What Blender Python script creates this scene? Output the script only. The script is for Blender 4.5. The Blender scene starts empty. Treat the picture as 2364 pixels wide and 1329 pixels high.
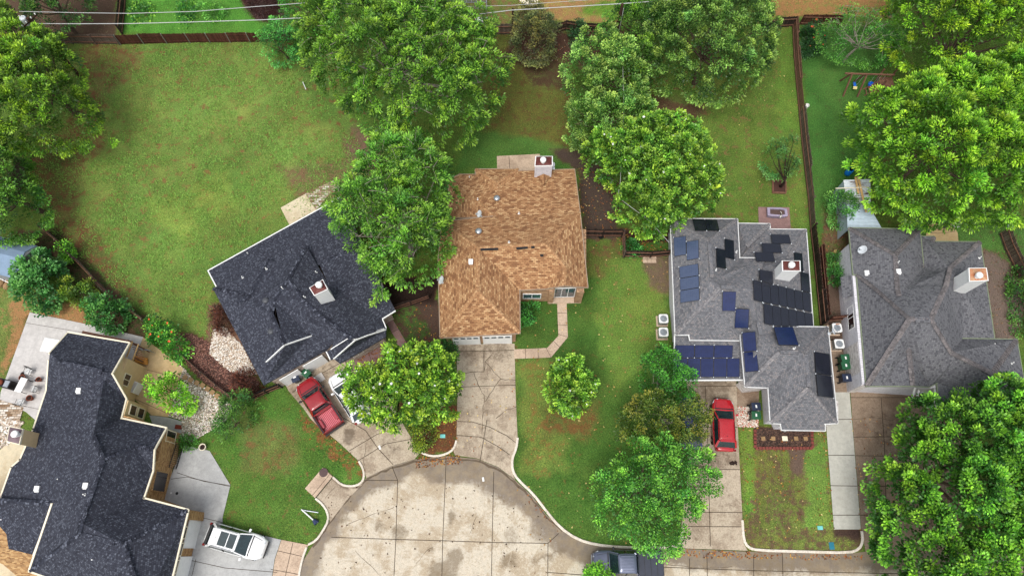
import bpy, bmesh, math, random
import numpy as np
from mathutils import Vector, Matrix, geometry
from mathutils.bvhtree import BVHTree

R = math.radians
random.seed(7); rng = np.random.default_rng(11)
sc = bpy.context.scene
COL = sc.collection

# ---------------------------------------------------------------- camera, sky, sun, exposure
CAMH, TILT, FPX, CX, CY = 58.0, R(21.0), 1576.0, 1182.0, 664.5
cam = bpy.data.cameras.new("drone_camera"); camo = bpy.data.objects.new("drone_camera", cam); COL.objects.link(camo)
camo.location = (0, 0, CAMH); camo.rotation_euler = (TILT, 0, 0)
cam.lens = 24.0; cam.sensor_width = 36.0; cam.clip_end = 1500; cam.clip_start = 0.5
sc.camera = camo
W = bpy.data.worlds.new("World"); sc.world = W; W.use_nodes = True
wn = W.node_tree; bg = wn.nodes['Background']
sky = wn.nodes.new('ShaderNodeTexSky'); sky.sky_type = 'NISHITA'; sky.sun_disc = False
SUN_EL, SUN_ROT = R(64), R(205)
sky.sun_elevation = SUN_EL; sky.sun_rotation = SUN_ROT; sky.air_density = 1.0; sky.dust_density = 3.0; sky.ozone_density = 1.0
hsv = wn.nodes.new('ShaderNodeHueSaturation'); hsv.inputs['Saturation'].default_value = 0.35
wn.links.new(sky.outputs[0], hsv.inputs['Color']); wn.links.new(hsv.outputs[0], bg.inputs[0])
bg.inputs[1].default_value = 0.15
sl = bpy.data.lights.new("sun", 'SUN'); sl.energy = 1.3; sl.angle = R(28); sl.color = (1.0, 0.96, 0.9)
so = bpy.data.objects.new("sun", sl); COL.objects.link(so)
sd = Vector((math.sin(SUN_ROT) * math.cos(SUN_EL), math.cos(SUN_ROT) * math.cos(SUN_EL), math.sin(SUN_EL)))
so.rotation_euler = sd.to_track_quat('Z', 'Y').to_euler()
so.location = (0, -30, 90)
sc.view_settings.view_transform = 'Standard'; sc.view_settings.look = 'None'
sc.view_settings.exposure = 0.62; sc.view_settings.gamma = 1.0

# ---------------------------------------------------------------- photo pixel -> point at height z
ct, st = math.cos(TILT), math.sin(TILT)
def P(px, py, z=0.0):
    a = (px - CX) / FPX; b = -(py - CY) / FPX
    y = b * ct + st; zz = b * st - ct
    s = (z - CAMH) / zz
    return Vector((a * s, y * s, z))
def RAY(px, py):
    a = (px - CX) / FPX; b = -(py - CY) / FPX
    return Vector((a, b * ct + st, b * st - ct)).normalized()
def PXN(x, y, z=0.0):              # numpy inverse
    z = z - CAMH
    yc = y * ct + z * st; zc = -y * st + z * ct
    return CX + FPX * x / -zc, CY - FPX * yc / -zc
def inpoly(x, y, poly):
    ins = np.zeros(x.shape, bool); n = len(poly)
    for i in range(n):
        x1, y1 = poly[i][0], poly[i][1]; x2, y2 = poly[(i + 1) % n][0], poly[(i + 1) % n][1]
        if y1 == y2: continue
        c = ((y1 > y) != (y2 > y)) & (x < (x2 - x1) * (y - y1) / (y2 - y1) + x1)
        ins ^= c
    return ins
def dpoly(x, y, poly, closed=True):
    d = np.full(x.shape, 1e9); n = len(poly)
    for i in range(n if closed else n - 1):
        x1, y1 = poly[i][0], poly[i][1]; x2, y2 = poly[(i + 1) % n][0], poly[(i + 1) % n][1]
        dx, dy = x2 - x1, y2 - y1; L = dx * dx + dy * dy + 1e-9
        t = np.clip(((x - x1) * dx + (y - y1) * dy) / L, 0, 1)
        d = np.minimum(d, np.hypot(x - x1 - t * dx, y - y1 - t * dy))
    return d
def sdist(x, y, poly):              # signed: positive inside
    d = dpoly(x, y, poly); return np.where(inpoly(x, y, poly), d, -d)
def vnoise(x, y, s, seed=0):
    r = np.random.default_rng(seed + 100).random((256, 256))
    u = x / s + 1000.3; v = y / s + 1000.7
    i = np.floor(u).astype(int); j = np.floor(v).astype(int); fu = u - i; fv = v - j
    fu = fu * fu * (3 - 2 * fu); fv = fv * fv * (3 - 2 * fv)
    g = lambda a, b: r[a % 256, b % 256]
    return (g(i, j) * (1 - fu) + g(i + 1, j) * fu) * (1 - fv) + (g(i, j + 1) * (1 - fu) + g(i + 1, j + 1) * fu) * fv
def fbm(x, y, s, seed=0, o=4):
    t = 0; a = 0
    for k in range(o):
        w = 0.55 ** k; t = t + w * vnoise(x, y, s / 2 ** k, seed + k * 7); a += w
    return t / a
def ss(a, b, x):
    t = np.clip((x - a) / (b - a), 0, 1); return t * t * (3 - 2 * t)

# ---------------------------------------------------------------- materials
def lin(r, g, b, k=1.0):           # sRGB 0-255 -> linear albedo
    f = lambda c: ((c / 255 + 0.055) / 1.055) ** 2.4 if c > 10 else c / 255 / 12.92
    return (f(r) * k, f(g) * k, f(b) * k)
MATS = {}
class NT:
    def __init__(s, name):
        s.m = bpy.data.materials.new(name); s.m.use_nodes = True; s.t = s.m.node_tree
        s.b = s.t.nodes['Principled BSDF']
    def n(s, typ, **k):
        o = s.t.nodes.new(typ)
        for a, v in k.items(): setattr(o, a, v)
        return o
    def l(s, a, b): s.t.links.new(a, b)
    def noise(s, vec, scale, detail=4, rough=0.6):
        o = s.n('ShaderNodeTexNoise'); o.inputs['Scale'].default_value = scale; o.inputs['Detail'].default_value = detail
        o.inputs['Roughness'].default_value = rough; s.l(vec, o.inputs['Vector']); return o.outputs['Fac']
    def ramp(s, fac, stops):
        o = s.n('ShaderNodeValToRGB'); e = o.color_ramp.elements
        e[0].position, e[0].color = stops[0][0], (*stops[0][1], 1)
        e[1].position, e[1].color = stops[-1][0], (*stops[-1][1], 1)
        for p, c in stops[1:-1]:
            q = e.new(p); q.color = (*c, 1)
        s.l(fac, o.inputs[0]); return o.outputs[0]
    def mix(s, fac, a, b, mode='MIX'):
        o = s.n('ShaderNodeMix', data_type='RGBA', blend_type=mode)
        for v, i in ((fac, 0), (a, 6), (b, 7)):
            if hasattr(v, 'links'): s.l(v, o.inputs[i])
            elif isinstance(v, (int, float)): o.inputs[i].default_value = v
            else: o.inputs[i].default_value = (*v, 1)
        return o.outputs[2]
    def mr(s, v, a, b, c, d):
        o = s.n('ShaderNodeMapRange'); s.l(v, o.inputs[0])
        for i, q in enumerate((a, b, c, d)): o.inputs[i + 1].default_value = q
        return o.outputs[0]
    def bump(s, h, st=0.4, dist=0.02):
        o = s.n('ShaderNodeBump'); o.inputs['Strength'].default_value = st; o.inputs['Distance'].default_value = dist
        s.l(h, o.inputs['Height']); s.l(o.outputs[0], s.b.inputs['Normal'])
    def done(s, col=None, rough=0.8, spec=0.3, metal=0.0):
        if col is not None:
            if hasattr(col, 'links'): s.l(col, s.b.inputs['Base Color'])
            else: s.b.inputs['Base Color'].default_value = (*col, 1)
        s.b.inputs['Roughness'].default_value = rough; s.b.inputs['Specular IOR Level'].default_value = spec
        s.b.inputs['Metallic'].default_value = metal
        return s.m
def plain(name, c, rough=0.6, spec=0.4, metal=0.0, var=0.12, scale=3.0, bump=0.0, c2=None):
    if name in MATS: return MATS[name]
    t = NT(name); g = t.n('ShaderNodeNewGeometry').outputs['Position']
    n1 = t.noise(g, scale); n2 = t.noise(g, scale * 9, 3)
    lo = c2 if c2 else tuple(x * (1 - var * 2) for x in c); hi = tuple(min(1, x * (1 + var)) for x in c)
    col = t.ramp(n1, [(0.3, lo), (0.65, hi)])
    col = t.mix(0.35, col, t.ramp(n2, [(0.35, lo), (0.6, hi)]))
    if bump: t.bump(n2, bump, 0.02)
    MATS[name] = t.done(col, rough, spec, metal); return MATS[name]
def shingle(name, cols, bw=0.42, rh=0.16, mort=(0.01, 0.01, 0.01), streak=0.25, streakc=(0.02, 0.02, 0.02)):
    t = NT(name); uv = t.n('ShaderNodeUVMap').outputs[0]; g = t.n('ShaderNodeNewGeometry').outputs['Position']
    br = t.n('ShaderNodeTexBrick'); br.offset = 0.5; br.offset_frequency = 2
    t.l(uv, br.inputs['Vector'])
    for k, v in (('Scale', 1.0), ('Brick Width', bw), ('Row Height', rh), ('Mortar Size', 0.012), ('Bias', 0.0), ('Mortar Smooth', 0.3)): br.inputs[k].default_value = v
    br.inputs['Color1'].default_value = (0, 0, 0, 1); br.inputs['Color2'].default_value = (1, 1, 1, 1); br.inputs['Mortar'].default_value = (0.35, 0.35, 0.35, 1)
    col = t.ramp(br.outputs['Color'], [(0.0, cols[0]), (0.35, cols[1]), (0.7, cols[2]), (1.0, cols[3])])
    n2 = t.noise(g, 26, 3); col = t.mix(t.mr(n2, 0.3, 0.7, 0.0, 0.35), col, cols[0])
    n3 = t.noise(g, 0.35, 5, 0.7); col = t.mix(t.mr(n3, 0.5, 0.75, 0.0, streak), col, streakc)
    mp = t.n('ShaderNodeMapping'); t.l(uv, mp.inputs[0]); mp.inputs['Scale'].default_value = (3.0, 0.25, 1)
    n4 = t.noise(mp.outputs[0], 1.0, 4, 0.7); col = t.mix(t.mr(n4, 0.5, 0.8, 0.0, streak * 0.8), col, streakc)
    col = t.mix(t.mr(br.outputs['Fac'], 0, 1, 0, 0.8), col, mort)
    t.bump(br.outputs['Color'], 0.5, 0.03)
    return t.done(col, 0.92, 0.2)
def brickm(name, cols, mort, bw=0.24, rh=0.085, ms=0.010):
    t = NT(name); uv = t.n('ShaderNodeUVMap').outputs[0]
    br = t.n('ShaderNodeTexBrick'); t.l(uv, br.inputs['Vector'])
    for k, v in (('Scale', 1.0), ('Brick Width', bw), ('Row Height', rh), ('Mortar Size', ms)): br.inputs[k].default_value = v
    br.inputs['Color1'].default_value = (0, 0, 0, 1); br.inputs['Color2'].default_value = (1, 1, 1, 1); br.inputs['Mortar'].default_value = (0.5, 0.5, 0.5, 1)
    col = t.ramp(br.outputs['Color'], [(0.0, cols[0]), (0.5, cols[1]), (1.0, cols[2])])
    col = t.mix(br.outputs['Fac'], col, mort)
    n = t.noise(t.n('ShaderNodeNewGeometry').outputs['Position'], 2.5, 4); col = t.mix(t.mr(n, 0.4, 0.8, 0, 0.3), col, cols[0])
    t.bump(br.outputs['Fac'], -0.4, 0.02)
    return t.done(col, 0.9, 0.2)
def boards(name, c1, c2, w=0.14, dark=(0.012, 0.01, 0.008), horiz=False, rough=0.85):
    t = NT(name); uv = t.n('ShaderNodeUVMap').outputs[0]
    br = t.n('ShaderNodeTexBrick'); br.offset = 0.37
    if not horiz:
        mp = t.n('ShaderNodeMapping'); mp.inputs['Rotation'].default_value = (0, 0, R(90)); t.l(uv, mp.inputs[0]); v = mp.outputs[0]
    else: v = uv
    t.l(v, br.inputs['Vector'])
    for k, q in (('Scale', 1.0), ('Brick Width', 4.0), ('Row Height', w), ('Mortar Size', 0.010)): br.inputs[k].default_value = q
    br.inputs['Color1'].default_value = (0, 0, 0, 1); br.inputs['Color2'].default_value = (1, 1, 1, 1); br.inputs['Mortar'].default_value = (0.5, 0.5, 0.5, 1)
    col = t.mix(br.outputs['Color'], c1, c2)
    g = t.n('ShaderNodeNewGeometry').outputs['Position']
    n = t.noise(g, 5, 5, 0.75); col = t.mix(t.mr(n, 0.45, 0.75, 0, 0.6), col, tuple(x * 0.45 for x in c1))
    col = t.mix(br.outputs['Fac'], col, dark)
    t.bump(br.outputs['Fac'], -0.5, 0.02)
    return t.done(col, rough, 0.2)
def concrete(name, base, stain, dark=(0.05, 0.045, 0.04), st=0.6, wet=True, fine=1.0, sc1=0.35):
    t = NT(name); g = t.n('ShaderNodeNewGeometry').outputs['Position']
    n1 = t.noise(g, sc1, 6, 0.7); n2 = t.noise(g, 2.2, 6, 0.75); n3 = t.noise(g, 14, 4, 0.7); n4 = t.noise(g, 0.12, 3)
    hi = tuple(min(1, x * 1.22) for x in base)
    col = t.ramp(n2, [(0.35, tuple(x * 0.86 for x in base)), (0.5, base), (0.66, hi)])
    col = t.mix(t.mr(n1, 0.49, 0.57, 0, st), col, stain)
    mm = t.n('ShaderNodeMath', operation='MULTIPLY'); t.l(t.mr(n2, 0.50, 0.62, 0, 1), mm.inputs[0]); t.l(t.mr(n4, 0.35, 0.6, 0.2, 1), mm.inputs[1])
    m2 = t.n('ShaderNodeMath', operation='MULTIPLY'); t.l(mm.outputs[0], m2.inputs[0]); m2.inputs[1].default_value = st * 0.7
    col = t.mix(m2.outputs[0], col, stain)
    n5 = t.noise(g, 5.5, 5, 0.8); col = t.mix(t.mr(n5, 0.53, 0.60, 0, 0.38 * fine), col, stain)
    col = t.mix(t.mr(n5, 0.44, 0.38, 0, 0.35 * fine), col, tuple(min(0.8, x * 1.3) for x in base))
    col = t.mix(t.mr(n3, 0.54, 0.68, 0, 0.55 * fine), col, tuple(x * 0.55 for x in stain))
    col = t.mix(t.mr(n3, 0.46, 0.30, 0, 0.35 * fine), col, tuple(min(0.8, x * 1.35) for x in base))
    rough = 0.85
    if wet:
        a = t.n('ShaderNodeAttribute'); a.attribute_name = 'wet'
        ad = t.n('ShaderNodeMath', operation='ADD'); t.l(a.outputs['Fac'], ad.inputs[0]); t.l(t.mr(n2, 0.3, 0.7, -0.38, 0.26), ad.inputs[1])
        f = t.mr(ad.outputs[0], 0.2, 0.85, 0, 0.85)
        nn = t.noise(g, 1.1, 5, 0.7)
        wc = t.ramp(nn, [(0.38, dark), (0.62, tuple(x * 0.62 for x in stain))])
        col = t.mix(f, col, wc)
        a2 = t.n('ShaderNodeAttribute'); a2.attribute_name = 'mark'
        ad2 = t.n('ShaderNodeMath', operation='ADD'); t.l(a2.outputs['Fac'], ad2.inputs[0]); t.l(t.mr(n2, 0.3, 0.7, -0.45, 0.35), ad2.inputs[1])
        col = t.mix(t.mr(ad2.outputs[0], 0.3, 0.75, 0, 0.7), col, tuple(x * 0.5 for x in stain))
        t.l(t.mr(f, 0, 0.85, 0.85, 0.5), t.b.inputs['Roughness'])
    t.bump(n3, 0.25, 0.01)
    m = t.done(col, rough, 0.3)
    return m

M_brownroof = shingle('brown_shingles', [lin(120, 84, 58), lin(158, 116, 80), lin(176, 136, 96), lin(202, 166, 122)], 0.30, 0.15, lin(72, 50, 38), 0.22, lin(84, 62, 50))
M_navyroof = shingle('charcoal_shingles', [lin(46, 47, 55), lin(57, 59, 69), lin(68, 71, 81), lin(96, 100, 111)], 0.13, 0.14, lin(32, 34, 42), 0.12, lin(48, 50, 58))
M_greyroof = shingle('weathered_grey_shingles', [lin(88, 88, 92), lin(106, 107, 110), lin(118, 118, 121), lin(134, 128, 126)], 0.18, 0.14, lin(80, 80, 84), 0.2, lin(84, 82, 80))
M_slateroof = shingle('slate_grey_shingles', [lin(72, 72, 76), lin(102, 102, 106), lin(110, 110, 113), lin(118, 118, 120)], 0.16, 0.17, lin(80, 80, 84), 0.16, lin(84, 82, 82))
M_brownbrick = brickm('tan_brown_brick', [lin(110, 74, 50), lin(160, 118, 82), lin(190, 150, 110)], lin(170, 155, 135))
M_tanbrick = brickm('orange_tan_brick', [lin(120, 82, 48), lin(165, 122, 76), lin(196, 158, 108)], lin(165, 145, 112))
M_pinkbrick = brickm('pale_pink_brick', [lin(120, 95, 82), lin(165, 142, 126), lin(205, 190, 176)], lin(190, 180, 168))
M_whitebrick = brickm('whitewashed_brick', [lin(150, 140, 136), lin(205, 198, 194), lin(222, 218, 214)], lin(200, 196, 192))
M_siding = boards('white_lap_siding', lin(205, 203, 208), lin(218, 216, 220), 0.2, lin(150, 148, 152), True, 0.6)
M_white = plain('white_paint', (0.74, 0.74, 0.72), 0.5, 0.4, 0, 0.05)
M_cream = plain('cream_trim_paint', lin(225, 215, 190), 0.5, 0.4, 0, 0.05)
M_tan = plain('tan_stucco', lin(205, 180, 138), 0.85, 0.2, 0, 0.06, 2.0, 0.2)
M_greytrim = plain('grey_trim_paint', lin(70, 72, 76), 0.5)
M_greentrim = plain('mossy_gutter_paint', lin(120, 130, 105), 0.6)
M_rust = plain('rusty_metal', lin(120, 48, 30), 0.7, 0.4, 0.3, 0.3, 2.5, 0.1, lin(84, 36, 30))
M_rust2 = plain('orange_rust_metal', lin(160, 84, 44), 0.7, 0.3, 0.2, 0.3, 3.0, 0.1, lin(190, 172, 140))
M_maroon = plain('maroon_metal_cap', lin(96, 48, 42), 0.5, 0.4, 0.3, 0.2, 2.5)
M_taupe = plain('taupe_metal_cap', lin(110, 92, 96), 0.5, 0.4, 0.2, 0.1)
M_metal = plain('galvanised_metal', lin(170, 176, 180), 0.35, 0.5, 0.7, 0.1)
M_dish = plain('dish_grey', lin(205, 210, 214), 0.4, 0.5, 0.1, 0.05)
M_black = plain('black_plastic', lin(26, 26, 28), 0.4, 0.4)
M_blackmetal = plain('black_painted_iron', lin(20, 20, 22), 0.5, 0.4)
M_darkglass = plain('dark_screened_glass', lin(34, 26, 30), 0.12, 0.6, 0, 0.1)
M_glass = plain('window_glass', lin(60, 80, 92), 0.06, 0.8, 0, 0.2)
M_autoglass = plain('car_glass', lin(30, 48, 50), 0.05, 0.9, 0, 0.3, 2.0)
M_fence1 = boards('weathered_fence_boards', lin(92, 78, 68), lin(118, 104, 94), 0.14)
M_fence2 = boards('red_brown_fence_boards', lin(70, 38, 30), lin(98, 60, 48), 0.14)
M_fence3 = boards('dark_wet_fence_boards', lin(44, 34, 30), lin(74, 60, 54), 0.14)
M_wood = plain('raw_lumber', lin(190, 155, 105), 0.8, 0.2, 0, 0.15, 4.0)
M_oldwood = plain('old_brown_timber', lin(120, 86, 70), 0.85, 0.2, 0, 0.2, 4.0)
M_bark = plain('grey_brown_bark', lin(92, 78, 66), 0.95, 0.1, 0, 0.3, 6.0, 0.5)
M_palebark = plain('pale_bark', lin(140, 132, 120), 0.95, 0.1, 0, 0.3, 6.0, 0.5)
M_darkbark = plain('dark_bark', lin(52, 40, 36), 0.95, 0.1, 0, 0.3, 6.0, 0.5)
M_pole = plain('utility_pole_wood', lin(66, 48, 40), 0.95, 0.1, 0, 0.2, 5.0, 0.3)
M_wire = plain('aluminium_cable', lin(190, 190, 188), 0.5, 0.4, 0.4, 0.05)
M_street = concrete('street_concrete', lin(192, 182, 164), lin(150, 130, 102), lin(96, 84, 74), 0.6)
M_drive = concrete('driveway_concrete', lin(176, 162, 142), lin(120, 102, 84), lin(66, 58, 50), 0.55)
M_drive2 = concrete('brown_stained_concrete', lin(140, 122, 104), lin(104, 84, 68), lin(66, 54, 48), 0.6)
M_grey = concrete('new_grey_concrete', lin(168, 168, 166), lin(140, 140, 138), lin(90, 90, 90), 0.4, fine=0.5)
M_greypatio = concrete('pale_patio_concrete', lin(186, 182, 178), lin(165, 160, 156), lin(110, 108, 106), 0.3, fine=0.3)
M_pale = concrete('pale_strip_concrete', lin(174, 172, 162), lin(158, 154, 144), lin(110, 104, 96), 0.35, fine=0.3)
M_tanslab = concrete('tan_coated_concrete', lin(192, 166, 124), lin(168, 138, 94), lin(120, 100, 76), 0.5, fine=0.3)
M_cslab = concrete('cream_slab_concrete', lin(200, 188, 160), lin(168, 148, 116), lin(110, 100, 84), 0.5, fine=0.4)
M_walk = concrete('walkway_concrete', lin(186, 164, 142), lin(140, 118, 100), lin(90, 74, 64), 0.45)
M_mauve = concrete('mauve_stained_concrete', lin(136, 108, 104), lin(110, 84, 78), lin(70, 54, 50), 0.5)
M_kerb = concrete('kerb_concrete', lin(212, 202, 188), lin(170, 156, 138), (0.1, 0.09, 0.08), 0.35, wet=False)
M_joint = plain('dark_joint_sealant', lin(66, 56, 46), 0.9, 0.1)
M_crack = plain('dirt_filled_crack', lin(96, 84, 70), 0.9, 0.1)
M_paver = brickm('mixed_pavers', [lin(120, 92, 66), lin(176, 156, 134), lin(220, 214, 204)], lin(100, 88, 74), 0.42, 0.2, 0.02)
M_stone = plain('tan_stepping_stone', lin(150, 122, 88), 0.9, 0.2, 0, 0.15)
M_teal = plain('teal_plastic_lid', lin(110, 190, 185), 0.5)
M_panel = None

def panelmat(nm, c1, c2, c3):
    t = NT(nm); uv = t.n('ShaderNodeUVMap').outputs[0]
    br = t.n('ShaderNodeTexBrick'); br.offset = 0.0; t.l(uv, br.inputs['Vector'])
    for k, q in (('Scale', 1.0), ('Brick Width', 0.166), ('Row Height', 0.166), ('Mortar Size', 0.004)): br.inputs[k].default_value = q
    br.inputs['Color1'].default_value = (*c1, 1); br.inputs['Color2'].default_value = (*c2, 1); br.inputs['Mortar'].default_value = (*c3, 1)
    n = t.noise(t.n('ShaderNodeNewGeometry').outputs['Position'], 0.8, 3)
    t.l(t.mr(n, 0.3, 0.7, 0.10, 0.2), t.b.inputs['Roughness'])
    c = t.mix(t.mr(n, 0.3, 0.8, 0, 0.15), br.outputs['Color'], lin(50, 52, 66))
    m = t.done(c, 0.15, 0.5); t.l(t.mr(n, 0.3, 0.7, 0.12, 0.22), t.b.inputs['Roughness']); return m
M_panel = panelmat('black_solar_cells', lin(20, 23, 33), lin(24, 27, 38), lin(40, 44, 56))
M_panelb = panelmat('blue_solar_cells', lin(22, 32, 70), lin(27, 38, 80), lin(44, 54, 92))  # bluer cells, sky reflection put into the colour per roof slope
M_panelg = panelmat('sky_sheen_solar_cells', lin(62, 74, 100), lin(68, 80, 106), lin(88, 98, 118))  # paler cells, sky sheen of the left slope painted into the colour
def paint(name, c, rough=0.25, metal=0.0):
    t = NT(name); g = t.n('ShaderNodeNewGeometry').outputs['Position']
    n = t.noise(g, 1.5, 3); n2 = t.noise(g, 30, 2)
    col = t.mix(t.mr(n2, 0.6, 0.75, 0, 0.15), t.ramp(n, [(0.3, tuple(x * 0.9 for x in c)), (0.7, tuple(min(1, x * 1.08) for x in c))]), (0.5, 0.5, 0.48))
    m = t.done(col, rough, 0.5, metal); t.b.inputs['Coat Weight'].default_value = 0.7; t.b.inputs['Coat Roughness'].default_value = 0.08
    return m
M_red = paint('red_car_paint', lin(168, 14, 26)); M_redwine = paint('crimson_pickup_paint', lin(140, 12, 22))
M_pearl = paint('white_car_paint', (0.78, 0.78, 0.77)); M_gun = paint('blue_grey_pickup_paint', lin(96, 102, 122), 0.3, 0.5)
M_bluecar = paint('navy_blue_car_paint', lin(34, 52, 110), 0.3, 0.2)
M_bedliner = plain('dark_tonneau_vinyl', lin(48, 52, 66), 0.5)
M_redbed = paint('dusty_red_bed_paint', lin(150, 40, 52), 0.5)
M_redrib = paint('pale_red_bed_rib', lin(214, 110, 120), 0.4)
M_tyre = plain('tyre_rubber', lin(24, 24, 25), 0.85, 0.2); M_rim = plain('alloy_rim', lin(150, 152, 156), 0.3, 0.5, 0.8, 0.05)
M_lamp = plain('headlight_lens', lin(200, 205, 210), 0.1, 0.7, 0, 0.05); M_tail = plain('red_taillight', lin(120, 8, 10), 0.15, 0.6)

# ---------------------------------------------------------------- objects
def faceuv(me):
    uvl = me.uv_layers.new(name='UVMap')
    nl = len(me.loops)
    if nl == 0: return
    co = np.empty(len(me.vertices) * 3); me.vertices.foreach_get('co', co); co = co.reshape(-1, 3)
    uv = np.zeros((nl, 2))
    for p in me.polygons:
        n = p.normal
        if abs(n.z) > 0.995: u = Vector((1, 0, 0))
        else: u = Vector((0, 0, 1)).cross(n).normalized()
        v = n.cross(u)
        for li in p.loop_indices:
            c = co[me.loops[li].vertex_index]
            uv[li] = (c[0] * u.x + c[1] * u.y + c[2] * u.z, c[0] * v.x + c[1] * v.y + c[2] * v.z)
    uvl.data.foreach_set('uv', uv.ravel())
class MB:
    def __init__(s): s.v = []; s.f = []
    def poly(s, pts):
        k = len(s.v); s.v += [tuple(p) for p in pts]; s.f.append(tuple(range(k, k + len(pts))))
    def box(s, c, size, M=None, rz=0.0):
        k = len(s.v); hx, hy, hz = size[0] / 2, size[1] / 2, size[2] / 2
        rot = M if M is not None else Matrix.Rotation(rz, 3, 'Z')
        for dz in (-hz, hz):
            for dx, dy in ((-hx, -hy), (hx, -hy), (hx, hy), (-hx, hy)):
                s.v.append(tuple(Vector(c) + rot @ Vector((dx, dy, dz))))
        s.f += [tuple(k + i for i in q) for q in ((3, 2, 1, 0), (4, 5, 6, 7), (0, 1, 5, 4), (1, 2, 6, 5), (2, 3, 7, 6), (3, 0, 4, 7))]
    def bar(s, a, b, w, h=None, up=Vector((0, 0, 1))):
        a = Vector(a); b = Vector(b); h = h or w; d = b - a; L = d.length
        if L < 1e-6: return
        d /= L; x = d.cross(up)
        if x.length < 1e-3: x = d.cross(Vector((1, 0, 0)))
        x.normalize(); y = x.cross(d)
        M = Matrix((x, d, y)).transposed()
        s.box((a + b) / 2, (w, L, h), M)
    def tube(s, pts, r, n=6, r2=None, cap=True):
        pts = [Vector(p) for p in pts]; k0 = len(s.v); m = len(pts); r2 = r if r2 is None else r2
        px = None
        for i, p in enumerate(pts):
            d = (pts[min(i + 1, m - 1)] - pts[max(i - 1, 0)]).normalized()
            x = px - d * px.dot(d) if px is not None else d.cross(Vector((0, 0, 1)))
            if x.length < 1e-3: x = d.cross(Vector((1, 0, 0)))
            x.normalize(); px = x; y = d.cross(x); rr = r + (r2 - r) * i / max(1, m - 1)
            for j in range(n):
                a = 2 * math.pi * j / n; s.v.append(tuple(p + x * rr * math.cos(a) + y * rr * math.sin(a)))
        for i in range(m - 1):
            for j in range(n):
                a = k0 + i * n + j; b = k0 + i * n + (j + 1) % n
                s.f.append((a, b, b + n, a + n))
        if cap:
            s.f.append(tuple(k0 + j for j in range(n))[::-1]); s.f.append(tuple(k0 + (m - 1) * n + j for j in range(n)))
    def lathe(s, c, prof, n=16, M=None):
        k0 = len(s.v); c = Vector(c); M = M or Matrix.Identity(3)
        for r, z in prof:
            for j in range(n):
                a = 2 * math.pi * j / n; s.v.append(tuple(c + M @ Vector((r * math.cos(a), r * math.sin(a), z))))
        for i in range(len(prof) - 1):
            for j in range(n):
                a = k0 + i * n + j; b = k0 + i * n + (j + 1) % n; s.f.append((a, b, b + n, a + n))
        s.f.append(tuple(k0 + j for j in range(n))[::-1]); s.f.append(tuple(k0 + (len(prof) - 1) * n + j for j in range(n)))
    def prism(s, poly, z0, z1):
        n = len(poly); k = len(s.v)
        A = sum(poly[i][0] * poly[(i + 1) % n][1] - poly[(i + 1) % n][0] * poly[i][1] for i in range(n))
        if A < 0: poly = poly[::-1]
        s.v += [(p[0], p[1], z0) for p in poly] + [(p[0], p[1], z1) for p in poly]
        s.f.append(tuple(k + i for i in range(n))[::-1]); s.f.append(tuple(k + n + i for i in range(n)))
        for i in range(n):
            j = (i + 1) % n; s.f.append((k + i, k + j, k + n + j, k + n + i))
    def build(s, name, mat, parent=None, smooth=False, bevel=0.0, world=True):
        off = Vector((0, 0, 0))
        if parent is not None and world:
            off = Vector(parent.location)
            if parent.parent: off = off + Vector(parent.parent.location)
        me = bpy.data.meshes.new(name)
        me.from_pydata([tuple(Vector(v) - off) for v in s.v], [], s.f); me.validate(); me.update()
        faceuv(me); me.materials.append(mat)
        if smooth: me.polygons.foreach_set('use_smooth', [True] * len(me.polygons))
        o = bpy.data.objects.new(name, me); COL.objects.link(o)
        if parent is not None: o.parent = parent
        if bevel:
            b = o.modifiers.new('bevel', 'BEVEL'); b.width = bevel; b.segments = 2; b.limit_method = 'ANGLE'
        return o
def tag(o, label=None, cat=None, group=None, kind=None):
    if label: o['label'] = label
    if cat: o['category'] = cat
    if group: o['group'] = group
    if kind: o['kind'] = kind
    return o
def thing(name, loc, label, cat, group=None, rz=0.0):
    o = bpy.data.objects.new(name, None); COL.objects.link(o); o.empty_display_size = 0.3
    o.location = loc; o.rotation_euler = (0, 0, rz); return tag(o, label, cat, group)
def W2(pl, z=0.0): return [P(a, b, z) for a, b in pl]
# ---------------------------------------------------------------- paving outlines (photo pixels, on the ground)
STREET = [(684, 1420), (690, 1329), (702, 1290), (722, 1258), (746, 1226), (762, 1200), (785, 1165), (822, 1127), (848, 1100), (900, 1076), (955, 1060), (1030, 1052), (1100, 1058), (1150, 1078), (1190, 1108),
          (1228, 1143), (1262, 1188), (1300, 1222), (1345, 1250), (1400, 1262), (1480, 1266), (1565, 1265), (1720, 1272), (1960, 1277), (2000, 1272), (2800, 1285), (2800, 1560), (640, 1560)]
D_NAVY = [(659, 888), (700, 862), (762, 824), (800, 800), (840, 800), (880, 870), (905, 935), (948, 1008), (969, 1045), (957, 1059), (900, 1076), (846, 1102), (841, 1091), (831, 1066), (812, 1048), (784, 1022), (756, 999), (748, 997), (718, 967), (700, 941), (667, 903)]
D_BROWN = [(1054, 793), (1188, 793), (1190, 900), (1195, 1010), (1192, 1036), (1181, 1062), (1184, 1092), (1190, 1107), (1150, 1077), (1100, 1057), (1050, 1050), (1047, 1040), (1054, 1015), (1056, 900)]
D_PANEL = [(1560, 772), (1712, 780), (1700, 880), (1703, 985), (1713, 1180), (1716, 1252), (1726, 1270), (1560, 1264), (1570, 1240), (1575, 1195), (1588, 1100), (1588, 900)]
S_PANEL = [(1701, 890), (1752, 890), (1752, 938), (1701, 938)]
STRIP = [(1912, 905), (1961, 905), (1969, 1000), (1987, 1221), (1925, 1221), (1907, 980)]
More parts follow.
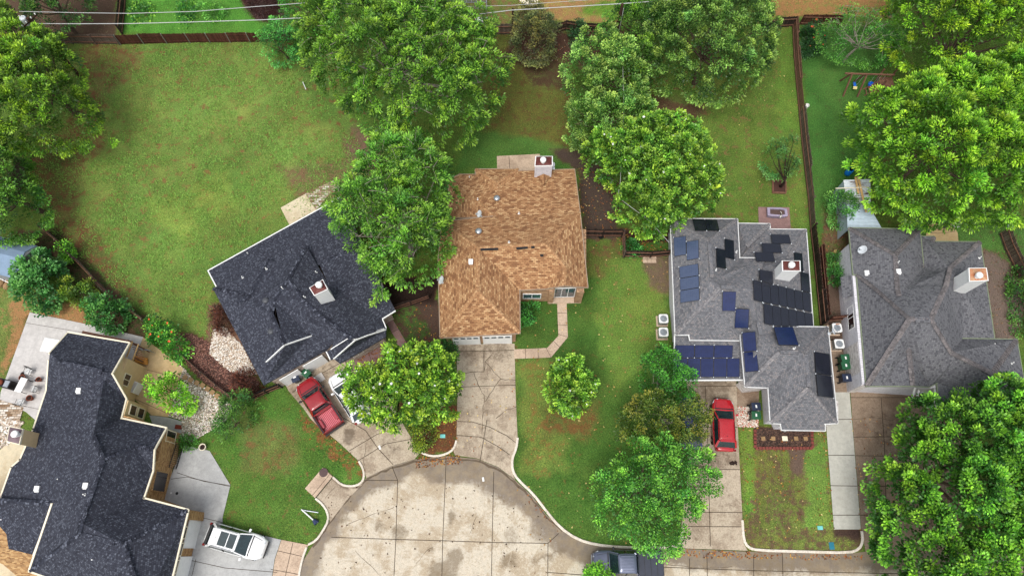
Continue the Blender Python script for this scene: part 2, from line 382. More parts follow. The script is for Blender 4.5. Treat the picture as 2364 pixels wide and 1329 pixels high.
D_RIGHT = [(1962, 890), (2220, 890), (2220, 1276), (1998, 1272), (1993, 1243), (1988, 1221), (1970, 1000)]
S_RIGHT = [(1917, 812), (1952, 812), (1958, 906), (1916, 906)]
D_LEFT = [(424, 1027), (484, 1040), (532, 1119), (514, 1194), (514, 1212), (649, 1245), (634, 1290), (618, 1400), (380, 1400), (440, 1190), (372, 1160), (400, 1085)]
A_LEFT = [(650, 1245), (712, 1257), (696, 1300), (688, 1400), (619, 1400), (635, 1290)]
PATIO_L = [(69, 721), (243, 757), (331, 778), (310, 830), (250, 900), (100, 985), (60, 950), (0, 925), (2, 905)]
PATIO_T = [(331, 778), (425, 850), (414, 880), (389, 962), (350, 958), (310, 920), (280, 860), (312, 831)]
WALK_T = [(345, 958), (389, 963), (420, 972), (420, 1010), (395, 1022), (360, 1000)]
WALK_B = [(1187, 806), (1263, 803), (1289, 775), (1286, 697), (1308, 697), (1311, 778), (1272, 825), (1187, 828)]
WALK_N = [(884, 732), (900, 726), (938, 790), (925, 812), (905, 850), (800, 850), (800, 820), (880, 800), (918, 790)]
PATIO_N = [(648, 480), (705, 448), (731, 487), (668, 519)]
PATIO_P = [(1750, 478), (1822, 479), (1826, 540), (1752, 540)]
PATIO_B = [(1147, 361), (1246, 356), (1246, 396), (1148, 396)]
PATIO_R = [(2140, 516), (2196, 518), (2210, 535), (2213, 565), (2135, 565)]
APRON = [(769, 1101), (788, 1118), (805, 1123), (822, 1122), (838, 1116), (800, 1154), (762, 1204), (757, 1183), (743, 1163), (729, 1150)]
BRICKP = [(0, 922), (55, 940), (42, 985), (0, 985)]
SLAB_B = [(18, 1020), (75, 1028), (60, 1060), (30, 1100), (0, 1160), (0, 1330), (-60, 1330), (-60, 1100)]
SLAB_C = [(-60, 1270), (90, 1310), (140, 1400), (-60, 1400)]
PAVES = [STREET, D_NAVY, D_BROWN, D_PANEL, S_PANEL, STRIP, D_RIGHT, S_RIGHT, D_LEFT, A_LEFT, PATIO_L, PATIO_T, WALK_T, WALK_B, WALK_N, PATIO_N, PATIO_P, PATIO_B, PATIO_R, APRON, BRICKP, SLAB_B, SLAB_C]
GRAVEL1 = [(494, 760), (520, 755), (560, 800), (592, 862), (560, 870), (520, 850), (484, 815)]
GRAVEL2 = [(385, 815), (425, 850), (450, 880), (535, 935), (520, 975), (440, 1020), (420, 1005), (420, 970), (390, 960), (415, 880), (424, 851)]
GRAVEL3 = [(0, 960), (55, 975), (20, 1025), (0, 1035), (-30, 1035), (-30, 960)]
GRAVEL4 = [(1702, 939), (1752, 939), (1750, 985), (1702, 985)]
MULCH1 = [(400, 770), (440, 770), (500, 800), (520, 850), (600, 880), (596, 905), (540, 925), (470, 880), (410, 820)]
BED1 = [(1743, 988), (1876, 990), (1876, 1035), (1743, 1035)]

PW = [[(p.x, p.y) for p in W2(q)] for q in PAVES]
# ---------------------------------------------------------------- ground sheet with lawns, dirt and beds
ZONES = [  # polygon, colour, feather px, dirt amount, dirt colour
    ([(-900, -900), (3300, -900), (3300, 2300), (-900, 2300)], lin(78, 104, 40), 1, .25, lin(98, 74, 52)),
    ([(150, 95), (640, 95), (720, 200), (830, 330), (840, 430), (760, 480), (600, 560), (480, 640), (500, 780), (400, 760), (300, 700), (110, 530), (60, 400), (60, 300)], lin(100, 124, 56), 14, .34, lin(122, 94, 60)),
    ([(480, 400), (760, 380), (780, 470), (500, 620), (490, 780), (400, 760), (330, 640)], lin(96, 124, 54), 40, .28, lin(128, 94, 60)),
    ([(330, 470), (520, 380), (560, 470), (420, 560)], lin(110, 132, 56), 40, .26, lin(128, 94, 60)),
    ([(180, 100), (330, 100), (320, 150), (240, 220), (230, 360), (110, 380), (90, 330), (190, 240)], lin(108, 108, 58), 26, .48, lin(120, 84, 58)),
    ([(70, 370), (200, 330), (180, 480), (240, 560), (330, 700), (290, 690), (120, 540)], lin(94, 100, 52), 26, .50, lin(108, 76, 52)),
    ([(640, 380), (840, 380), (800, 470), (700, 480)], lin(100, 106, 60), 22, .48, lin(118, 94, 70)),
    ([(780, 270), (880, 330), (860, 420), (810, 380)], lin(96, 88, 62), 16, .65, lin(112, 90, 74)),
    ([(600, 90), (760, 90), (820, 330), (760, 300), (690, 180)], lin(84, 112, 48), 20, .35, lin(108, 74, 50)),
    ([(286, -60), (650, -60), (640, 80), (283, 78)], lin(74, 128, 44), 4, .12, lin(88, 70, 48)),
    ([(-60, -60), (268, -60), (268, 90), (-60, 90)], lin(84, 76, 58), 6, .8, lin(82, 66, 54)),
    ([(540, -60), (660, -60), (640, 60), (600, 50), (560, 10)], lin(64, 40, 38), 10, .9, lin(60, 38, 36)),
    ([(1060, -60), (1240, -60), (1240, 60), (1060, 60)], lin(96, 110, 50), 8, .5, lin(120, 96, 66)),
    ([(1240, -60), (1440, -60), (1430, 55), (1240, 45)], lin(138, 124, 68), 8, .6, lin(150, 116, 78)),
    ([(1380, 5), (1440, 5), (1430, 50), (1330, 30)], lin(92, 130, 40), 14, .2, lin(120, 96, 66)),
    ([(1760, -60), (2060, -60), (2060, 40), (1770, 40)], lin(120, 114, 58), 10, .65, lin(144, 108, 70)),
    ([(1090, 80), (1330, 80), (1320, 390), (1060, 390), (1070, 330), (1130, 290)], lin(86, 92, 40), 14, .42, lin(96, 78, 46)),
    ([(1080, 300), (1310, 330), (1320, 395), (1050, 395)], lin(66, 102, 42), 16, .15, lin(80, 68, 46)),
    ([(1180, 70), (1440, 70), (1400, 130), (1300, 160), (1170, 140)], lin(74, 62, 48), 16, .85, lin(78, 58, 48)),
    ([(1190, 130), (1310, 130), (1310, 210), (1230, 200)], lin(82, 84, 46), 16, .7, lin(78, 62, 46)),
    ([(1270, 340), (1330, 340), (1440, 430), (1420, 560), (1345, 545), (1335, 400)], lin(74, 70, 52), 14, .85, lin(76, 64, 58)),
    ([(1430, 530), (1550, 530), (1550, 595), (1430, 590)], lin(64, 50, 44), 4, .95, lin(62, 44, 40)),
    ([(1500, 60), (1840, 60), (1850, 300), (1870, 530), (1560, 560), (1640, 420), (1520, 280), (1500, 200)], lin(88, 112, 44), 12, .32, lin(116, 96, 62)),
    ([(1790, 70), (1840, 70), (1850, 300), (1800, 300)], lin(86, 116, 42), 16, .2, lin(116, 96, 62)),
    ([(1500, 220), (1640, 240), (1600, 290), (1520, 280)], lin(90, 84, 56), 16, .7, lin(92, 72, 54)),
    ([(1850, 60), (2110, 60), (2010, 200), (2000, 400), (1960, 530), (1890, 540), (1860, 360)], lin(62, 104, 44), 8, .18, lin(80, 70, 48)),
    ([(1895, 480), (1965, 530), (1965, 640), (1930, 680), (1895, 640)], lin(84, 96, 50), 16, .65, lin(106, 84, 66)),
    ([(1895, 620), (1962, 620), (1962, 910), (1905, 910)], lin(80, 76, 62), 8, .85, lin(94, 78, 68)),
    ([(2090, 500), (2400, 500), (2400, 600), (2280, 600), (2130, 560)], lin(70, 108, 48), 14, .3, lin(90, 76, 56)),
    ([(2262, 570), (2330, 600), (2364, 700), (2340, 800), (2290, 790), (2270, 640)], lin(96, 88, 74), 16, .85, lin(112, 98, 90)),
    ([(1200, 560), (1550, 560), (1560, 780), (1600, 900), (1570, 1270), (1190, 1270), (1150, 1100), (1195, 900)], lin(66, 98, 38), 6, .2, lin(100, 86, 48)),
    ([(1350, 560), (1440, 560), (1420, 640), (1350, 640)], lin(88, 100, 44), 16, .45, lin(100, 78, 52)),
    ([(1400, 600), (1545, 600), (1545, 830), (1420, 900), (1380, 760)], lin(88, 116, 46), 26, .28, lin(124, 112, 66)),
    ([(1480, 590), (1550, 590), (1550, 680), (1500, 660)], lin(96, 90, 62), 14, .7, lin(108, 92, 76)),
    ([(1200, 830), (1300, 830), (1310, 1080), (1210, 1100)], lin(96, 116, 50), 26, .40, lin(122, 100, 56)),
    ([(1250, 930), (1380, 930), (1360, 1010), (1250, 1000)], lin(92, 98, 48), 24, .55, lin(108, 82, 48)),
    ([(900, 690), (1015, 690), (1030, 800), (1055, 830), (930, 830)], lin(66, 96, 42), 8, .55, lin(78, 60, 50)),
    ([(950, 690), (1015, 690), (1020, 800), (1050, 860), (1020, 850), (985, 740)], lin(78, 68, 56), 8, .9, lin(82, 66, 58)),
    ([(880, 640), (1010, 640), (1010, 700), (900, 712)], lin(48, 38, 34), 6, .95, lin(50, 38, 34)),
    ([(920, 930), (1055, 930), (1055, 1040), (970, 1050)], lin(92, 82, 46), 6, .75, lin(100, 66, 46)),
    ([(800, 790), (900, 790), (960, 860), (850, 880)], lin(80, 62, 48), 6, .9, lin(84, 58, 46)),
    ([(420, 900), (660, 895), (700, 950), (840, 1090), (760, 1200), (700, 1260), (510, 1210), (530, 1110), (480, 1030)], lin(78, 114, 44), 5, .25, lin(110, 90, 56)),
    ([(560, 960), (690, 980), (680, 1090), (560, 1090)], lin(98, 112, 56), 30, .40, lin(116, 92, 58)),
    ([(690, 940), (760, 1000), (845, 1080), (840, 1108), (770, 1060), (690, 980)], lin(80, 108, 44), 14, .5, lin(124, 84, 52)),
    ([(1706, 985), (1908, 980), (1926, 1222), (1990, 1222), (1996, 1275), (1716, 1275)], lin(102, 112, 52), 4, .52, lin(98, 82, 62)),
    ([(1820, 1030), (1880, 1020), (1885, 1080), (1830, 1090)], lin(96, 84, 68), 18, .9, lin(100, 84, 74)),
    ([(1860, 1020), (1908, 1020), (1925, 1220), (1860, 1220)], lin(98, 128, 54), 18, .2, lin(108, 88, 70)),
    ([(1708, 990), (1740, 990), (1745, 1180), (1716, 1180)], lin(92, 124, 44), 14, .25, lin(108, 88, 70)),
    ([(1925, 1221), (1990, 1221), (1990, 1245), (1925, 1240)], lin(78, 64, 56), 5, .9, lin(76, 60, 54)),
    ([(-60, 640), (70, 660), (60, 740), (0, 900), (-60, 900)], lin(92, 112, 54), 6, .35, lin(150, 118, 78)),
    ([(20, 700), (80, 690), (200, 700), (200, 765), (60, 730), (50, 800), (0, 860), (30, 760)], lin(120, 110, 66), 10, .7, lin(156, 118, 80)),
    ([(30, 530), (130, 530), (340, 740), (330, 790), (240, 760), (200, 700), (120, 620)], lin(60, 76, 40), 8, .6, lin(84, 68, 52)),
    ([(480, 700), (530, 700), (600, 870), (480, 830)], lin(100, 90, 66), 8, .7, lin(120, 92, 76)),
    (MULCH1, lin(88, 66, 56), 6, .98, lin(92, 66, 56)),
    (BED1, lin(64, 50, 42), 3, 1.0, lin(60, 46, 40)),
]
def zonecol(x, y):
    px, py = PXN(x, y)
    jx = (fbm(x, y, 1.6, 3) - .5) * 2; jy = (fbm(x, y, 1.6, 5) - .5) * 2
    col = np.zeros(x.shape + (3,)); dc = np.zeros(x.shape + (3,)); da = np.zeros(x.shape)
    for poly, c, fe, amt, dcol in ZONES:
        xs = [p[0] for p in poly]; ys = [p[1] for p in poly]
        m = (px > min(xs) - 3 * fe) & (px < max(xs) + 3 * fe) & (py > min(ys) - 3 * fe) & (py < max(ys) + 3 * fe)
        if not m.any(): continue
        k = min(fe, 24)
        d = sdist(px[m] + jx[m] * k, py[m] + jy[m] * k, poly); w = ss(-fe * .5, fe * .5, d)
        col[m] = col[m] * (1 - w)[:, None] + np.array(c) * w[:, None]
        dc[m] = dc[m] * (1 - w)[:, None] + np.array(dcol) * w[:, None]
        da[m] = da[m] * (1 - w) + amt * w
    return col, dc, da
def axis(lo, hi, s, far):
    a = list(np.arange(lo, hi + s, s)); e = s; x = hi
    while x < far: e *= 1.35; x += e; a.append(x)
    e = s; x = lo
    while x > -far: e *= 1.35; x -= e; a.insert(0, x)
    return np.array(a)
gx = axis(-62, 62, 0.3, 420); gy = axis(-18, 66, 0.3, 420)
X, Y = np.meshgrid(gx, gy); gs = X.shape
x = X.ravel(); y = Y.ravel()
gcol, gdc, gda = zonecol(x, y)
val = fbm(x, y, 5.0, 9, 4); val2 = fbm(x, y, 0.9, 21, 3)
near = (np.abs(x) < 66) & (y > -22) & (y < 70)
dpv = np.full(x.shape, 9.0); dst = np.full(x.shape, 50.0)
for i, q in enumerate(PW):
    d = -sdist(x[near], y[near], q); dpv[near] = np.minimum(dpv[near], d)
    if i == 0: dst[near] = d
gz = 0.10 * np.clip((dpv - 0.10) / 0.3, 0, 1) * (1 - np.clip((dst - 1.5) / 4, 0, 1))
gz += 0.05 * (fbm(x, y, 3.0, 40) - .5) * np.clip(dpv / 2, 0, 1)
gz = np.where(dpv < 0.12, -0.03, gz)
vv = (1 + (val - .5) * .7 + (val2 - .5) * .5)[:, None]
gcol = gcol * vv; warm = ((fbm(x, y, 2.4, 60) - .5) * 1.1)[:, None]
gm = gcol.mean(1, keepdims=True); gcol = gcol * .86 + gm * .14
gcol = np.clip(gcol * (1 + warm * np.array([0.45, -0.02, 0.12])), 0.003, 1)
me = bpy.data.meshes.new('ground')
ny, nx = gs; idx = np.arange(nx * ny).reshape(ny, nx)
q = np.stack([idx[:-1, :-1], idx[:-1, 1:], idx[1:, 1:], idx[1:, :-1]], -1).reshape(-1, 4)
me.vertices.add(nx * ny); me.vertices.foreach_set('co', np.stack([x, y, gz], -1).ravel())
me.loops.add(q.size); me.loops.foreach_set('vertex_index', q.ravel().astype(np.int32))
me.polygons.add(len(q)); me.polygons.foreach_set('loop_start', np.arange(0, q.size, 4, dtype=np.int32))
me.polygons.foreach_set('use_smooth', [True] * len(q)); me.update(calc_edges=True)
def vattr(me, name, c):
    a = me.color_attributes.new(name, 'FLOAT_COLOR', 'POINT')
    a.data.foreach_set('color', np.concatenate([c, np.ones((len(c), 1))], 1).ravel())
vattr(me, 'Grass', gcol); vattr(me, 'Dirt', gdc); fa = me.attributes.new('amt', 'FLOAT', 'POINT'); fa.data.foreach_set('value', gda)
go = bpy.data.objects.new('ground', me); COL.objects.link(go); tag(go, 'lawns and bare earth under the houses', kind='structure')
t = NT('lawn_and_earth'); g = t.n('ShaderNodeNewGeometry').outputs['Position']
A = lambda n: (lambda o: (setattr(o, 'attribute_name', n), o)[1])(t.n('ShaderNodeAttribute'))
n1 = t.noise(g, 1.3, 6, 0.72); n2 = t.noise(g, 9, 5, 0.75); n3 = t.noise(g, 34, 3, 0.7)
gr = t.mix(1.0, A('Grass').outputs['Color'], t.ramp(n2, [(0.30, (0.35, 0.45, 0.3)), (0.5, (1, 1, 1)), (0.70, (1.9, 1.75, 1.3))]), 'MULTIPLY')
gr = t.mix(1.0, gr, t.ramp(n3, [(0.35, (0.4, 0.45, 0.4)), (0.62, (1.6, 1.5, 1.3))]), 'MULTIPLY')
di = t.mix(1.0, A('Dirt').outputs['Color'], t.ramp(n2, [(0.3, (0.55, 0.55, 0.55)), (0.7, (1.35, 1.3, 1.25))]), 'MULTIPLY')
ad = t.n('ShaderNodeMath', operation='ADD'); t.l(t.mr(n1, 0.3, 0.7, -0.5, 0.5), ad.inputs[0]); t.l(A('amt').outputs['Fac'], ad.inputs[1])
ad2 = t.n('ShaderNodeMath', operation='ADD'); t.l(ad.outputs[0], ad2.inputs[0]); t.l(t.mr(n2, 0.3, 0.7, -0.18, 0.18), ad2.inputs[1])
c = t.mix(t.mr(ad2.outputs[0], 0.42, 0.68, 0, 1), gr, di); t.bump(n2, 0.8, 0.06)
me.materials.append(t.done(c, 0.95, 0.1))

# ---------------------------------------------------------------- paved sheets
def pave(name, poly, mat, z=0.02, label=None, kind='structure', step=0.35, wet=None, mark=None, uv=True):
    w = [(p.x, p.y) for p in W2(poly)]
    out = []
    for i in range(len(w)):
        a, b = w[i], w[(i + 1) % len(w)]; L = math.hypot(b[0] - a[0], b[1] - a[1]); n = max(1, int(L / step))
        for k in range(n): out.append((a[0] + (b[0] - a[0]) * k / n, a[1] + (b[1] - a[1]) * k / n))
    xs = [p[0] for p in out]; ys = [p[1] for p in out]
    ax = np.arange(min(xs), max(xs), step); ay = np.arange(min(ys), max(ys), step)
    GX, GY = np.meshgrid(ax, ay); GX = GX.ravel() + rng.uniform(-.1, .1, GX.size) * step; GY = GY.ravel() + rng.uniform(-.1, .1, GY.size) * step
    m = sdist(GX, GY, w) > step * .5
    pts = [Vector(p) for p in out] + [Vector((a, b)) for a, b in zip(GX[m], GY[m])]
    no = len(out)
    r = geometry.delaunay_2d_cdt(pts, [(i, (i + 1) % no) for i in range(no)], [list(range(no))], 1, 1e-5)
    V = r[0]; F = r[2]
    me = bpy.data.meshes.new(name)
    me.from_pydata([(v.x, v.y, z) for v in V], [], [tuple(f) for f in F]); me.update()
    if len(me.polygons) and me.polygons[0].normal.z < 0: me.flip_normals()
    faceuv(me) if uv else None
    me.materials.append(mat)
    vx = np.array([v.x for v in V]); vy = np.array([v.y for v in V]); px, py = PXN(vx, vy)
    px = px + (fbm(vx, vy, 1.8, 91) - .5) * 46; py = py + (fbm(vx, vy, 1.8, 97) - .5) * 46
    for nm, lst in (('wet', wet), ('mark', mark)):
        a = np.zeros(len(V))
        for it in (lst or []):
            if it[0] == 'line': a = np.maximum(a, it[3] * (1 - ss(it[2] * .3, it[2], dpoly(px, py, it[1], False))))
            else: a = np.maximum(a, it[3] * (1 - ss(it[2] * .45, it[2] * 1.25, np.hypot((px - it[1][0]), (py - it[1][1]) * 1.0))))
        at = me.attributes.new(nm, 'FLOAT', 'POINT'); at.data.foreach_set('value', a)
    o = bpy.data.objects.new(name, me); COL.objects.link(o); tag(o, label, None, None, kind); return o
def strips(name, lines, w, z, mat, parent, wob=0.0):
    for ln in lines:
        mb = MB(); p = [P(a, b, z) for a, b in ln]
        if wob:
            q = [p[0]]
            for a, b in zip(p, p[1:]):
                n = max(2, int((b - a).length / 0.35)); per = Vector((-(b - a).y, (b - a).x, 0)).normalized()
                for k in range(1, n + 1): q.append(a.lerp(b, k / n) + per * random.uniform(-wob, wob) * (k < n))
            p = q
        L = []; Rr = []
        for i, c in enumerate(p):
            d = (p[min(i + 1, len(p) - 1)] - p[max(i - 1, 0)]).normalized(); nrm = Vector((-d.y, d.x, 0)) * w / 2 * (random.uniform(.5, 1.4) if wob else 1)
            L.append(c + nrm); Rr.append(c - nrm)
        n = len(p); mb.v = [tuple(q) for q in Rr + L]; mb.f = [(i, i + 1, n + i + 1, n + i) for i in range(n - 1)]
        mb.build(name, mat, parent)
GUT = [(690, 1400), (694, 1329), (706, 1290), (726, 1258), (765, 1200), (788, 1167), (825, 1129), (850, 1103), (902, 1080), (957, 1066), (1030, 1060), (1100, 1066), (1148, 1086), (1185, 1114), (1224, 1150), (1258, 1195), (1294, 1230), (1340, 1258), (1400, 1270), (1480, 1276), (1700, 1284), (2400, 1300)]
street = pave('street', STREET, M_street, 0.012, 'concrete cul-de-sac with dirty gutters', wet=[('line', GUT, 46, 1.15), ('line', [(1010, 1080), (1100, 1090), (1180, 1130)], 52, 1.0), ('line', [(1250, 1210), (1300, 1260), (1360, 1290)], 40, .9), ('line', [(1700, 1290), (2100, 1300), (2500, 1320)], 46, .9)],
              mark=[('b', (1048, 1202), 22, .95), ('b', (1058, 1280), 26, .9), ('b', (1000, 1270), 14, .7), ('b', (1030, 1325), 44, .9), ('b', (875, 1218), 20, .7), ('b', (920, 1224), 26, .8), ('b', (1180, 1290), 30, .8), ('b', (806, 1206), 14, .8), ('b', (1150, 1150), 30, .5), ('b', (1270, 1290), 20, .7), ('b', (1290, 1275), 18, .7), ('b', (860, 1120), 30, .5), ('b', (1760, 1295), 60, .6), ('b', (1240, 1300), 22, .6), ('b', (1840, 1320), 60, .5), ('b', (1180, 1230), 26, .6)])
strips('grime', [[(722, 1262), (762, 1204), (786, 1168), (823, 1130), (850, 1104), (901, 1080), (956, 1064), (1030, 1057), (1100, 1063), (1149, 1083), (1188, 1112), (1226, 1147), (1260, 1191), (1298, 1226)]], 0.16, 0.0175, M_crack, street, 0.08)
strips('joint', [[(918, 1108), (914, 1240), (905, 1420)], [(1030, 1062), (1022, 1246), (1018, 1420)], [(1140, 1088), (1136, 1252), (1133, 1420)], [(765, 1239), (912, 1244), (1022, 1247), (1136, 1251), (1265, 1253), (1290, 1230)], [(1265, 1253), (1264, 1420)], [(840, 1108), (918, 1108)],
                 [(905, 1076), (918, 1108)], [(1592, 1288), (1591, 1400)], [(1632, 1276), (1634, 1400)], [(1740, 1280), (1740, 1400)], [(1806, 1276), (1810, 1400)], [(1530, 1308), (1740, 1316), (2200, 1326)], [(1264, 1320), (1400, 1330)]], 0.05, 0.018, M_joint, street)
strips('crack', [[(820, 1270), (850, 1300), (880, 1329)], [(1100, 1190), (1085, 1230)], [(960, 1300), (985, 1270), (1000, 1262)], [(1530, 1300), (1600, 1310), (1690, 1306)], [(800, 1210), (880, 1180), (910, 1170)]], 0.03, 0.019, M_crack, street, 0.05)
dn = pave('driveway', D_NAVY, M_drive, 0.022, 'stained concrete driveway of the rotated navy roofed house', mark=[('b', (805, 1012), 20, .9), ('b', (700, 915), 60, .55), ('b', (760, 850), 40, .5), ('b', (900, 1040), 30, .5), ('b', (720, 880), 30, .6)])
strips('joint', [[(844, 993), (872, 1034), (908, 1072)], [(806, 1040), (870, 1002), (905, 990)], [(826, 1063), (890, 1024), (955, 1012)], [(722, 872), (740, 900), (775, 945), (790, 962), (844, 993)], [(675, 905), (722, 872), (790, 835)]], 0.05, 0.029, M_joint, dn)
strips('crack', [[(848, 1018), (838, 1060), (842, 1075)], [(735, 855), (760, 880)]], 0.03, 0.03, M_crack, dn, 0.05)
db = pave('driveway', D_BROWN, M_drive, 0.022, 'cracked concrete driveway of the brown roofed house', mark=[('b', (1120, 905), 26, .55), ('b', (1122, 1000), 30, .5), ('line', [(1120, 810), (1118, 900), (1122, 1060)], 18, .5), ('b', (1090, 940), 20, .5), ('b', (1085, 803), 40, .6), ('b', (1150, 803), 40, .7), ('b', (1080, 1030), 20, .45), ('b', (1150, 1050), 26, .55)])
strips('joint', [[(1054, 811), (1187, 808)], [(1055, 893), (1190, 888)], [(1056, 972), (1090, 973), (1130, 985), (1170, 1005), (1193, 1023)], [(1124, 970), (1108, 1064)], [(1117, 810), (1117, 858)], [(1054, 1004), (1110, 1008), (1150, 1030), (1178, 1050)]], 0.05, 0.029, M_joint, db)
strips('crack', [[(1117, 858), (1120, 834), (1135, 818)], [(1120, 834), (1156, 874), (1190, 877)], [(1156, 874), (1130, 910), (1121, 926)], [(1060, 864), (1090, 858), (1117, 858)], [(1094, 860), (1108, 895), (1118, 912), (1113, 970), (1112, 1000)], [(1145, 965), (1170, 945), (1192, 938)]], 0.05, 0.03, M_crack, db, 0.06)
dp = pave('driveway', D_PANEL, M_drive, 0.022, 'concrete driveway running under the red hatchback', mark=[('b', (1680, 1160), 40, .4), ('b', (1650, 900), 60, .75), ('b', (1660, 1060), 40, .6), ('b', (1600, 1100), 50, .4), ('b', (1600, 1230), 40, .4)])
strips('joint', [[(1590, 892), (1702, 890)], [(1628, 890), (1633, 985), (1640, 1260)], [(1588, 986), (1703, 985)], [(1590, 1082), (1708, 1083)], [(1580, 1181), (1713, 1182)], [(1575, 1214), (1715, 1215)]], 0.05, 0.029, M_joint, dp)
pave('side_pavement', S_PANEL, M_drive2, 0.023, 'stained concrete beside the garage brick corner')
sp = pave('pavement_strip', STRIP, M_pale, 0.03, 'pale concrete strip between the patchy lawn and brown driveway')
strips('joint', [[(1911, 968), (1967, 967)], [(1912, 1050), (1973, 1050)], [(1917, 1120), (1979, 1121)], [(1923, 1188), (1985, 1188)]], 0.05, 0.037, M_joint, sp)
dr = pave('driveway', D_RIGHT, M_drive2, 0.022, 'brown stained driveway half under the big tree', mark=[('b', (2010, 960), 50, .4), ('b', (2060, 1000), 60, .5)])
strips('joint', [[(1963, 917), (2220, 917)], [(1968, 1008), (2220, 1006)], [(2034, 917), (2042, 1030), (2048, 1270)], [(1975, 1051), (2060, 1052)], [(1980, 1120), (2050, 1122)], [(1986, 1188), (2050, 1190)]], 0.05, 0.029, M_joint, dr)
strips('crack', [[(1965, 968), (2000, 963), (2038, 966), (2060, 970), (2085, 955)], [(2080, 985), (2088, 950)]], 0.04, 0.03, M_crack, dr, 0.06)
pave('side_pavement', S_RIGHT, M_drive2, 0.023, 'concrete pad under the three bins')
dl = pave('driveway', D_LEFT, M_grey, 0.022, 'smooth grey driveway under the white car')
strips('joint', [[(395, 1105), (430, 1100), (531, 1122)], [(450, 1190), (514, 1205)], [(430, 1290), (520, 1310), (640, 1320)], [(452, 1290), (440, 1340)], [(408, 1090), (470, 1110), (532, 1120)]], 0.04, 0.029, M_joint, dl)
al = pave('driveway_apron', A_LEFT, M_walk, 0.024, 'tan apron between the grey driveway and the street')
strips('joint', [[(640, 1270), (705, 1285)], [(676, 1252), (656, 1340)], [(625, 1313), (692, 1325)]], 0.04, 0.031, M_joint, al)
pl = pave('patio', PATIO_L, M_greypatio, 0.03, 'pale concrete patio behind the big charcoal roofed house')
strips('joint', [[(60, 745), (240, 775)], [(243, 757), (238, 775)], [(0, 925), (95, 945)], [(30, 880), (110, 880)]], 0.03, 0.037, M_joint, pl)
pt = pave('patio', PATIO_T, M_tanslab, 0.032, 'tan stained side patio beside the stucco wall')
strips('joint', [[(328, 850), (415, 872)], [(300, 915), (390, 955)]], 0.03, 0.039, M_joint, pt)
pave('walkway', WALK_T, M_grey, 0.026, 'short grey walk by the river rock bed')
wb = pave('walkway', WALK_B, M_walk, 0.028, 'narrow concrete walk curving to the brown house porch')
strips('joint', [[(1213, 805), (1213, 828)], [(1242, 804), (1243, 827)], [(1261, 803), (1272, 825)], [(1278, 787), (1293, 802)], [(1289, 771), (1311, 778)], [(1287, 749), (1310, 750)], [(1287, 722), (1309, 723)]], 0.035, 0.035, M_joint, wb)
wnp = pave('walkway', WALK_N, M_mauve, 0.027, 'mauve concrete walk beside the navy roofed house')
strips('joint', [[(898, 770), (925, 757)], [(850, 812), (862, 845)], [(890, 800), (900, 850)]], 0.035, 0.034, M_joint, wnp)
pave('patio', PATIO_N, M_cslab, 0.04, 'pale square slab behind the navy roofed house')
pave('patio', [(705, 448), (768, 417), (790, 432), (757, 452), (742, 470), (731, 487)], M_paver, 0.025, 'worn paver path behind the navy roofed house')
pave('patio', PATIO_P, M_mauve, 0.04, 'brown stained slab under the planter trough')
pbk = pave('patio', PATIO_B, M_walk, 0.04, 'concrete slab behind the brown roofed house')
strips('joint', [[(1175, 360), (1177, 396)]], 0.04, 0.047, M_joint, pbk)
pr = pave('patio', PATIO_R, M_tanslab, 0.04, 'cracked tan slab behind the slate roofed house')
strips('crack', [[(2138, 536), (2175, 538), (2205, 534)]], 0.06, 0.047, M_crack, pr, 0.05)
ap = pave('inlet_apron', APRON, M_drive, 0.018, 'concrete flare in front of the storm drain', mark=[('b', (745, 1185), 22, .8), ('line', [(770, 1103), (790, 1120), (830, 1125)], 14, 1)])
strips('crack', [[(775, 1122), (764, 1133), (750, 1150)]], 0.03, 0.026, M_crack, ap, 0.04)
pave('patio', BRICKP, M_paver, 0.05, 'mixed colour paver patio at the left edge')
pave('patio', SLAB_B, M_cslab, 0.03, 'cream slab along the left side of the house')
pave('patio', SLAB_C, M_cslab, 0.028, 'cream slab below the house at the left edge')
# kerbs
def kerb(label, ln, w=0.17, h=0.13):
    p = W2(ln); q = [p[0]]
    for i in range(len(p) - 1):       # Chaikin-ish smoothing
        q += [p[i].lerp(p[i + 1], .25), p[i].lerp(p[i + 1], .75)]
    q.append(p[-1]); mb = MB(); prof = [(-w / 2, -.05), (-w / 2, h - .03), (-w / 2 + .04, h), (w / 2 - .02, h), (w / 2, h - .02), (w / 2, -.05)]
    k = len(mb.v)
    for i, c in enumerate(q):
        d = (q[min(i + 1, len(q) - 1)] - q[max(i - 1, 0)]).normalized(); nr = Vector((-d.y, d.x, 0))
        for a, b in prof: mb.v.append(tuple(c + nr * a + Vector((0, 0, b))))
    m = len(prof)
    for i in range(len(q) - 1):
        for j in range(m - 1): mb.f.append((i * m + j, i * m + j + 1, (i + 1) * m + j + 1, (i + 1) * m + j))
    mb.f.append(tuple(range(m))); mb.f.append(tuple((len(q) - 1) * m + j for j in range(m))[::-1])
    o = mb.build('kerb', M_kerb); tag(o, label, None, None, 'structure'); return o
kerb('kerb round the lawn tip by the storm drain', [(769, 1101), (788, 1118), (805, 1122), (825, 1120), (838, 1110), (841, 1095), (838, 1080), (829, 1064)])
kerb('kerb of the lawn with the fallen post', [(729, 1150), (745, 1163), (756, 1180), (759, 1200), (745, 1226), (730, 1247), (712, 1256)])
kerb('short curved kerb between the two driveways', [(966, 1040), (985, 1050), (1005, 1053), (1030, 1048), (1048, 1036), (1054, 1016)])
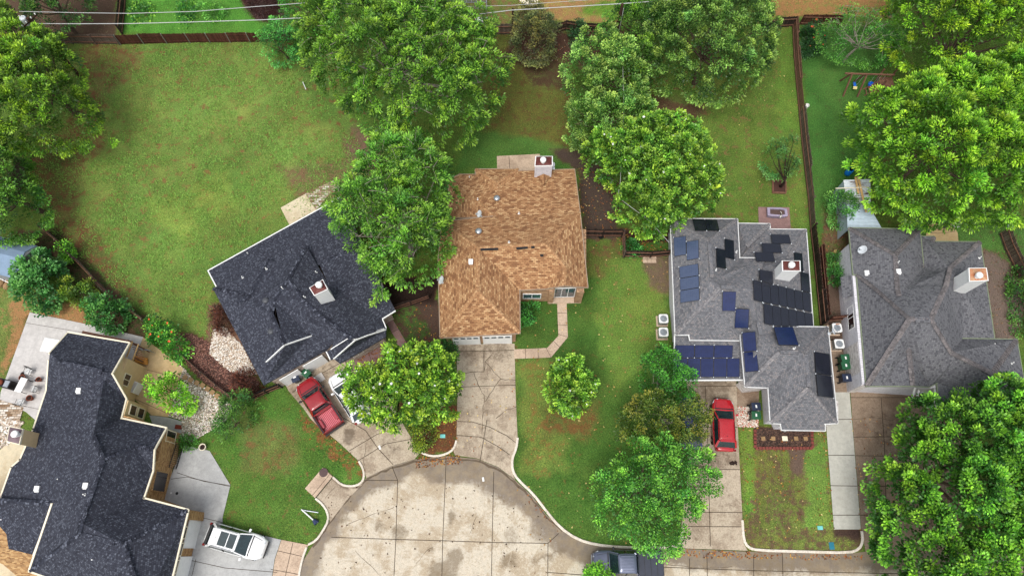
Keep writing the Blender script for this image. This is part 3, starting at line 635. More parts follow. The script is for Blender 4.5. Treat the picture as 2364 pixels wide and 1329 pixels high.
kerb('long curved kerb of the middle lawn', [(1195, 1010), (1192, 1034), (1182, 1058), (1183, 1085), (1195, 1106), (1230, 1138), (1262, 1180), (1292, 1216), (1332, 1244), (1378, 1257), (1430, 1262), (1500, 1264), (1562, 1262), (1572, 1245), (1576, 1215)], 0.2)
kerb('straight kerb of the patchy right lawn', [(1713, 1200), (1716, 1245), (1726, 1262), (1745, 1269), (1850, 1272), (1960, 1275), (1983, 1266), (1991, 1248), (1989, 1225)], 0.2)
kerb('kerb at the tan apron', [(708, 1262), (698, 1290), (690, 1329), (686, 1400)])

# ---------------------------------------------------------------- scattered small ground cover (nobody could count it)
def scatter_quads(name, label, pts, length, width, cols, mat, up=0.6, z0=0.0):
    n = len(pts); yaw = rng.uniform(0, 2 * np.pi, n); el = rng.uniform(0.1, up, n)
    d = np.stack([np.cos(yaw) * np.cos(el), np.sin(yaw) * np.cos(el), np.sin(el)], -1); s = np.stack([-np.sin(yaw), np.cos(yaw), np.zeros(n)], -1)
    L = (length * rng.uniform(.6, 1.4, n))[:, None]; w = (width * rng.uniform(.6, 1.3, n))[:, None]
    V = np.stack([pts - s * w / 2, pts + d * L * .5 + s * w * .1 + np.array([0, 0, .01]), pts + d * L, pts + s * w / 2], 1).reshape(-1, 3)
    rawmesh(name, V, np.arange(4 * n).reshape(-1, 4), cols.repeat(4, 0), mat)
    return tag(bpy.data.objects[name] if name in bpy.data.objects else None, label, name.replace('_', ' '), None, 'stuff')
def rawmesh(name, V, Q, C, mat, parent=None, smooth=False):
    me = bpy.data.meshes.new(name); k = Q.shape[1]
    me.vertices.add(len(V)); me.vertices.foreach_set('co', np.ascontiguousarray(V, dtype=np.float32).ravel())
    me.loops.add(Q.size); me.loops.foreach_set('vertex_index', Q.ravel().astype(np.int32))
    me.polygons.add(len(Q)); me.polygons.foreach_set('loop_start', np.arange(0, Q.size, k, dtype=np.int32))
    me.update(calc_edges=True)
    if C is not None:
        a = me.color_attributes.new('Col', 'FLOAT_COLOR', 'POINT'); a.data.foreach_set('color', np.concatenate([C, np.ones((len(C), 1))], 1).astype(np.float32).ravel())
    me.materials.append(mat); o = bpy.data.objects.new(name, me); COL.objects.link(o)
    if parent is not None: o.parent = parent
    return o
def leafmat(name, trans=0.25, rough=0.5, spec=0.35):
    t = NT(name); a = t.n('ShaderNodeAttribute'); a.attribute_name = 'Col'
    n = t.noise(t.n('ShaderNodeNewGeometry').outputs['Position'], 7, 2)
    c = t.mix(1.0, a.outputs['Color'], t.ramp(n, [(0.3, (.8, .82, .8)), (0.7, (1.15, 1.12, 1.1))]), 'MULTIPLY')
    m = t.done(c, rough, spec)
    if trans:
        tr = t.n('ShaderNodeBsdfTranslucent'); t.l(t.mix(1.0, c, (1.5, 1.6, .7), 'MULTIPLY'), tr.inputs[0])
        ms = t.n('ShaderNodeMixShader'); ms.inputs[0].default_value = trans
        t.l(t.b.outputs[0], ms.inputs[1]); t.l(tr.outputs[0], ms.inputs[2]); t.l(ms.outputs[0], t.t.nodes['Material Output'].inputs[0])
    return m
M_blade = leafmat('grass_blades', 0.15, 0.6, 0.2); M_litter = leafmat('dry_leaf', 0.1, 0.8, 0.1); M_pebble = leafmat('river_pebble', 0, 0.7, 0.3)
def dirtfac(x, y):
    return fbm(x, y, 0.8, 77, 3)
HOUSEPX = [[(500, 640), (770, 490), (880, 700), (860, 790), (620, 870)], [(1060, 400), (1320, 400), (1340, 660), (1200, 690), (1190, 780), (1030, 780), (1030, 500)], [(1560, 520), (1700, 520), (1860, 540), (1900, 760), (1910, 960), (1790, 970), (1700, 860), (1570, 850)],
           [(1960, 560), (2120, 560), (2280, 600), (2340, 800), (2340, 1000), (2180, 900), (1970, 890)], [(140, 790), (300, 810), (350, 1150), (430, 1200), (380, 1400), (-60, 1400), (60, 950)]]
N = 330000
bx = rng.uniform(-58, 58, N); by = rng.uniform(-6, 62, N); px, py = PXN(bx, by)
k = (px > -40) & (px < 2404) & (py > -40) & (py < 1370)
bx, by, px, py = bx[k], by[k], px[k], py[k]
keep = np.ones(bx.shape, bool)
for q_ in PW: keep &= sdist(bx, by, q_) < -0.06
for q_ in HOUSEPX + [GRAVEL1, GRAVEL2, GRAVEL3, GRAVEL4, BED1, [(1775, 415), (1820, 415), (1820, 450), (1775, 450)]]: keep &= ~inpoly(px, py, q_)
c_, d_, a_ = zonecol(bx, by)
keep &= (fbm(bx, by, 0.9, 31, 3) - .5) * 2.2 + a_ * .95 < 0.62
bx, by, c_ = bx[keep], by[keep], c_[keep]
hv = (0.7 + rng.random(len(bx)) * 1.15)[:, None]; w_ = rng.random(len(bx))[:, None]
bc = c_ * hv * (1 + (w_ - .45) * np.array([.7, .15, -.1])) * np.array([1.0, 1.12, 1.1])
zg = 0.10 * (np.abs(by) < 0)  # ground is within 10 cm
o = None
pts = np.stack([bx, by, np.full(len(bx), 0.03)], -1)
from bisect import bisect_left
ix = np.clip(np.searchsorted(gx, bx), 1, nx - 1); iy = np.clip(np.searchsorted(gy, by), 1, ny - 1)
pts[:, 2] = gz.reshape(ny, nx)[iy, ix] - 0.01
yaw = rng.uniform(0, 2 * np.pi, len(bx)); el = rng.uniform(.2, 1.0, len(bx))
def inzone_(poly, n):
    w = [(p.x, p.y) for p in W2(poly)]; xs_ = [p[0] for p in w]; ys_ = [p[1] for p in w]
    a = rng.uniform(min(xs_), max(xs_), n); b = rng.uniform(min(ys_), max(ys_), n); k = inpoly(a, b, w) & (fbm(a, b, 1.4, 12, 3) + rng.uniform(-.12, .12, n) > .47); return a[k], b[k]
def blades(name, label, pts, yaw, el, L, w, C, mat):
    d = np.stack([np.cos(yaw) * np.cos(el), np.sin(yaw) * np.cos(el), np.sin(el)], -1); s = np.stack([-np.sin(yaw), np.cos(yaw), np.zeros(len(yaw))], -1)
    L = L[:, None]; w = w[:, None]
    V = np.stack([pts - s * w / 2, pts + s * w / 2, pts + d * L], 1).reshape(-1, 3)
    o = rawmesh(name, V, np.arange(3 * len(pts)).reshape(-1, 3), C.repeat(3, 0), mat); return tag(o, label, name.replace('_', ' '), None, 'stuff')
nf = 60000; fx, fy = inzone_(ZONES[1][0], nf)
blades('coarse_grass', 'coarse tufted grass of the big left field', np.stack([fx, fy, np.full(len(fx), .02)], -1), rng.uniform(0, 6.28, len(fx)), rng.uniform(.2, .9, len(fx)), rng.uniform(.14, .30, len(fx)), rng.uniform(.04, .08, len(fx)), np.array(lin(112, 150, 66)) * rng.uniform(.6, 1.5, (len(fx), 1)), M_blade)
blades('grass', 'short green grass blades covering the lawns', pts, yaw, el, rng.uniform(.07, .2, len(bx)), rng.uniform(.03, .08, len(bx)), bc, M_blade)

def inzone(poly, n, z=0.03):
    w = [(p.x, p.y) for p in W2(poly)]; xs = [p[0] for p in w]; ys = [p[1] for p in w]
    a = rng.uniform(min(xs), max(xs), n); b = rng.uniform(min(ys), max(ys), n); k = inpoly(a, b, w); return a[k], b[k]
# fallen leaves
LP = []; LC = []
def litter(poly, n, cols, z=0.09):
    a, b = inzone(poly, n); c = np.array(cols)[rng.integers(0, len(cols), len(a))] * rng.uniform(.7, 1.2, (len(a), 1))
    LP.append(np.stack([a, b, np.full(len(a), z)], -1)); LC.append(c)
OR = [lin(160, 100, 52), lin(140, 84, 52), lin(180, 138, 74), lin(104, 68, 46)]; PK = [lin(214, 190, 130), lin(190, 150, 96), lin(150, 96, 60)]
litter([(1200, 560), (1550, 560), (1570, 1260), (1190, 1260)], 260, PK); litter([(1330, 380), (1440, 430), (1440, 560), (1345, 545)], 260, OR + PK)
litter([(1430, 530), (1540, 530), (1540, 590), (1430, 590)], 200, OR); litter([(690, 940), (845, 1080), (840, 1105), (760, 1060), (690, 990)], 300, OR)
litter([(900, 700), (1055, 700), (1055, 860), (930, 800)], 130, OR); litter([(960, 1000), (1055, 930), (1055, 1040), (990, 1050)], 300, OR)
litter([(1706, 985), (1910, 985), (1926, 1260), (1720, 1260)], 190, OR + PK); litter([(1895, 990), (1925, 1220), (1915, 1220), (1905, 990)], 130, OR)
litter([(960, 1054), (1060, 1046), (1070, 1070), (960, 1080)], 260, OR + [lin(80, 54, 38)], .03); litter([(1560, 1266), (1760, 1273), (1760, 1290), (1560, 1284)], 200, OR, .03)
litter([(1760, 1276), (1990, 1280), (1990, 1292), (1760, 1288)], 120, OR, .03); litter([(1195, 1115), (1300, 1215), (1285, 1225), (1185, 1122)], 120, OR, .03)
litter([(1960, 950), (2080, 950), (2080, 1260), (1980, 1260)], 140, OR + PK, .04); litter([(1500, 60), (1840, 60), (1860, 520), (1640, 520)], 130, PK)
litter([(800, 790), (900, 790), (930, 850), (830, 850)], 240, OR); litter([(1895, 520), (1960, 520), (1955, 680), (1900, 660)], 260, [lin(120, 76, 60), lin(150, 100, 70)])
litter([(1100, 830), (1190, 830), (1190, 1050), (1060, 1050)], 50, PK, .04); litter([(760, 1120), (1260, 1120), (1260, 1329), (720, 1329)], 110, [lin(60, 44, 36), lin(90, 66, 48)], .025)
litter([(2265, 570), (2364, 600), (2364, 800), (2300, 790)], 200, [lin(140, 110, 90), lin(110, 84, 70)])
litter([(1190, 90), (1440, 90), (1400, 130), (1200, 150)], 260, [lin(140, 90, 66), lin(176, 150, 130)])
pp = np.concatenate(LP); cc = np.concatenate(LC); n_ = len(pp)
blades('fallen_leaves', 'small orange and yellow leaves fallen on lawns and gutters', pp, rng.uniform(0, 6.28, n_), rng.uniform(0, .3, n_), rng.uniform(.08, .2, n_), rng.uniform(.07, .15, n_), cc, M_litter)
# pebbles and mulch chips
def pebbles(name, label, poly, n, smin, smax, cols, flat=0.6, mat=None):
    a, b = inzone(poly, n); m = len(a); s = rng.uniform(smin, smax, m); c = np.array(cols)[rng.integers(0, len(cols), m)] * rng.uniform(.8, 1.15, (m, 1))
    base = np.array([[1, 0, 0], [0, 1, 0], [-1, 0, 0], [0, -1, 0], [0, 0, 1], [.7, .7, .45], [-.7, .6, .5]])[:6]
    base = np.array([[1, 0, 0], [.5, .87, 0], [-.5, .87, 0], [-1, 0, 0], [-.5, -.87, 0], [.5, -.87, 0], [.45, .3, .8], [-.45, .35, .85], [0, -.5, .8]])
    F = np.array([[0, 1, 6], [1, 2, 7], [1, 7, 6], [2, 3, 7], [3, 4, 8], [3, 8, 7], [4, 5, 8], [5, 0, 6], [5, 6, 8], [6, 7, 8]])
    V = base[None] * (1 + rng.uniform(-.2, .2, (m, 9, 1))); yaw = rng.uniform(0, 6.28, m); sx = rng.uniform(.6, 1, m)
    vx = V[:, :, 0] * sx[:, None]; vy = V[:, :, 1]; ca, sa = np.cos(yaw)[:, None], np.sin(yaw)[:, None]
    V = np.stack([(vx * ca - vy * sa) * s[:, None] + a[:, None], (vx * sa + vy * ca) * s[:, None] + b[:, None], V[:, :, 2] * s[:, None] * flat + .04 + rng.uniform(0, .03, (m, 1))], -1).reshape(-1, 3)
    Q = (F[None] + (np.arange(m) * 9)[:, None, None]).reshape(-1, 3)
    o = rawmesh(name, V, Q, c.repeat(9, 0), mat or M_pebble); return tag(o, label, 'gravel' if 'gravel' in name else 'mulch', None, 'stuff')
WH = [lin(214, 206, 196), lin(190, 176, 160), lin(226, 220, 212), lin(150, 136, 122), lin(172, 150, 128)]
pebbles('gravel', 'white river rock bed beside the navy roofed house', GRAVEL1, 5500, .04, .11, WH)
pebbles('gravel', 'grey and white pebble bed with stepping stones', GRAVEL2, 13000, .035, .09, WH + [lin(130, 120, 112)])
pebbles('gravel', 'white stones at the left edge below the pavers', GRAVEL3, 900, .06, .14, WH)
pebbles('gravel', 'white and red pebble patch by the brick corner', GRAVEL4, 2200, .035, .075, WH + [lin(180, 90, 70)])
pebbles('mulch', 'reddish brown wood mulch beside the diagonal fence', MULCH1, 9000, .04, .09, [lin(112, 74, 62), lin(90, 58, 50), lin(136, 98, 84), lin(72, 50, 44)], .35)
pebbles('mulch', 'dark wood mulch inside the brick edged bed', BED1, 3500, .03, .07, [lin(70, 50, 42), lin(96, 72, 60), lin(50, 38, 32)], .35)
# ---------------------------------------------------------------- houses
class House:
    def __init__(s, name, label, at, V, F, roofmat, trim, trimw=0.11, notrim=(), th=0.16):
        s.root = thing(name, P(*at, 0), label, 'house')
        s.V = {k: P(*v) for k, v in V.items()}; s.tris = []; s.tv = []
        mb = MB(); edges = {}
        for f in F:
            f = f.split(); pts = [s.V[k] for k in f]
            n = Vector((0, 0, 0))
            for i in range(len(pts)):
                a, b = pts[i], pts[(i + 1) % len(pts)]; n += a.cross(b)
            if n.z < 0: pts = pts[::-1]; f = f[::-1]
            mb.poly(pts); mb.poly([p - Vector((0, 0, th)) for p in pts[::-1]])
            k = len(s.tv); s.tv += pts
            for t in geometry.tessellate_polygon([pts]): s.tris.append(tuple(k + i for i in t))
            for i in range(len(f)):
                e = (f[i], f[(i + 1) % len(f)])
                if (e[1], e[0]) in edges: edges.pop((e[1], e[0]))
                else: edges[e] = 1
        for a, b in edges:
            pa, pb = s.V[a], s.V[b]; d = Vector((0, 0, th)); mb.poly([pa, pa - d, pb - d, pb])
        s.roof = mb.build('roof', roofmat, s.root)
        if trim is not None:
            for a, b in edges:
                if (a + ' ' + b) in notrim or (b + ' ' + a) in notrim: continue
                pa, pb = s.V[a], s.V[b]; d = (pb - pa); o = Vector((d.y, -d.x, 0)).normalized() * (trimw / 2 + 0.003)
                z = Vector((0, 0, -.05)); e = d.normalized() * trimw * .5
                tb = MB(); tb.bar(pa + o + z - e, pb + o + z + e, trimw, 0.13); tb.build('gutter', trim, s.root)
        s.bvh = BVHTree.FromPolygons([tuple(v) for v in s.tv], s.tris)
        s.rm = roofmat
    def hit(s, px, py, up=0.0):
        o = Vector((0, 0, CAMH)); h, n, i, d = s.bvh.ray_cast(o, RAY(px, py))
        if h is None: h = P(px, py, 3.2); n = Vector((0, 0, 1))
        if n.z < 0: n = -n
        return h + n * up, n
    def walls(s, polys, h, mat, label=None, z=0.0, px=True):
        for i, pl in enumerate(polys):
            w = [(p.x, p.y) for p in W2(pl)] if px else pl
            mb = MB(); mb.prism(w, -0.05, h); o = mb.build('wall', mat, s.root)
            if label: o['label'] = label
        return o
    def eavewalls(s, names, inset, h, mat, label=None):
        p = [s.V[k] for k in names.split()]; n = len(p); c = []
        A = sum(p[i].x * p[(i + 1) % n].y - p[(i + 1) % n].x * p[i].y for i in range(n))
        if A < 0: p = p[::-1]
        for i in range(n):
            a, b, d = p[i - 1].to_2d(), p[i].to_2d(), p[(i + 1) % n].to_2d()
            e1 = (b - a).normalized(); e2 = (d - b).normalized(); n1 = Vector((-e1.y, e1.x)); n2 = Vector((-e2.y, e2.x))
            k = (n1 + n2); k = k / max(0.3, k.dot(n1)); c.append(b + k * inset)
        s.walls([[(v.x, v.y) for v in c]], h, mat, label, px=False)
    def gable(s, names, inset, mat, label=None):
        p = [s.V[k] - Vector((0, 0, .17)) for k in names.split()]; a, b = p[0], p[-1]
        d = (b - a); nrm = Vector((-d.y, d.x, 0)).normalized(); c = sum((v for v in s.V.values()), Vector()) / len(s.V)
        if (c - a).dot(nrm) < 0: nrm = -nrm
        mb = MB(); t = nrm * inset; e = d.normalized() * inset * .6; q = [v + t for v in p]; q[0] += e; q[-1] -= e
        q2 = [v + nrm * .12 for v in q]; m = len(q)
        mb.poly(q); mb.poly(q2[::-1])
        for i in range(m): j = (i + 1) % m; mb.poly([q[j], q[i], q2[i], q2[j]])
        o = mb.build('gable_wall', mat, s.root)
        if label: o['label'] = label
    def ridges(s, chains, mat, w=0.34):
        for ch in chains:
            p = [s.V[k] for k in ch.split()]; mb = MB(); m = 0
            for si, (a, b) in enumerate(zip(p, p[1:])):
                d = b - a; L = d.length; n = max(1, int(L / .28)); per = Vector((d.y, -d.x, 0)).normalized()
                for i in range(n):
                    for tt, hh in (((i) / n, .045), ((i + .97) / n, .10)):
                        q = a + d * tt; x = per * w / 2 * random.uniform(.93, 1.07); dz = Vector((0, 0, hh)); dn = Vector((0, 0, hh - w * .2))
                        mb.v += [tuple(q - x + dn), tuple(q + dz), tuple(q + x + dn)]; m += 1
            for i in range(m - 1):
                k = i * 3; mb.f += [(k, k + 3, k + 4, k + 1), (k + 1, k + 4, k + 5, k + 2)]
            mb.build('ridge_cap', mat, s.root)
    def ventpipe(s, px, py, kind):
        h, n = s.hit(px, py); mb = MB(); g = MATS
        if kind == 'turbine':
            mb.lathe(h + Vector((0, 0, -.05)), [(.16, 0), (.16, .12), (.27, .2), (.30, .3), (.24, .4), (.08, .44)], 14); m, nm = M_metal, 'roof_vent'
        elif kind == 'dome':
            mb.lathe(h + Vector((0, 0, -.05)), [(.22, 0), (.24, .1), (.27, .16), (.22, .24), (.09, .28)], 14); m, nm = M_greytrim, 'roof_vent'
        elif kind == 'box':
            mb.box(h + Vector((0, 0, .07)), (.38, .38, .18)); mb.box(h + Vector((0, -.22, .03)), (.34, .1, .08)); m, nm = M_white, 'roof_vent'
        else:
            mb.lathe(h + Vector((0, 0, -.08)), [(.11, 0), (.11, .08), (.045, .12), (.045, .38)], 8); m, nm = M_white, 'vent_pipe'
        return mb.build(nm, m, s.root, smooth=kind in ('turbine', 'dome'))
    def slot(s, a, b, w=0.32):
        p, n = s.hit(*a, .03); q, n2 = s.hit(*b, .03); mb = MB(); mb.bar(p, q, w, .14)
        return mb.build('ridge_vent', s.rm, s.root, bevel=.02)
def chimney(h, quad, ztop, drop, wallm, capm, flue, label=None):
    q = [P(a, b, ztop) for a, b in quad]; c = sum(q, Vector()) / 4
    mb = MB(); mb.prism([(v.x, v.y) for v in q], ztop - drop, ztop - .06); ch = mb.build('chimney', wallm, h.root)
    if label: ch['label'] = label
    mb = MB(); mb.prism([tuple((c + (v - c) * 1.06).to_2d()) for v in q], ztop - .16, ztop); mb.build('chimney_rim', M_white if wallm != M_tan else M_cream, ch)
    mb = MB(); k = [c + (v - c) * .95 for v in q]; z = Vector((0, 0, .015)); ap = c + Vector((0, 0, .14))
    for i in range(4): mb.poly([k[i] + z, ap, k[(i + 1) % 4] + z]) if (k[0] - c).cross(k[1] - c).z < 0 else mb.poly([k[i] + z, k[(i + 1) % 4] + z, ap])
    mb.build('chimney_cap', capm, ch)
    f = P(*flue, ztop + .45); mb = MB(); mb.lathe((f.x, f.y, ztop), [(.17, 0), (.17, .28), (.16, .29), (.16, .33), (.27, .34), (.27, .52), (.21, .58), (.05, .61)], 16)
    mb.build('flue', M_white, ch, smooth=False)
def dish(px, py, z, az, label, house=None, r=.36, el=35):
    base = (house.hit(px, py)[0] if house else P(px, py, z))
    t = thing('satellite_dish', base, label, 'satellite dish', 'satellite dishes on the roofs')
    top = base + Vector((0, 0, .55)); mb = MB(); mb.tube([base - Vector((0, 0, .1)), base + Vector((0, 0, .3)), top], .03, 8); mb.box(base + Vector((0, 0, .02)), (.22, .22, .03)); mb.build('mast', M_dish, t)
    d = Vector((math.cos(R(az)) * math.cos(R(el)), math.sin(R(az)) * math.cos(R(el)), math.sin(R(el)))); M = d.to_track_quat('Z', 'Y').to_matrix()
    mb = MB(); prof = [(.01, 0), (r * .35, .012), (r * .7, .05), (r, .11), (r + .012, .105), (r * .7, .035), (r * .35, -.005), (.01, -.02)]
    mb.lathe(top + d * .05, prof, 22, M @ Matrix.Diagonal((.82, 1, 1))); mb.build('reflector', M_dish, t, smooth=True)
    mb = MB(); e = top + d * .48 - Vector((0, 0, .12)); mb.tube([top - Vector((0, 0, .12)), e], .018, 6); mb.box(e, (.09, .16, .09)); mb.build('feed_arm', M_metal, t)
def windowp(h, a, b, z0, z1, out, label=None, glass=None, frame=None, mull=1, name='window'):
    """window on a wall running from ground pixel a to b; out = outward offset"""
    p, q = P(*a, 0), P(*b, 0); d = (q - p); L = d.length; d.normalize(); n = Vector((d.y, -d.x, 0)) * out
    M = Matrix((d, Vector((n.x, n.y, 0)).normalized(), Vector((0, 0, 1)))).transposed()
    c = (p + q) / 2 + n + Vector((0, 0, (z0 + z1) / 2)); mb = MB(); w = .07
    for s_ in (-1, 1):
        mb.box(c + d * s_ * (L / 2 + w / 2), (w, .09, z1 - z0 + 2 * w), M); mb.box(c + Vector((0, 0, s_ * ((z1 - z0) / 2 + w / 2))), (L - .002, .085, w), M)
    for k in range(1, mull): mb.box(c + d * (k / mull - .5) * L, (.05, .08, z1 - z0 - .004), M)
    f = mb.build(name, frame or M_white, h.root)
    if label: f['label'] = label
    mb = MB(); mb.box(c, (L - .01, .04, z1 - z0 - .01), M); mb.build('pane', glass or M_glass, f)
    return f

# --- brown roofed house
bv = dict(a=(1061, 403, 2.4), b=(1098, 403, 2.4), b1=(1098, 391, 2.4), b2=(1197, 390, 2.4), b3=(1197, 395, 2.45), c=(1326, 391, 2.4), d=(1338.6, 490, 3.4), e=(1356.6, 663, 3.0), g=(1302, 659, 4.15), f=(1303, 613, 4.3),
          h=(1259, 563, 4.8), i=(1105, 572, 4.8), j=(1103, 672, 4.8), k=(1200, 768, 2.9), l=(1016.5, 779, 2.9), m=(1021, 512, 3.3), w1=(1035, 503, 2.35), w0=(1036, 415, 2.35), n=(1143, 499, 3.4), s1=(1199, 669, 2.95), s2=(1259, 666, 2.95), p=(1147, 422, 3.0), p2=(1147, 444, 2.95), w2=(1012, 600, 2.95))
H1 = House('brown_roof_house', 'brown shingle roofed brick house at the head of the cul-de-sac', (1180, 600), bv,
           ['b1 b2 p', 'b1 p p2 b', 'b2 b3 p2 p', 'a b p2 n w0', 'b3 c d n p2', 'n d h i m', 'w0 n w1', 'm i j l w2', 'l j k', 'i s1 k j', 'i h f s2 s1', 'd e g f h', 'f g s2'], M_brownroof, plain('tan_gutter', lin(150, 130, 110), .6), .07)
M_capb = shingle('brown_cap_shingles', [lin(146, 108, 76), lin(168, 128, 90), lin(184, 144, 104), lin(204, 168, 126)], .2, .3, lin(120, 90, 66), .15, lin(110, 84, 64))
H1.ridges(['m i', 'i h', 'd h', 'h f', 'i j', 'j l', 'j k', 'w0 n', 'b1 p', 'b2 p', 'p p2', 'f g'], M_capb)
H1.eavewalls('a w1 m l k s1 s2 e d c', .42, 2.35, M_brownbrick)
H1.walls([[(1030, 560), (1346, 560), (1346, 672), (1264, 676), (1264, 695), (1202, 695), (1190, 789), (1034, 794)]], 2.85, M_brownbrick, 'tan and brown brick front wall')
H1.gable('s2 g e', .25, M_white, 'white boarded gable over the porch')
mb = MB()
for (x0, x1) in ((1264, 1276), (1325, 1341)): mb = MB(); mb.prism([tuple(P(a, b, 0).to_2d()) for a, b in ((x0, 700), (x1, 700), (x1, 676), (x0, 676))], -.05, 2.9); mb.build('porch_pillar', M_brownbrick, H1.root)
mb = MB(); mb.prism([tuple(P(a, b, 0).to_2d()) for a, b in ((1266, 701), (1340, 700), (1341, 672), (1266, 674))], -.05, .14); mb.build('porch_floor', M_walk, H1.root)
windowp(H1, (1208, 695), (1246, 695), .9, 1.9, .03, 'wide two pane front window', mull=2)
windowp(H1, (1279, 688), (1323, 687), .4, 2.5, .02, 'pale glazed porch window', mull=3)
for a, b, lb in (((1050, 794), (1108, 792.5), 'left white garage door'), ((1118, 792), (1180, 790), 'right white garage door')):
    f = windowp(H1, a, b, 0.0, 2.15, .06, lb, M_white, M_white, 1, 'garage_door')
    p, q = P(*a, 0), P(*b, 0); d = (q - p)
    for k in range(4): mb = MB(); mb.bar(p + d * (k / 4 + .04) + Vector((0, -.115, 1.95)), p + d * (k / 4 + .21) + Vector((0, -.115, 1.95)), .02, .28); mb.build('door_window', M_glass, f)
chimney(H1, [(1237, 361), (1275, 361), (1275, 382), (1235, 383)], 4.6, 3.6, M_siding, M_maroon, (1254, 369))
mb = MB(); a, b, c = P(1237, 405, 2.62), P(1273, 404, 2.62), P(1255, 426, 3.05); t_ = P(1255, 398, 3.2); mb.poly([a, c, t_]); mb.poly([c, b, t_]); mb.build('chimney_cricket', M_brownroof, H1.root)
for q in ((1147, 460), (1105, 536)): H1.ventpipe(*q, 'turbine')
for q in ((1103, 461), (1198, 493), (1175, 560), (1084, 411)): H1.ventpipe(*q, 'pipe')
H1.ventpipe(1087, 604, 'box')
for a, b in (((1108, 577), (1150, 575)), ((1192, 574), (1218, 572)), ((1226, 571), (1234, 571)), ((1247, 590), (1254, 590))):
    p, n = H1.hit(*a, .10); q, _ = H1.hit(*b, .10); mb = MB(); mb.bar(p, q, .2, .05); mb.build('tar_patch', M_black, H1.root)
dish(1110, 500, 3, 195, 'small dish on the dark valley of the brown roof', H1)
dish(1023, 652, 3, 185, 'dish on the left eave of the brown roof', H1, .42)
dish(1278, 389, 3.3, 200, 'dish mounted beside the white sided chimney of the brown roof', None, .3)

# --- navy charcoal roofed house, rotated
nv = dict(a=(480, 624.5, 2.4), ne=(785, 456, 2.4), re=(837, 562, 3.7), se=(913, 717, 2.7), nt=(882.5, 736, 2.7), nt2=(891.5, 757, 2.6), R1=(738, 611, 3.6), x1=(700, 632, 3.3), c=(499.5, 662, 3.0), nx=(620, 614, 3.3),
          d=(491.5, 666, 3.1), p1=(620, 597, 3.6), q1=(579, 680, 4.2), p1b=(634, 604, 3.6), q2=(592, 690, 4.2), P2=(707, 567, 3.8), e1=(758, 656, 3.8), M=(666, 644, 5.2), w1=(548, 699, 4.2), w2=(595, 719, 4.5), r0=(632, 693, 5.1), fg=(657, 796, 4.8),
          fl=(614.8, 835, 3.3), fr=(719, 775, 3.5), bl=(608.5, 888.5, 2.7), br=(753, 808, 2.7), x2=(770, 790, 3.2), G=(812, 782, 4.4), gt=(820, 785, 4.4), x3=(764, 806, 2.9), x4=(804, 781, 3.6), rr=(848, 774, 3.9),
          k1=(753, 811, 2.7), k2=(762.5, 830, 2.6), k3=(785, 839, 2.6), k4=(891, 777, 2.6), k5=(891, 760.5, 2.9), k6=(770.5, 828, 2.9), s1=(753.8, 766, 3.7), s2=(703, 699, 4.9), w3=(627, 725, 4.95))
H2 = House('navy_roof_house', 'charcoal blue shingle house turned at an angle, red pickup in front', (680, 700), nv,
           ['a ne re R1 x1 nx c', 'R1 re se nt nt2 rr G s2 e1', 'P2 e1 s2 M', 'P2 M r0 q2 p1b', 'd p1 q1', 'p1 p1b q2 q1', 'd q1 q2 r0 w3 fg fl bl', 'M s2 G x4 x3 x2 s1 r0', 'r0 s1 fr fg', 'fl fg fr s1 x2 br bl', 'k1 k2 k6 k3 k4 k5 rr gt x4 x3'],
           M_navyroof, None)
for a, b in (('a', 'ne'), ('a', 'c'), ('se', 'nt'), ('nt', 'nt2'), ('x3', 'x4'), ('k1', 'k2')):
    mb = MB(); mb.bar(H2.V[a] + Vector((0, 0, -.04)), H2.V[b] + Vector((0, 0, -.04)), .1, .12)
    mb.build('gutter', M_white, H2.root)
for ch in ('fl fg', 'fg fr', 'k6 gt', 'gt rr', 'rr k5'):
    a, b = ch.split(); mb = MB(); mb.bar(H2.V[a] + Vector((0, 0, -.02)), H2.V[b] + Vector((0, 0, -.02)), .07, .16)
    mb.build('gable_trim', M_white, H2.root)
M_cap2 = shingle('navy_cap_shingles', [lin(34, 36, 44), lin(50, 52, 62), lin(64, 67, 78), lin(110, 114, 126)], .2, .3, lin(24, 26, 32), .15, lin(36, 38, 46))
H2.ridges(['M P2', 'M s2 G', 'p1 q1', 'q1 w1', 'd q1', 'r0 w3 fg', 'R1 re', 'M r0'], M_cap2)
H2.eavewalls('a ne re se nt nt2 k4 k3 x2 br bl d c', .45, 2.4, M_pinkbrick)
H2.walls([[(650, 893), (762, 828), (740, 790), (625, 845)]], 2.65, M_pinkbrick, 'pale pink brick garage wall')
H2.walls([[(800, 840), (888, 788), (880, 770), (790, 815)]], 2.5, M_pinkbrick)
H2.gable('fl fg fr', .1, M_white); H2.gable('k6 gt k5', .15, M_white)
for a, b, lb in (((664, 888), (702, 866), 'left white garage door behind the bins'), ((716, 857), (756, 834), 'right white garage door')): windowp(H2, a, b, 0, 2.1, .07, lb, M_white, M_white, 1, 'garage_door')
for a, b in (((822, 829), (842, 817)), ((844, 815), (864, 803))): windowp(H2, a, b, .9, 1.9, .05, mull=2)
chimney(H2, [(744.8, 645.5), (714.6, 664), (725.6, 681.5), (756, 667)], 6.6, 2.6, M_white, M_maroon, (736, 657))
for q in ((614, 694), (626, 765)): H2.ventpipe(*q, 'dome')
for q in ((561, 641), (615, 621), (652, 665), (703, 686), (730, 629), (573, 586)): H2.ventpipe(*q, 'pipe')

M_guttw = plain('dull_white_gutter', lin(206, 206, 204), .5)
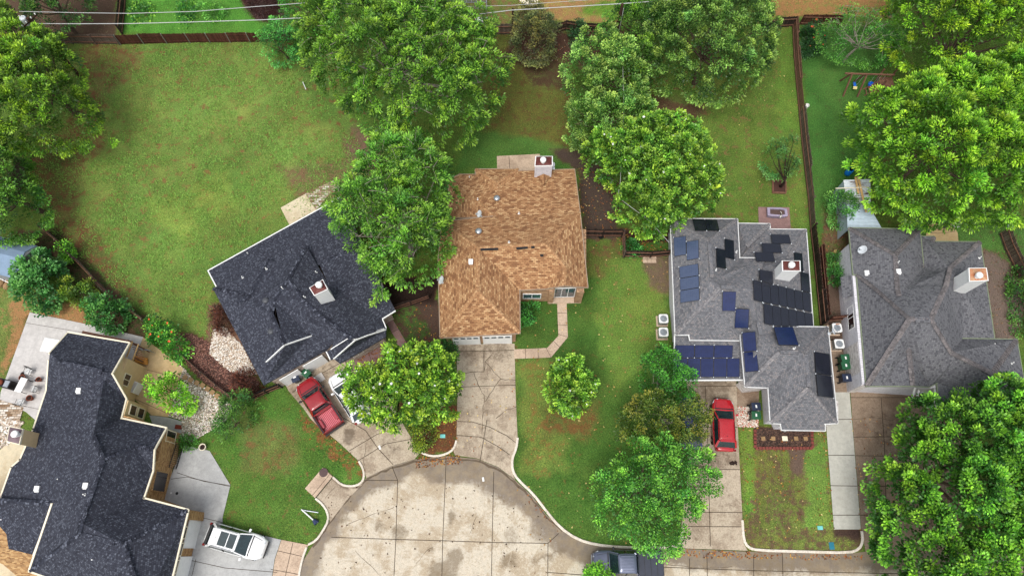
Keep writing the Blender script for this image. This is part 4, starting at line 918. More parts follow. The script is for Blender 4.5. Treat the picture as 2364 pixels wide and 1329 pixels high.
# --- grey roofed house with solar panels
gv = dict(A=(1548, 505, 2.9), B=(1702, 506, 2.9), C=(1707, 595.5, 3.2), D=(1703, 516, 2.6), E=(1776.7, 517, 2.6), F=(1777.4, 529.5, 2.6), G=(1860.6, 530, 2.6), H=(1877, 753, 2.7), H2=(1831, 754, 3.5), I=(1911, 755, 2.9), J=(1933, 975.5, 2.9), K=(1903.7, 977.4, 2.9), L=(1904.5, 993, 2.6),
          M=(1804.8, 991, 2.6), N=(1802, 977, 2.9), O=(1779, 975.5, 2.9), Pp=(1773.7, 894, 2.9), Q=(1720.5, 892, 2.9), Rr=(1709.5, 773, 2.9), S=(1707.7, 785, 2.75), T=(1593, 784, 2.75), U=(1590.5, 772, 2.9), Vv=(1559.3, 772, 2.9),
          t1=(1636, 556, 4.9), t2=(1643, 645, 5.0), r1=(1661, 664, 4.95), r2=(1697, 664, 4.95), hp=(1767, 596, 3.5), x5=(1723, 569, 3.4), C2=(1707, 598, 2.75), nh=(1818, 598, 3.5), nh2=(1768, 600, 3.35), v1=(1742, 668, 4.75), v2=(1751, 740, 4.5), v3=(1756, 773, 4.2),
          sa=(1651, 714, 4.1), ra=(1798, 813, 4.5), rb=(1856, 816, 4.6), rc=(1865, 896, 4.6), va=(1772, 755, 4.6), vb=(1841, 823, 4.55), vb2=(1700, 730, 4.4))
H3 = House('grey_solar_house', 'weathered grey roofed house covered with solar panels', (1730, 750), gv,
           ['A B t1', 'B C t2 t1', 'A t1 t2 r1 Vv', 'C hp r2 r1 t2', 'D E x5 C2', 'E F G nh nh2 C2 x5', 'hp nh2 nh v1 r2', 'G H H2 v2 v1 nh', 'Vv U sa r1', 'U T S sa', 'r1 sa S Rr r2', 'r2 Rr v3 v2 v1', 'H2 I rb ra v3 v2',
            'I J rc rb', 'Rr Q ra v3', 'Q Pp vb rb ra', 'Pp O rc rb vb', 'O N M L K J rc'], M_greyroof, M_guttw, .075)
M_cap3 = shingle('grey_cap_shingles', [lin(104, 102, 104), lin(124, 122, 124), lin(134, 132, 133), lin(148, 142, 140)], .2, .3, lin(90, 90, 92), .15)
H3.ridges(['A t1', 'B t1', 'E x5', 'G nh', 'I rb', 'J rc', 'O rc', 'Q ra', 'r1 Vv'], M_cap3, .3)
H3.eavewalls('A B D E F G H I J K L M N O Pp Q Rr S Vv', .45, 2.6, M_siding)
for a, b in (((1637, 562), (1643, 642)), ((1664, 663), (1696, 664)), ((1801, 813), (1843, 813)), ((1860, 818), (1866, 893)), ((1749, 742), (1756, 772))): H3.slot(a, b)
H3.walls([[(1774, 905), (1786, 980), (1800, 984), (1905, 985), (1905, 940), (1800, 900)]], 2.5, M_whitebrick, 'whitewashed brick wall beside the bins')
H3.walls([[(1698, 888), (1712, 906), (1752, 902), (1752, 880)]], 2.6, M_whitebrick, 'brick corner beside the garage')
H3.walls([[(1543, 540), (1560, 540), (1563, 790), (1553, 790), (1545, 700)]], 2.6, M_siding)
# bay window under the front gutter
windowp(H3, (1789, 985), (1803, 997), .9, 1.8, .05, 'small bay window at the brick corner', mull=2)
# low garage roof
lv = {'a': (1559, 771, 2.6), 'b': (1706, 786, 2.6), 'c': (1715, 875, 2.3), 'd': (1556, 860, 2.3), 'e': (1596, 874, 2.3), 'b0': (1709, 776, 2.62)}
mb = MB(); p = {k: P(*v) for k, v in lv.items()}; q = [p[k] for k in ('a', 'b', 'c', 'd')]; q[3] = P(1558, 876, 2.3)
mb.poly([q[3], q[2], q[1], q[0]]); mb.poly([v - Vector((0, 0, .15)) for v in q]);
for i in range(4): a, b = q[i], q[(i + 1) % 4]; mb.poly([a, b, b - Vector((0, 0, .15)), a - Vector((0, 0, .15))])
pr_ = mb.build('garage_roof', M_greyroof, H3.root); flat = [BVHTree.FromPolygons([tuple(v) for v in q], [(0, 1, 2), (0, 2, 3)])]
mb = MB(); q0 = q[:3]; mb.bar(q[2] + Vector((0, -.06, -.05)), q[3] + Vector((0, -.06, -.05)), .11, .13); mb.bar(q[3] + Vector((-.06, 0, -.05)), q[0] + Vector((-.06, 0, -.05)), .1, .13); mb.build('garage_gutter', M_white, H3.root)
H3.walls([[(1562, 790), (1701, 800), (1700, 868), (1566, 868)]], 2.1, M_siding)
windowp(H3, (1580, 868), (1690, 868), 0, 2.05, .06, 'white garage door under the panel covered roof', M_white, M_white, 1, 'garage_door')
chimney(H3, [(1806, 602), (1846.5, 602), (1847.5, 625), (1807, 624.5)], 5.8, 2.8, M_white, M_maroon, (1828, 611))
for q_ in ((1652, 623), (1699, 582), (1833, 804)): H3.ventpipe(*q_, 'pipe')
dish(1914, 770, 3, 10, 'dish at the right eave of the solar roof', H3, .38)

# solar panels
def panel(quad, label, tree=None, plane=None, house=H3, cm=None):
    if isinstance(plane, str): a, b, c = [house.V[k] for k in plane.split()]
    else: a, b, c = plane
    n = (b - a).cross(c - a).normalized()
    if n.z < 0: n = -n
    o0 = Vector((0, 0, CAMH))
    def at(off): return [o0 + RAY(*q) * ((a + n * off - o0).dot(n) / RAY(*q).dot(n)) for q in quad]
    pts = at(0.1); cen = sum(pts, Vector()) / 4; lift = 0.0
    for p in pts + [cen] + [(pts[i] + pts[(i + 1) % 4]) / 2 for i in range(4)]:
        h, hn, i, d = (tree or house.bvh).ray_cast(p + Vector((0, 0, 4)), Vector((0, 0, -1)))
        if h is not None: lift = max(lift, (h - a).dot(n))
    pts = at(0.1 + min(lift, 1.0)); c = sum(pts, Vector()) / 4
    t = thing('solar_panel', c, label, 'solar panel', 'solar panels on the grey roof')
    def slab(k, z0, z1):
        m = MB(); q = [c + (p - c) * k for p in pts]
        if (q[1] - q[0]).cross(q[3] - q[0]).dot(n) < 0: q = q[::-1]
        m.poly([v + n * z1 for v in q]); m.poly([v + n * z0 for v in q[::-1]])
        for i in range(4): a, b = q[i], q[(i + 1) % 4]; m.poly([a + n * z0, b + n * z0, b + n * z1, a + n * z1])
        return m
    slab(.997, -.035, .0).build('frame', M_black, t); o = slab(.965, -.01, .004).build('cells', cm or M_panel, t)
    # cell grid in panel axes
    u = (pts[1] - pts[0]).normalized(); v = n.cross(u); uvl = o.data.uv_layers[0].data
    for l_ in o.data.loops:
        co = o.data.vertices[l_.vertex_index].co; uvl[l_.index].uv = (co.dot(u), co.dot(v))
    m = MB()
    for k in (0, 2): e = c + (pts[k] - c) * .97; m.box(e + n * -.02 + (pts[k] - c).normalized() * .05, (.07, .07, .06))
    m.build('clamp', M_dish, t)
z3 = lambda x, y: (1530 + x * .2624, 490 + y * .2624)
z4 = lambda x, y: (1530 + x * .3664, 700 + y * .3664)
PN = [(z3, (258, 57, 368, 62, 385, 160, 285, 160), 'left of the two black panels at the top eave of the grey roof'), (z3, (370, 62, 478, 65, 500, 160, 387, 160), 'right of the two black panels at the top eave of the grey roof'),
      (z3, (95, 222, 203, 207, 207, 372, 103, 388), 'upper left blue panel on the left roof slope'), (z3, (208, 258, 315, 243, 318, 405, 212, 423), 'blue panel set lower and right of the upper left one'),
      (z3, (143, 480, 312, 450, 318, 553, 150, 580), 'top panel of the stack of three on the left slope'), (z3, (150, 583, 318, 556, 320, 660, 152, 687), 'middle panel of the stack of three on the left slope'), (z3, (152, 690, 320, 663, 325, 770, 153, 797), 'bottom panel of the stack of three on the left slope'),
      (z3, (470, 312, 550, 330, 558, 497, 478, 482), 'black upright panel right of the long ridge vent'), (z3, (545, 230, 625, 248, 632, 415, 552, 398), 'black upright panel beside the white gutter step'),
      (z3, (948, 193, 1112, 197, 1130, 275, 962, 272), 'highest of three panels on the upper right slope'), (z3, (867, 272, 1035, 277, 1050, 355, 880, 352), 'middle of three panels on the upper right slope'), (z3, (805, 350, 970, 353, 990, 432, 825, 430), 'lowest of three panels on the upper right slope'),
      (z3, (1155, 350, 1228, 362, 1240, 520, 1168, 505), 'narrow panel behind the white chimney'), (z3, (850, 503, 968, 520, 972, 632, 855, 600), 'single panel above the big array, left of the chimney'), (z3, (1213, 520, 1285, 540, 1297, 705, 1222, 690), 'panel at the right eave below the chimney')]
tx = [795, 868, 943, 1015, 1087, 1158, 1228, 1298]; ty = [593, 608, 624, 642, 660, 678, 695, 708]; bx_ = [805, 880, 955, 1027, 1098, 1168, 1238, 1310]; by_ = [775, 793, 808, 822, 838, 850, 865, 880]
ORD = ['first', 'second', 'third', 'fourth', 'fifth', 'sixth', 'seventh']
for i in range(7): PN.append((z3, (tx[i], ty[i], tx[i + 1] - 2, ty[i + 1], bx_[i + 1] - 2, by_[i + 1] - 3, bx_[i], by_[i] - 3), ORD[i] + ' panel from the left in the upper row of the big array'))
ux = [636, 690, 742, 792, 842, 893, 945]; lx = [642, 697, 748, 798, 848, 900, 950]
for i in range(6):
    f = lambda x, k: (x - 655) * .214 + k
    PN.append((z4, (ux[i], f(ux[i], 4), ux[i + 1] - 1, f(ux[i + 1], 4), lx[i + 1] - 1, min(145, f(ux[i + 1], 132)), lx[i], min(145, f(ux[i], 132))), ORD[i] + ' panel from the left in the lower row of the big array'))
PN += [(z4, (378, -75, 463, -74, 457, 50, 375, 48), 'blue panel under the short horizontal ridge vent'), (z4, (460, 33, 545, 37, 540, 157, 452, 155), 'blue panel right of and below the short ridge vent panel'), (z4, (500, 185, 583, 177, 592, 298, 510, 305), 'upper of two blue panels along the inner white gutter'),
       (z4, (510, 308, 592, 301, 605, 425, 520, 433), 'lower of two blue panels along the inner white gutter'), (z4, (698, 148, 820, 147, 858, 263, 730, 262), 'wide black panel at the step below the big array'), (z4, (957, 303, 1052, 320, 1062, 455, 965, 440), 'upper black panel at the right eave of the front wing'), (z4, (965, 443, 1062, 458, 1078, 595, 978, 582), 'lower black panel at the right eave of the front wing')]
PL = ['A B t1'] * 2 + ['A Vv t2'] * 5 + ['B C t2'] * 2 + ['F G nh'] * 3 + ['G H v2'] * 16 + ['r1 r2 Rr', 'r2 Rr v2'] + ['Q Rr ra'] * 2 + ['H2 I rb'] + ['I J rc'] * 2
assert len(PL) == len(PN)
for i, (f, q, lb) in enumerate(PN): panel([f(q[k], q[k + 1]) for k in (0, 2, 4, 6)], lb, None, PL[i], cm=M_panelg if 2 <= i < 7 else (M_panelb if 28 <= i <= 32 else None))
xs = [78, 202, 325, 445]; bxs = [75, 200, 322, 441]
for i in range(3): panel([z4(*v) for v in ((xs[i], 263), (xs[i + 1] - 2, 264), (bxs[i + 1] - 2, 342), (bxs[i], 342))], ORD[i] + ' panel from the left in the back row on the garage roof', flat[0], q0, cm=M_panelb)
xs = [72, 158, 240, 322, 405, 487]
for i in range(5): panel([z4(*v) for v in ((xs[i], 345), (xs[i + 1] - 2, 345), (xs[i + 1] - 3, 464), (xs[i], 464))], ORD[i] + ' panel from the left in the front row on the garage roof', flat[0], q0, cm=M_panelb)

# --- slate grey roofed house on the right
rv = dict(A=(1960, 526, 2.9), B=(2123.5, 529.5, 2.9), C=(2132, 618, 2.9), D=(2126, 545.7, 2.7), E=(2156.8, 546, 2.7), F=(2157.5, 557.7, 2.7), G=(2263, 558.5, 2.7), H=(2295.5, 781, 2.8), I=(2222, 781.5, 2.9), J=(2347.4, 783.3, 2.9), K=(2372, 930, 2.9), K2=(2300, 930, 2.9), L=(2000.7, 890.5, 2.9), M=(2150, 893, 2.9),
          n0=(1970, 633, 2.9), n1=(1978, 633, 2.9), r0=(2067, 588, 4.9), r1=(2072, 665, 4.9), r1b=(2076, 684, 4.9), h0=(2100, 736, 6.4), h1=(2149, 736, 6.4), e1=(2184, 660, 5.1), e2=(2194, 619, 4.4), w0=(2196, 813.5, 4.6), w1=(2291, 861, 4.6), v0=(2209, 824, 4.5), s1=(2163, 883, 2.95), s2=(2260, 899, 3.4), n2=(2023, 668, 4.1),
          g0=(2098, 803, 4.5), g1=(2108, 890, 4.2), gl=(2040, 890, 2.95), gr=(2146, 892, 2.95), s3=(2170, 930, 2.7), v5=(2089, 668, 4.7))
H4 = House('slate_roof_house', 'slate grey roofed white sided house with brown stained driveway', (2130, 730), rv,
           ['A B r0', 'B C v5 r1b r1 r0', 'A r0 r1 r1b n2 n1 n0', 'D E F G e2 C', 'C e2 e1 h1 h0 n2 r1b v5', 'n1 n2 h0 L', 'G H I w0 h1 e1 e2', 'h0 h1 w0 v0 s1 gr g0', 'L h0 g0 gl', 'gl g0 g1', 'g0 gr g1', 'I J w1 w0', 'J K w1', 'w0 w1 s2 s1 v0', 's1 s2 w1 K K2 s3'],
           M_slateroof, M_greentrim, .07)
M_cap = shingle('ridge_cap_shingles', [lin(88, 84, 84), lin(106, 102, 103), lin(118, 112, 112), lin(128, 122, 120)], .3, .28, lin(70, 66, 66), .2)
H4.ridges(['A r0', 'B r0', 'r0 r1 r1b', 'n1 n2 h0', 'h0 h1', 'L h0', 'h1 e1 e2 G', 'h1 w0 w1', 'J w1', 'g0 g1', 'E C'], M_cap, .42)
H4.walls([[(1930, 590), (1955, 904), (1975, 904), (2100, 912), (2185, 905), (2232, 812), (2196, 606), (1990, 606)]], 2.75, M_siding)
H4.walls([[(2175, 822), (2270, 822), (2290, 945), (2175, 945)]], 2.7, M_whitebrick)
H4.walls([[(1946.5, 808), (1955.5, 905.5), (1975, 905.5), (1975, 808)]], 2.6, M_whitebrick, 'whitewashed brick end of the side wall')
H4.gable('gl g1 gr', .05, M_white)
windowp(H4, (1938.5, 704), (1935.2, 662), .9, 2.0, .06, 'side window under the small shingled awning', M_darkglass, M_white, 2)
windowp(H4, (1943.5, 772), (1940, 724), 1.3, 2.3, .05, 'plain side window', M_darkglass, M_white, 2)
mb = MB(); a, b = P(1938.5, 706, 0) + Vector((0, 0, 2.55)), P(1935, 660, 0) + Vector((0, 0, 2.55)); o_ = Vector((-.75, 0, -.35)); mb.poly([a + o_, a, b, b + o_]); mb.poly([a + o_ - Vector((0, 0, .08)), b + o_ - Vector((0, 0, .08)), b - Vector((0, 0, .08)), a - Vector((0, 0, .08))]); mb.build('awning', M_slateroof, H4.root)
windowp(H4, (2010, 903), (2140, 906), 0, 2.1, .06, 'garage door in shade under the front gable', M_cream, M_white, 1, 'garage_door')
mb = MB()
for k in range(7): mb.bar(P(2112 + k * 9, 895 + k * 5, 2.5), P(2104 + k * 9, 925 + k * 4, 2.5), .12, .14)
mb.bar(P(2158, 893, 2.5), P(2160, 935, 2.3), .14, .14); mb.build('porch_pergola', M_white, H4.root)
chimney(H4, [(2237, 619), (2277, 618.5), (2281, 647), (2238.7, 649)], 6.6, 3.0, M_white, M_rust2, (2261, 635))
for q_ in ((2000, 630), (2073, 627)): H4.ventpipe(*q_, 'box')
for q_ in ((2292, 795), (2335, 838), (2072, 606), (2261, 540 + 55)): H4.ventpipe(*q_, 'pipe')
dish(1986, 583, 3, 182, 'dish on the left slope of the slate grey roof', H4, .42)
H4.slot((2112, 737), (2146, 737), .5)

# --- big charcoal roofed house, lower left
lv = dict(a=(157, 768, 3.2), b=(297, 792, 3.2), pk=(257, 868 - 6, 4.9), c=(290, 920, 3.2), e0=(278, 966, 3.2), d=(382, 988, 3.3), p2=(355, 1037, 4.6), p3=(352, 1085, 3.3), f=(330, 1150, 3.3), g=(433, 1177, 3.3), h=(380, 1400, 3.3), h2=(150, 1345, 3.3), i=(68, 1316, 3.3), j=(121, 1161, 4.6),
          j2=(66, 1303, 2.8), k=(0, 1287, 2.8), k0=(-80, 1268, 2.8), m=(-90, 1150, 3.0), n=(1, 1150, 3.1), o=(27, 1078, 3.1), o2=(47, 1061, 3.1), q=(78, 990, 3.1), r=(108, 900, 3.1), s=(113, 832, 4.6), gr=(115, 815, 4.9), rw=(140, 838, 5.1), re=(240, 858, 5.1), v0=(215, 915, 4.4), v1=(215, 1005, 5.2), vv=(240, 878, 4.8),
          R1=(238, 1059, 6.3), R2=(187, 1207, 6.3), R3=(182, 1232, 6.2), ga=(200, 1240, 5.9), gb=(285, 1255, 5.7), gx=(311, 1029, 4.9), hh=(330, 1400, 5.0), sx=(60, 1130, 4.0), tx=(185, 985, 4.9), lx=(-90, 1390, 2.9))
H5 = House('charcoal_roof_house', 'large charcoal roofed house with tan stucco gable at lower left', (200, 1050), lv,
           ['a b pk re rw gr', 's gr rw re vv v0 r', 'pk vv re', 'pk c vv', 'vv c e0 v1 v0', 'e0 d gx R1 v1', 'd p2 gx', 'gx p2 p3', 'R1 gx p3 f R2', 'r v0 v1 R1 R2 R3 i j n o o2 q', 'R2 f g gb ga', 'ga R3 R2', 'g h hh gb', 'R3 ga gb hh h h2 i', 'n j j2 k k0 m'],
           M_navyroof, M_cream, .12, notrim=('gr s', 'i j'))
mb = MB(); mb.bar(H5.V['i'] + Vector((0, 0, .03)), H5.V['j'] + Vector((0, 0, .03)), .14, .12); mb.build('rake_trim', M_cream, H5.root)
H5.ridges(['R1 R2 R3', 'R3 i', 'gb g', 'gb hh', 'ga gb', 'R1 gx', 'vv v0', 'v1 R1', 'j m', 'gx p2'], M_cap2, .36)
for a, b in (((144, 838), (236, 858)), ((223, 1095), (190, 1195)), ((195, 1236), (262, 1252))): H5.slot(a, b, .4)
H5.walls([[(212, 822), (336, 850), (308, 925), (338, 942), (329, 973), (418, 1000), (408, 1070), (400, 1078), (380, 1153), (470, 1187), (462, 1200), (415, 1400), (190, 1400), (70, 1300), (-10, 1262), (-10, 1190), (88, 1170), (124, 1076), (152, 1008), (182, 912)]], 3.1, M_tanbrick)
H5.walls([[(210, 820), (339, 849), (310, 926), (341, 941), (332, 973), (240, 960), (220, 880)]], 3.12, M_tan, 'tan stucco wall')
H5.gable('b pk c', .35, M_tan, 'tan stucco gable'); H5.gable('d p2 p3', .35, M_tanbrick)
windowp(H5, (327, 879), (318.5, 902), 1.9, 2.7, -.06, 'small dark stucco wall window', M_darkglass, M_cream, 2)
windowp(H5, (408, 1003), (399, 1050), .9, 2.4, -.35, 'dark entry window', M_darkglass, M_cream, 2)
windowp(H5, (393, 1094), (384, 1136), .6, 2.5, -.08, 'dark brick wall window', M_darkglass, M_tanbrick, 1)
for a, b, lb in (((462, 1200), (447, 1262), 'upper white garage door'), ((441, 1285), (425, 1350), 'lower white garage door')):
    windowp(H5, a, b, 0, 2.1, -.12, lb, M_white, M_white, 1, 'garage_door')
for a, b in (((458, 1218), (452, 1242)), ((450, 1254), (443, 1280)), ((440, 1292), (433, 1318))): windowp(H5, a, b, 2.3, 3.0, -.12, None, M_darkglass, M_cream)
mb = MB(); mb.prism([tuple(P(a, b, 0).to_2d()) for a, b in ((472, 1182), (470, 1202), (452, 1198), (452, 1178))], -.05, 3.0); mb.build('brick_pillar', M_tanbrick, H5.root); mb = MB(); mb.prism([tuple(P(a, b, 0).to_2d()) for a, b in ((446, 1264), (442, 1284), (430, 1282), (434, 1260))], -.05, 3.0); mb.build('brick_pillar', M_tanbrick, H5.root)
windowp(H5, (338.5, 948), (333.5, 968), .5, 1.35, -.06, 'lower dark window below the stucco gable', M_darkglass, M_cream, 1)
windowp(H5, (338.5, 948), (333.5, 968), 1.75, 2.6, -.06, 'upper dark window below the stucco gable', M_darkglass, M_cream, 1)
chimney(H5, [(22, 984), (52, 990), (44, 1025), (16, 1018)], 5.4, 3.0, M_tan, M_taupe, (34, 1001), 'tan stucco chimney at the left eave')
for q_ in ((183, 901), (87, 1127), (199, 1120)): H5.ventpipe(*q_, 'box')
for q_ in ((217, 1291), (197, 1141), (138, 1106), (8, 1199)): H5.ventpipe(*q_, 'pipe')
# ---------------------------------------------------------------- vehicles (x forward in their own space)
def vehicle(name, label, cat, front, rear, W_, H_, body, kind, roofc=None, extras=None, cargo=None):
    a, b = P(*front, .7), P(*rear, .7); L = (a - b).length; c = (a + b) / 2
    t = thing(name, (c.x, c.y, .015), label, cat, None, math.atan2(a.y - b.y, a.x - b.x)); hw = W_ / 2
    pick = kind == 'pickup'
    nose, tail = L / 2, -L / 2
    cowl = nose - L * (.245 if pick else .25); wst = cowl - (.62 if pick else .84)
    crear = (tail + L * .36) if pick else tail + .22
    rtop = crear + (.22 if pick else .50)
    zb = 1.02 if not pick else 1.12
    def plan(x):
        e = nose - x; f = x - tail; w = 1.0
        if e < 1.05: w *= 1 - (.26 if pick else .36) * ((1.05 - e) / 1.05) ** 2.3
        if f < .9 and not pick: w *= 1 - .30 * ((.9 - f) / .9) ** 2.3
        if f < .2 and pick: w *= 1 - .05 * ((.2 - f) / .2) ** 2
        return w
    def top(x):
        if x > cowl: k = (x - cowl) / (nose - cowl); return zb + .02 - .16 * k - .22 * max(0, (k - .82) / .18) ** 2
        return zb
    mb = MB(); xs = []; x = nose
    lim = (crear - .02) if pick else tail
    n1 = 34; prof = lambda w, z: [(w * .86, .28), (w * .97, .42), (w, .66), (w * .985, z - .14), (w * .94, z - .035), (w * .80, z), (w * .4, z + .025), (0, z + .035)]
    for i in range(n1 + 1):
        k = i / n1; x = nose + (lim - nose) * (k ** 1.25 if k < .5 else k ** 1.25); w = hw * plan(x); z = top(x)
        pr = prof(w, z); ring = [(y, zz) for y, zz in pr] + [(-y, zz) for y, zz in pr[-2::-1]]
        if x > nose - .12: ring = [(y, .28 + (zz - .28) * (1 - ((x - nose + .12) / .12) ** 2 * .12)) for y, zz in ring]
        mb.v += [(x, y, zz) for y, zz in ring]
    m = 15
    for i in range(n1):
        for j in range(m - 1): k = i * m + j; mb.f.append((k, k + 1, k + m + 1, k + m))
        mb.f.append((i * m + m - 1, i * m, (i + 1) * m, (i + 1) * m + m - 1))
    mb.f.append(tuple(range(m))[::-1]); mb.f.append(tuple(n1 * m + j for j in range(m)))
    mb.build('body', body, t, smooth=True, world=False)
    # greenhouse
    bw = hw * .93; tw = hw * .71
    def ring(x0, x1, w, r, z, n=5):
        o = []
        for cx_, cy_, a0 in ((x0 - r, w - r, 0), (x1 + r, w - r, 90), (x1 + r, -w + r, 180), (x0 - r, -w + r, 270)):
            for k in range(n): an = R(a0 + 90 * k / (n - 1)); o.append((cx_ + r * math.cos(an), cy_ + r * math.sin(an), z))
        return o
    def bow(rg, x0, amt, side):
        return [(x + (amt * (1 - (y / hw) ** 2) if abs(x - x0) < .5 else 0) * side, y, z) for x, y, z in rg]
    g0 = bow(ring(cowl + .02, crear, bw, .16, zb - .02), cowl, .10, 1); g1 = bow(ring(wst, rtop, tw + .02, .16, H_ - .05), wst, .07, 1)
    mb = MB(); n = len(g0); mb.v = g0 + g1
    for i in range(n): j = (i + 1) % n; mb.f.append((i, j, n + j, n + i))
    mb.f.append(tuple(n + i for i in range(n))); mb.build('windows', M_autoglass, t, smooth=False, world=False)
    r0 = bow(ring(wst + .03, rtop - .05, tw + .045, .18, H_ - .075), wst, .07, 1); r1 = bow(ring(wst - .01, rtop - .01, tw, .18, H_ - .02), wst, .07, 1); r2 = [(x * .7 + (wst + rtop) * .15, y * .6, H_ + .012) for x, y, z in r1]
    mb = MB(); mb.v = r0 + r1 + r2 + [((wst + rtop) / 2, 0, H_ + .02)]
    for s_ in (0, n):
        for i in range(n): j = (i + 1) % n; mb.f.append((s_ + i, s_ + j, s_ + n + j, s_ + n + i))
    for i in range(n): mb.f.append((2 * n + i, 2 * n + (i + 1) % n, 3 * n))
    mb.f.append(tuple(range(n))[::-1]); mb.build('roof', roofc or body, t, smooth=True, world=False)
    for s_ in (1, -1):
        mb = MB(); mb.bar((cowl - .02, s_ * (bw - .05), zb - .02), (wst + .02, s_ * (tw + .0), H_ - .06), .09, .06); mb.build('pillar', body, t, world=False)
        mb = MB(); mb.bar((crear + .06, s_ * (bw - .03), zb - .02), (rtop + .02, s_ * (tw + .01), H_ - .06), .16, .06); mb.build('pillar', body, t, world=False)
        xm = (cowl + crear) / 2 - .1; mb = MB(); mb.bar((xm, s_ * (bw + .01), zb - .02), (xm, s_ * (tw + .035), H_ - .06), .09, .05); mb.build('pillar', M_black, t, world=False)
        mb = MB(); mb.box((cowl - .32, s_ * (hw + .13), zb + .03), (.16, .22, .16), rz=s_ * -.25); mb.bar((cowl - .34, s_ * (hw - .08), zb - .02), (cowl - .34, s_ * (hw + .08), zb + .02), .06, .05)
        mb.build('wing_mirror', body if not pick else M_black, t, bevel=.03, world=False)
        w = hw * plan(nose - .22)
        mb = MB(); z = top(nose - .25) - .07; mb.poly([(nose - .04, s_ * w * .55, z - .03), (nose - .12, s_ * (w * .88), z - .03), (nose - .5, s_ * (hw * .985), z + .035), (nose - .34, s_ * w * .80, z + .075), (nose - .12, s_ * w * .55, z + .06)][::s_])
        mb.build('headlight', M_lamp, t, world=False)
        mb = MB(); mb.box((tail + .07, s_ * hw * (.80 if not pick else .90), .92), (.16, .22, .24)); mb.build('taillight', M_tail, t, bevel=.03, world=False)
        for xw in (nose - .88, tail + .88):
            M = Matrix.Rotation(R(90), 3, 'X'); mb = MB(); c_ = (xw, s_ * (hw - .115), .34)
            mb.lathe(c_, [(.22, -.12), (.33, -.12), (.345, -.09), (.345, .09), (.33, .12), (.22, .12)], 22, M); wh = mb.build('wheel', M_tyre, t, world=False)
            mb = MB(); mb.lathe(c_, [(.06, -.125), (.21, -.11), (.215, .11), (.06, .125)], 12, M); mb.build('rim', M_rim, wh, world=False)
    for s_ in (1, -1):  # bonnet shut lines and creases
        mb = MB(); mb.bar((cowl + .12, s_ * hw * .78, zb + .035), (nose - .35, s_ * hw * .62, top(nose - .35) + .016), .025, .012); mb.build('bonnet_seam', M_black, t, world=False)
    mb = MB(); mb.bar((cowl + .13, -hw * .82, zb + .03), (cowl + .13, hw * .82, zb + .03), .09, .03); mb.build('wiper_cowl', M_black, t, world=False)
    mb = MB(); mb.box((nose + .0, 0, .44), (.10, W_ * .66, .2)); mb.build('front_bumper', M_black if not pick else M_rim, t, bevel=.03, world=False)
    if pick:
        bl = crear - .03; bb = tail
        for s_ in (1, -1):
            mb = MB(); mb.box(((bl + bb) / 2, s_ * (hw - .10), .76), (bl - bb, .20, .80)); mb.build('bed_side', body, t, bevel=.05, world=False)
            mb = MB(); mb.box(((bl + bb) / 2, s_ * (hw - .10), 1.17), (bl - bb - .06, .13, .035)); mb.build('bed_rail', M_black, t, bevel=.01, world=False)
            mb = MB(); mb.box((tail + .88, s_ * (hw - .32), .83), (.85, .26, .34)); mb.build('wheel_arch', cargo, t, bevel=.06, world=False)
        mb = MB(); mb.box((bb + .04, 0, .82), (.09, W_ - .40, .66)); mb.build('tailgate', body, t, bevel=.02, world=False)
        mb = MB(); mb.box((bb - .08, 0, .5), (.16, W_ - .1, .17)); mb.build('rear_bumper', M_black, t, bevel=.03, world=False)
        mb = MB(); mb.box((bl - .04, 0, .86), (.06, W_ - .40, .62)); mb.build('bed_wall', body, t, world=False)
        mb = MB(); mb.box(((bl + bb) / 2, 0, .62), (bl - bb - .18, W_ - .38, .06)); 
        fl = mb.build('bed_floor', cargo, t, world=False)
        if extras == 'ribs':
            for k in range(11): mb = MB(); mb.bar((bl - .12, -hw + .32 + k * (W_ - .64) / 10, .665), (bb + .12, -hw + .32 + k * (W_ - .64) / 10, .665), .055, .03); mb.build('bed_rib', M_redrib, fl, world=False)
        else:
            mb = MB(); mb.box(((bl + bb) / 2, 0, 1.2), (bl - bb - .04, W_ - .16, .04)); cv = mb.build('bed_cover', cargo, t, bevel=.015, world=False)
            for k in (1, 2, 3): xk = bl + (bb - bl) * k / 4; mb = MB(); mb.box((xk, 0, 1.225), (.03, W_ - .2, .012)); mb.build('cover_seam', M_black, cv, world=False)
        mb = MB(); mb.box((crear + .05, 0, H_ - .28), (.03, W_ * .5, .28)); mb.build('rear_window', M_autoglass, t, world=False)
    if extras == 'sunroof':
        for x0, x1 in ((wst - .12, wst - .72), (wst - .78, wst - 1.45)):
            mb = MB(); mb.box(((x0 + x1) / 2, 0, H_ + .012), (x0 - x1, tw * 1.5, .03)); mb.build('sunroof', M_autoglass, t, bevel=.015, world=False)
        mb = MB(); g = ring(crear + .30, tail + .10, bw * .86, .3, zb + .04)
        mb = MB(); mb.bar((tail + .20, -bw * .82, zb + .10), (tail + .20, bw * .82, zb + .10), .22, .10); mb.build('rear_spoiler_gap', M_black, t, bevel=.04, world=False)
    if extras in ('sunroof', 'rails'):
        for s_ in (1, -1):
            mb = MB(); mb.tube([(wst - .15, s_ * (tw - .02), H_ - .02), (wst - .3, s_ * (tw - .02), H_ + .05), (rtop + .3, s_ * (tw - .02), H_ + .05), (rtop + .15, s_ * (tw - .02), H_ - .02)], .022, 6); mb.build('roof_rail', M_black if extras == 'rails' else M_rim, t, world=False)
        mb = MB(); mb.bar((rtop + .02, -tw * .9, H_ - .0), (rtop + .02, tw * .9, H_ - .0), .24, .04); mb.build('spoiler', body, t, bevel=.015, world=False)
        mb = MB(); mb.lathe((rtop + .35, 0, H_), [(.03, 0), (.012, .16)], 6); mb.build('aerial', M_black, t, world=False)
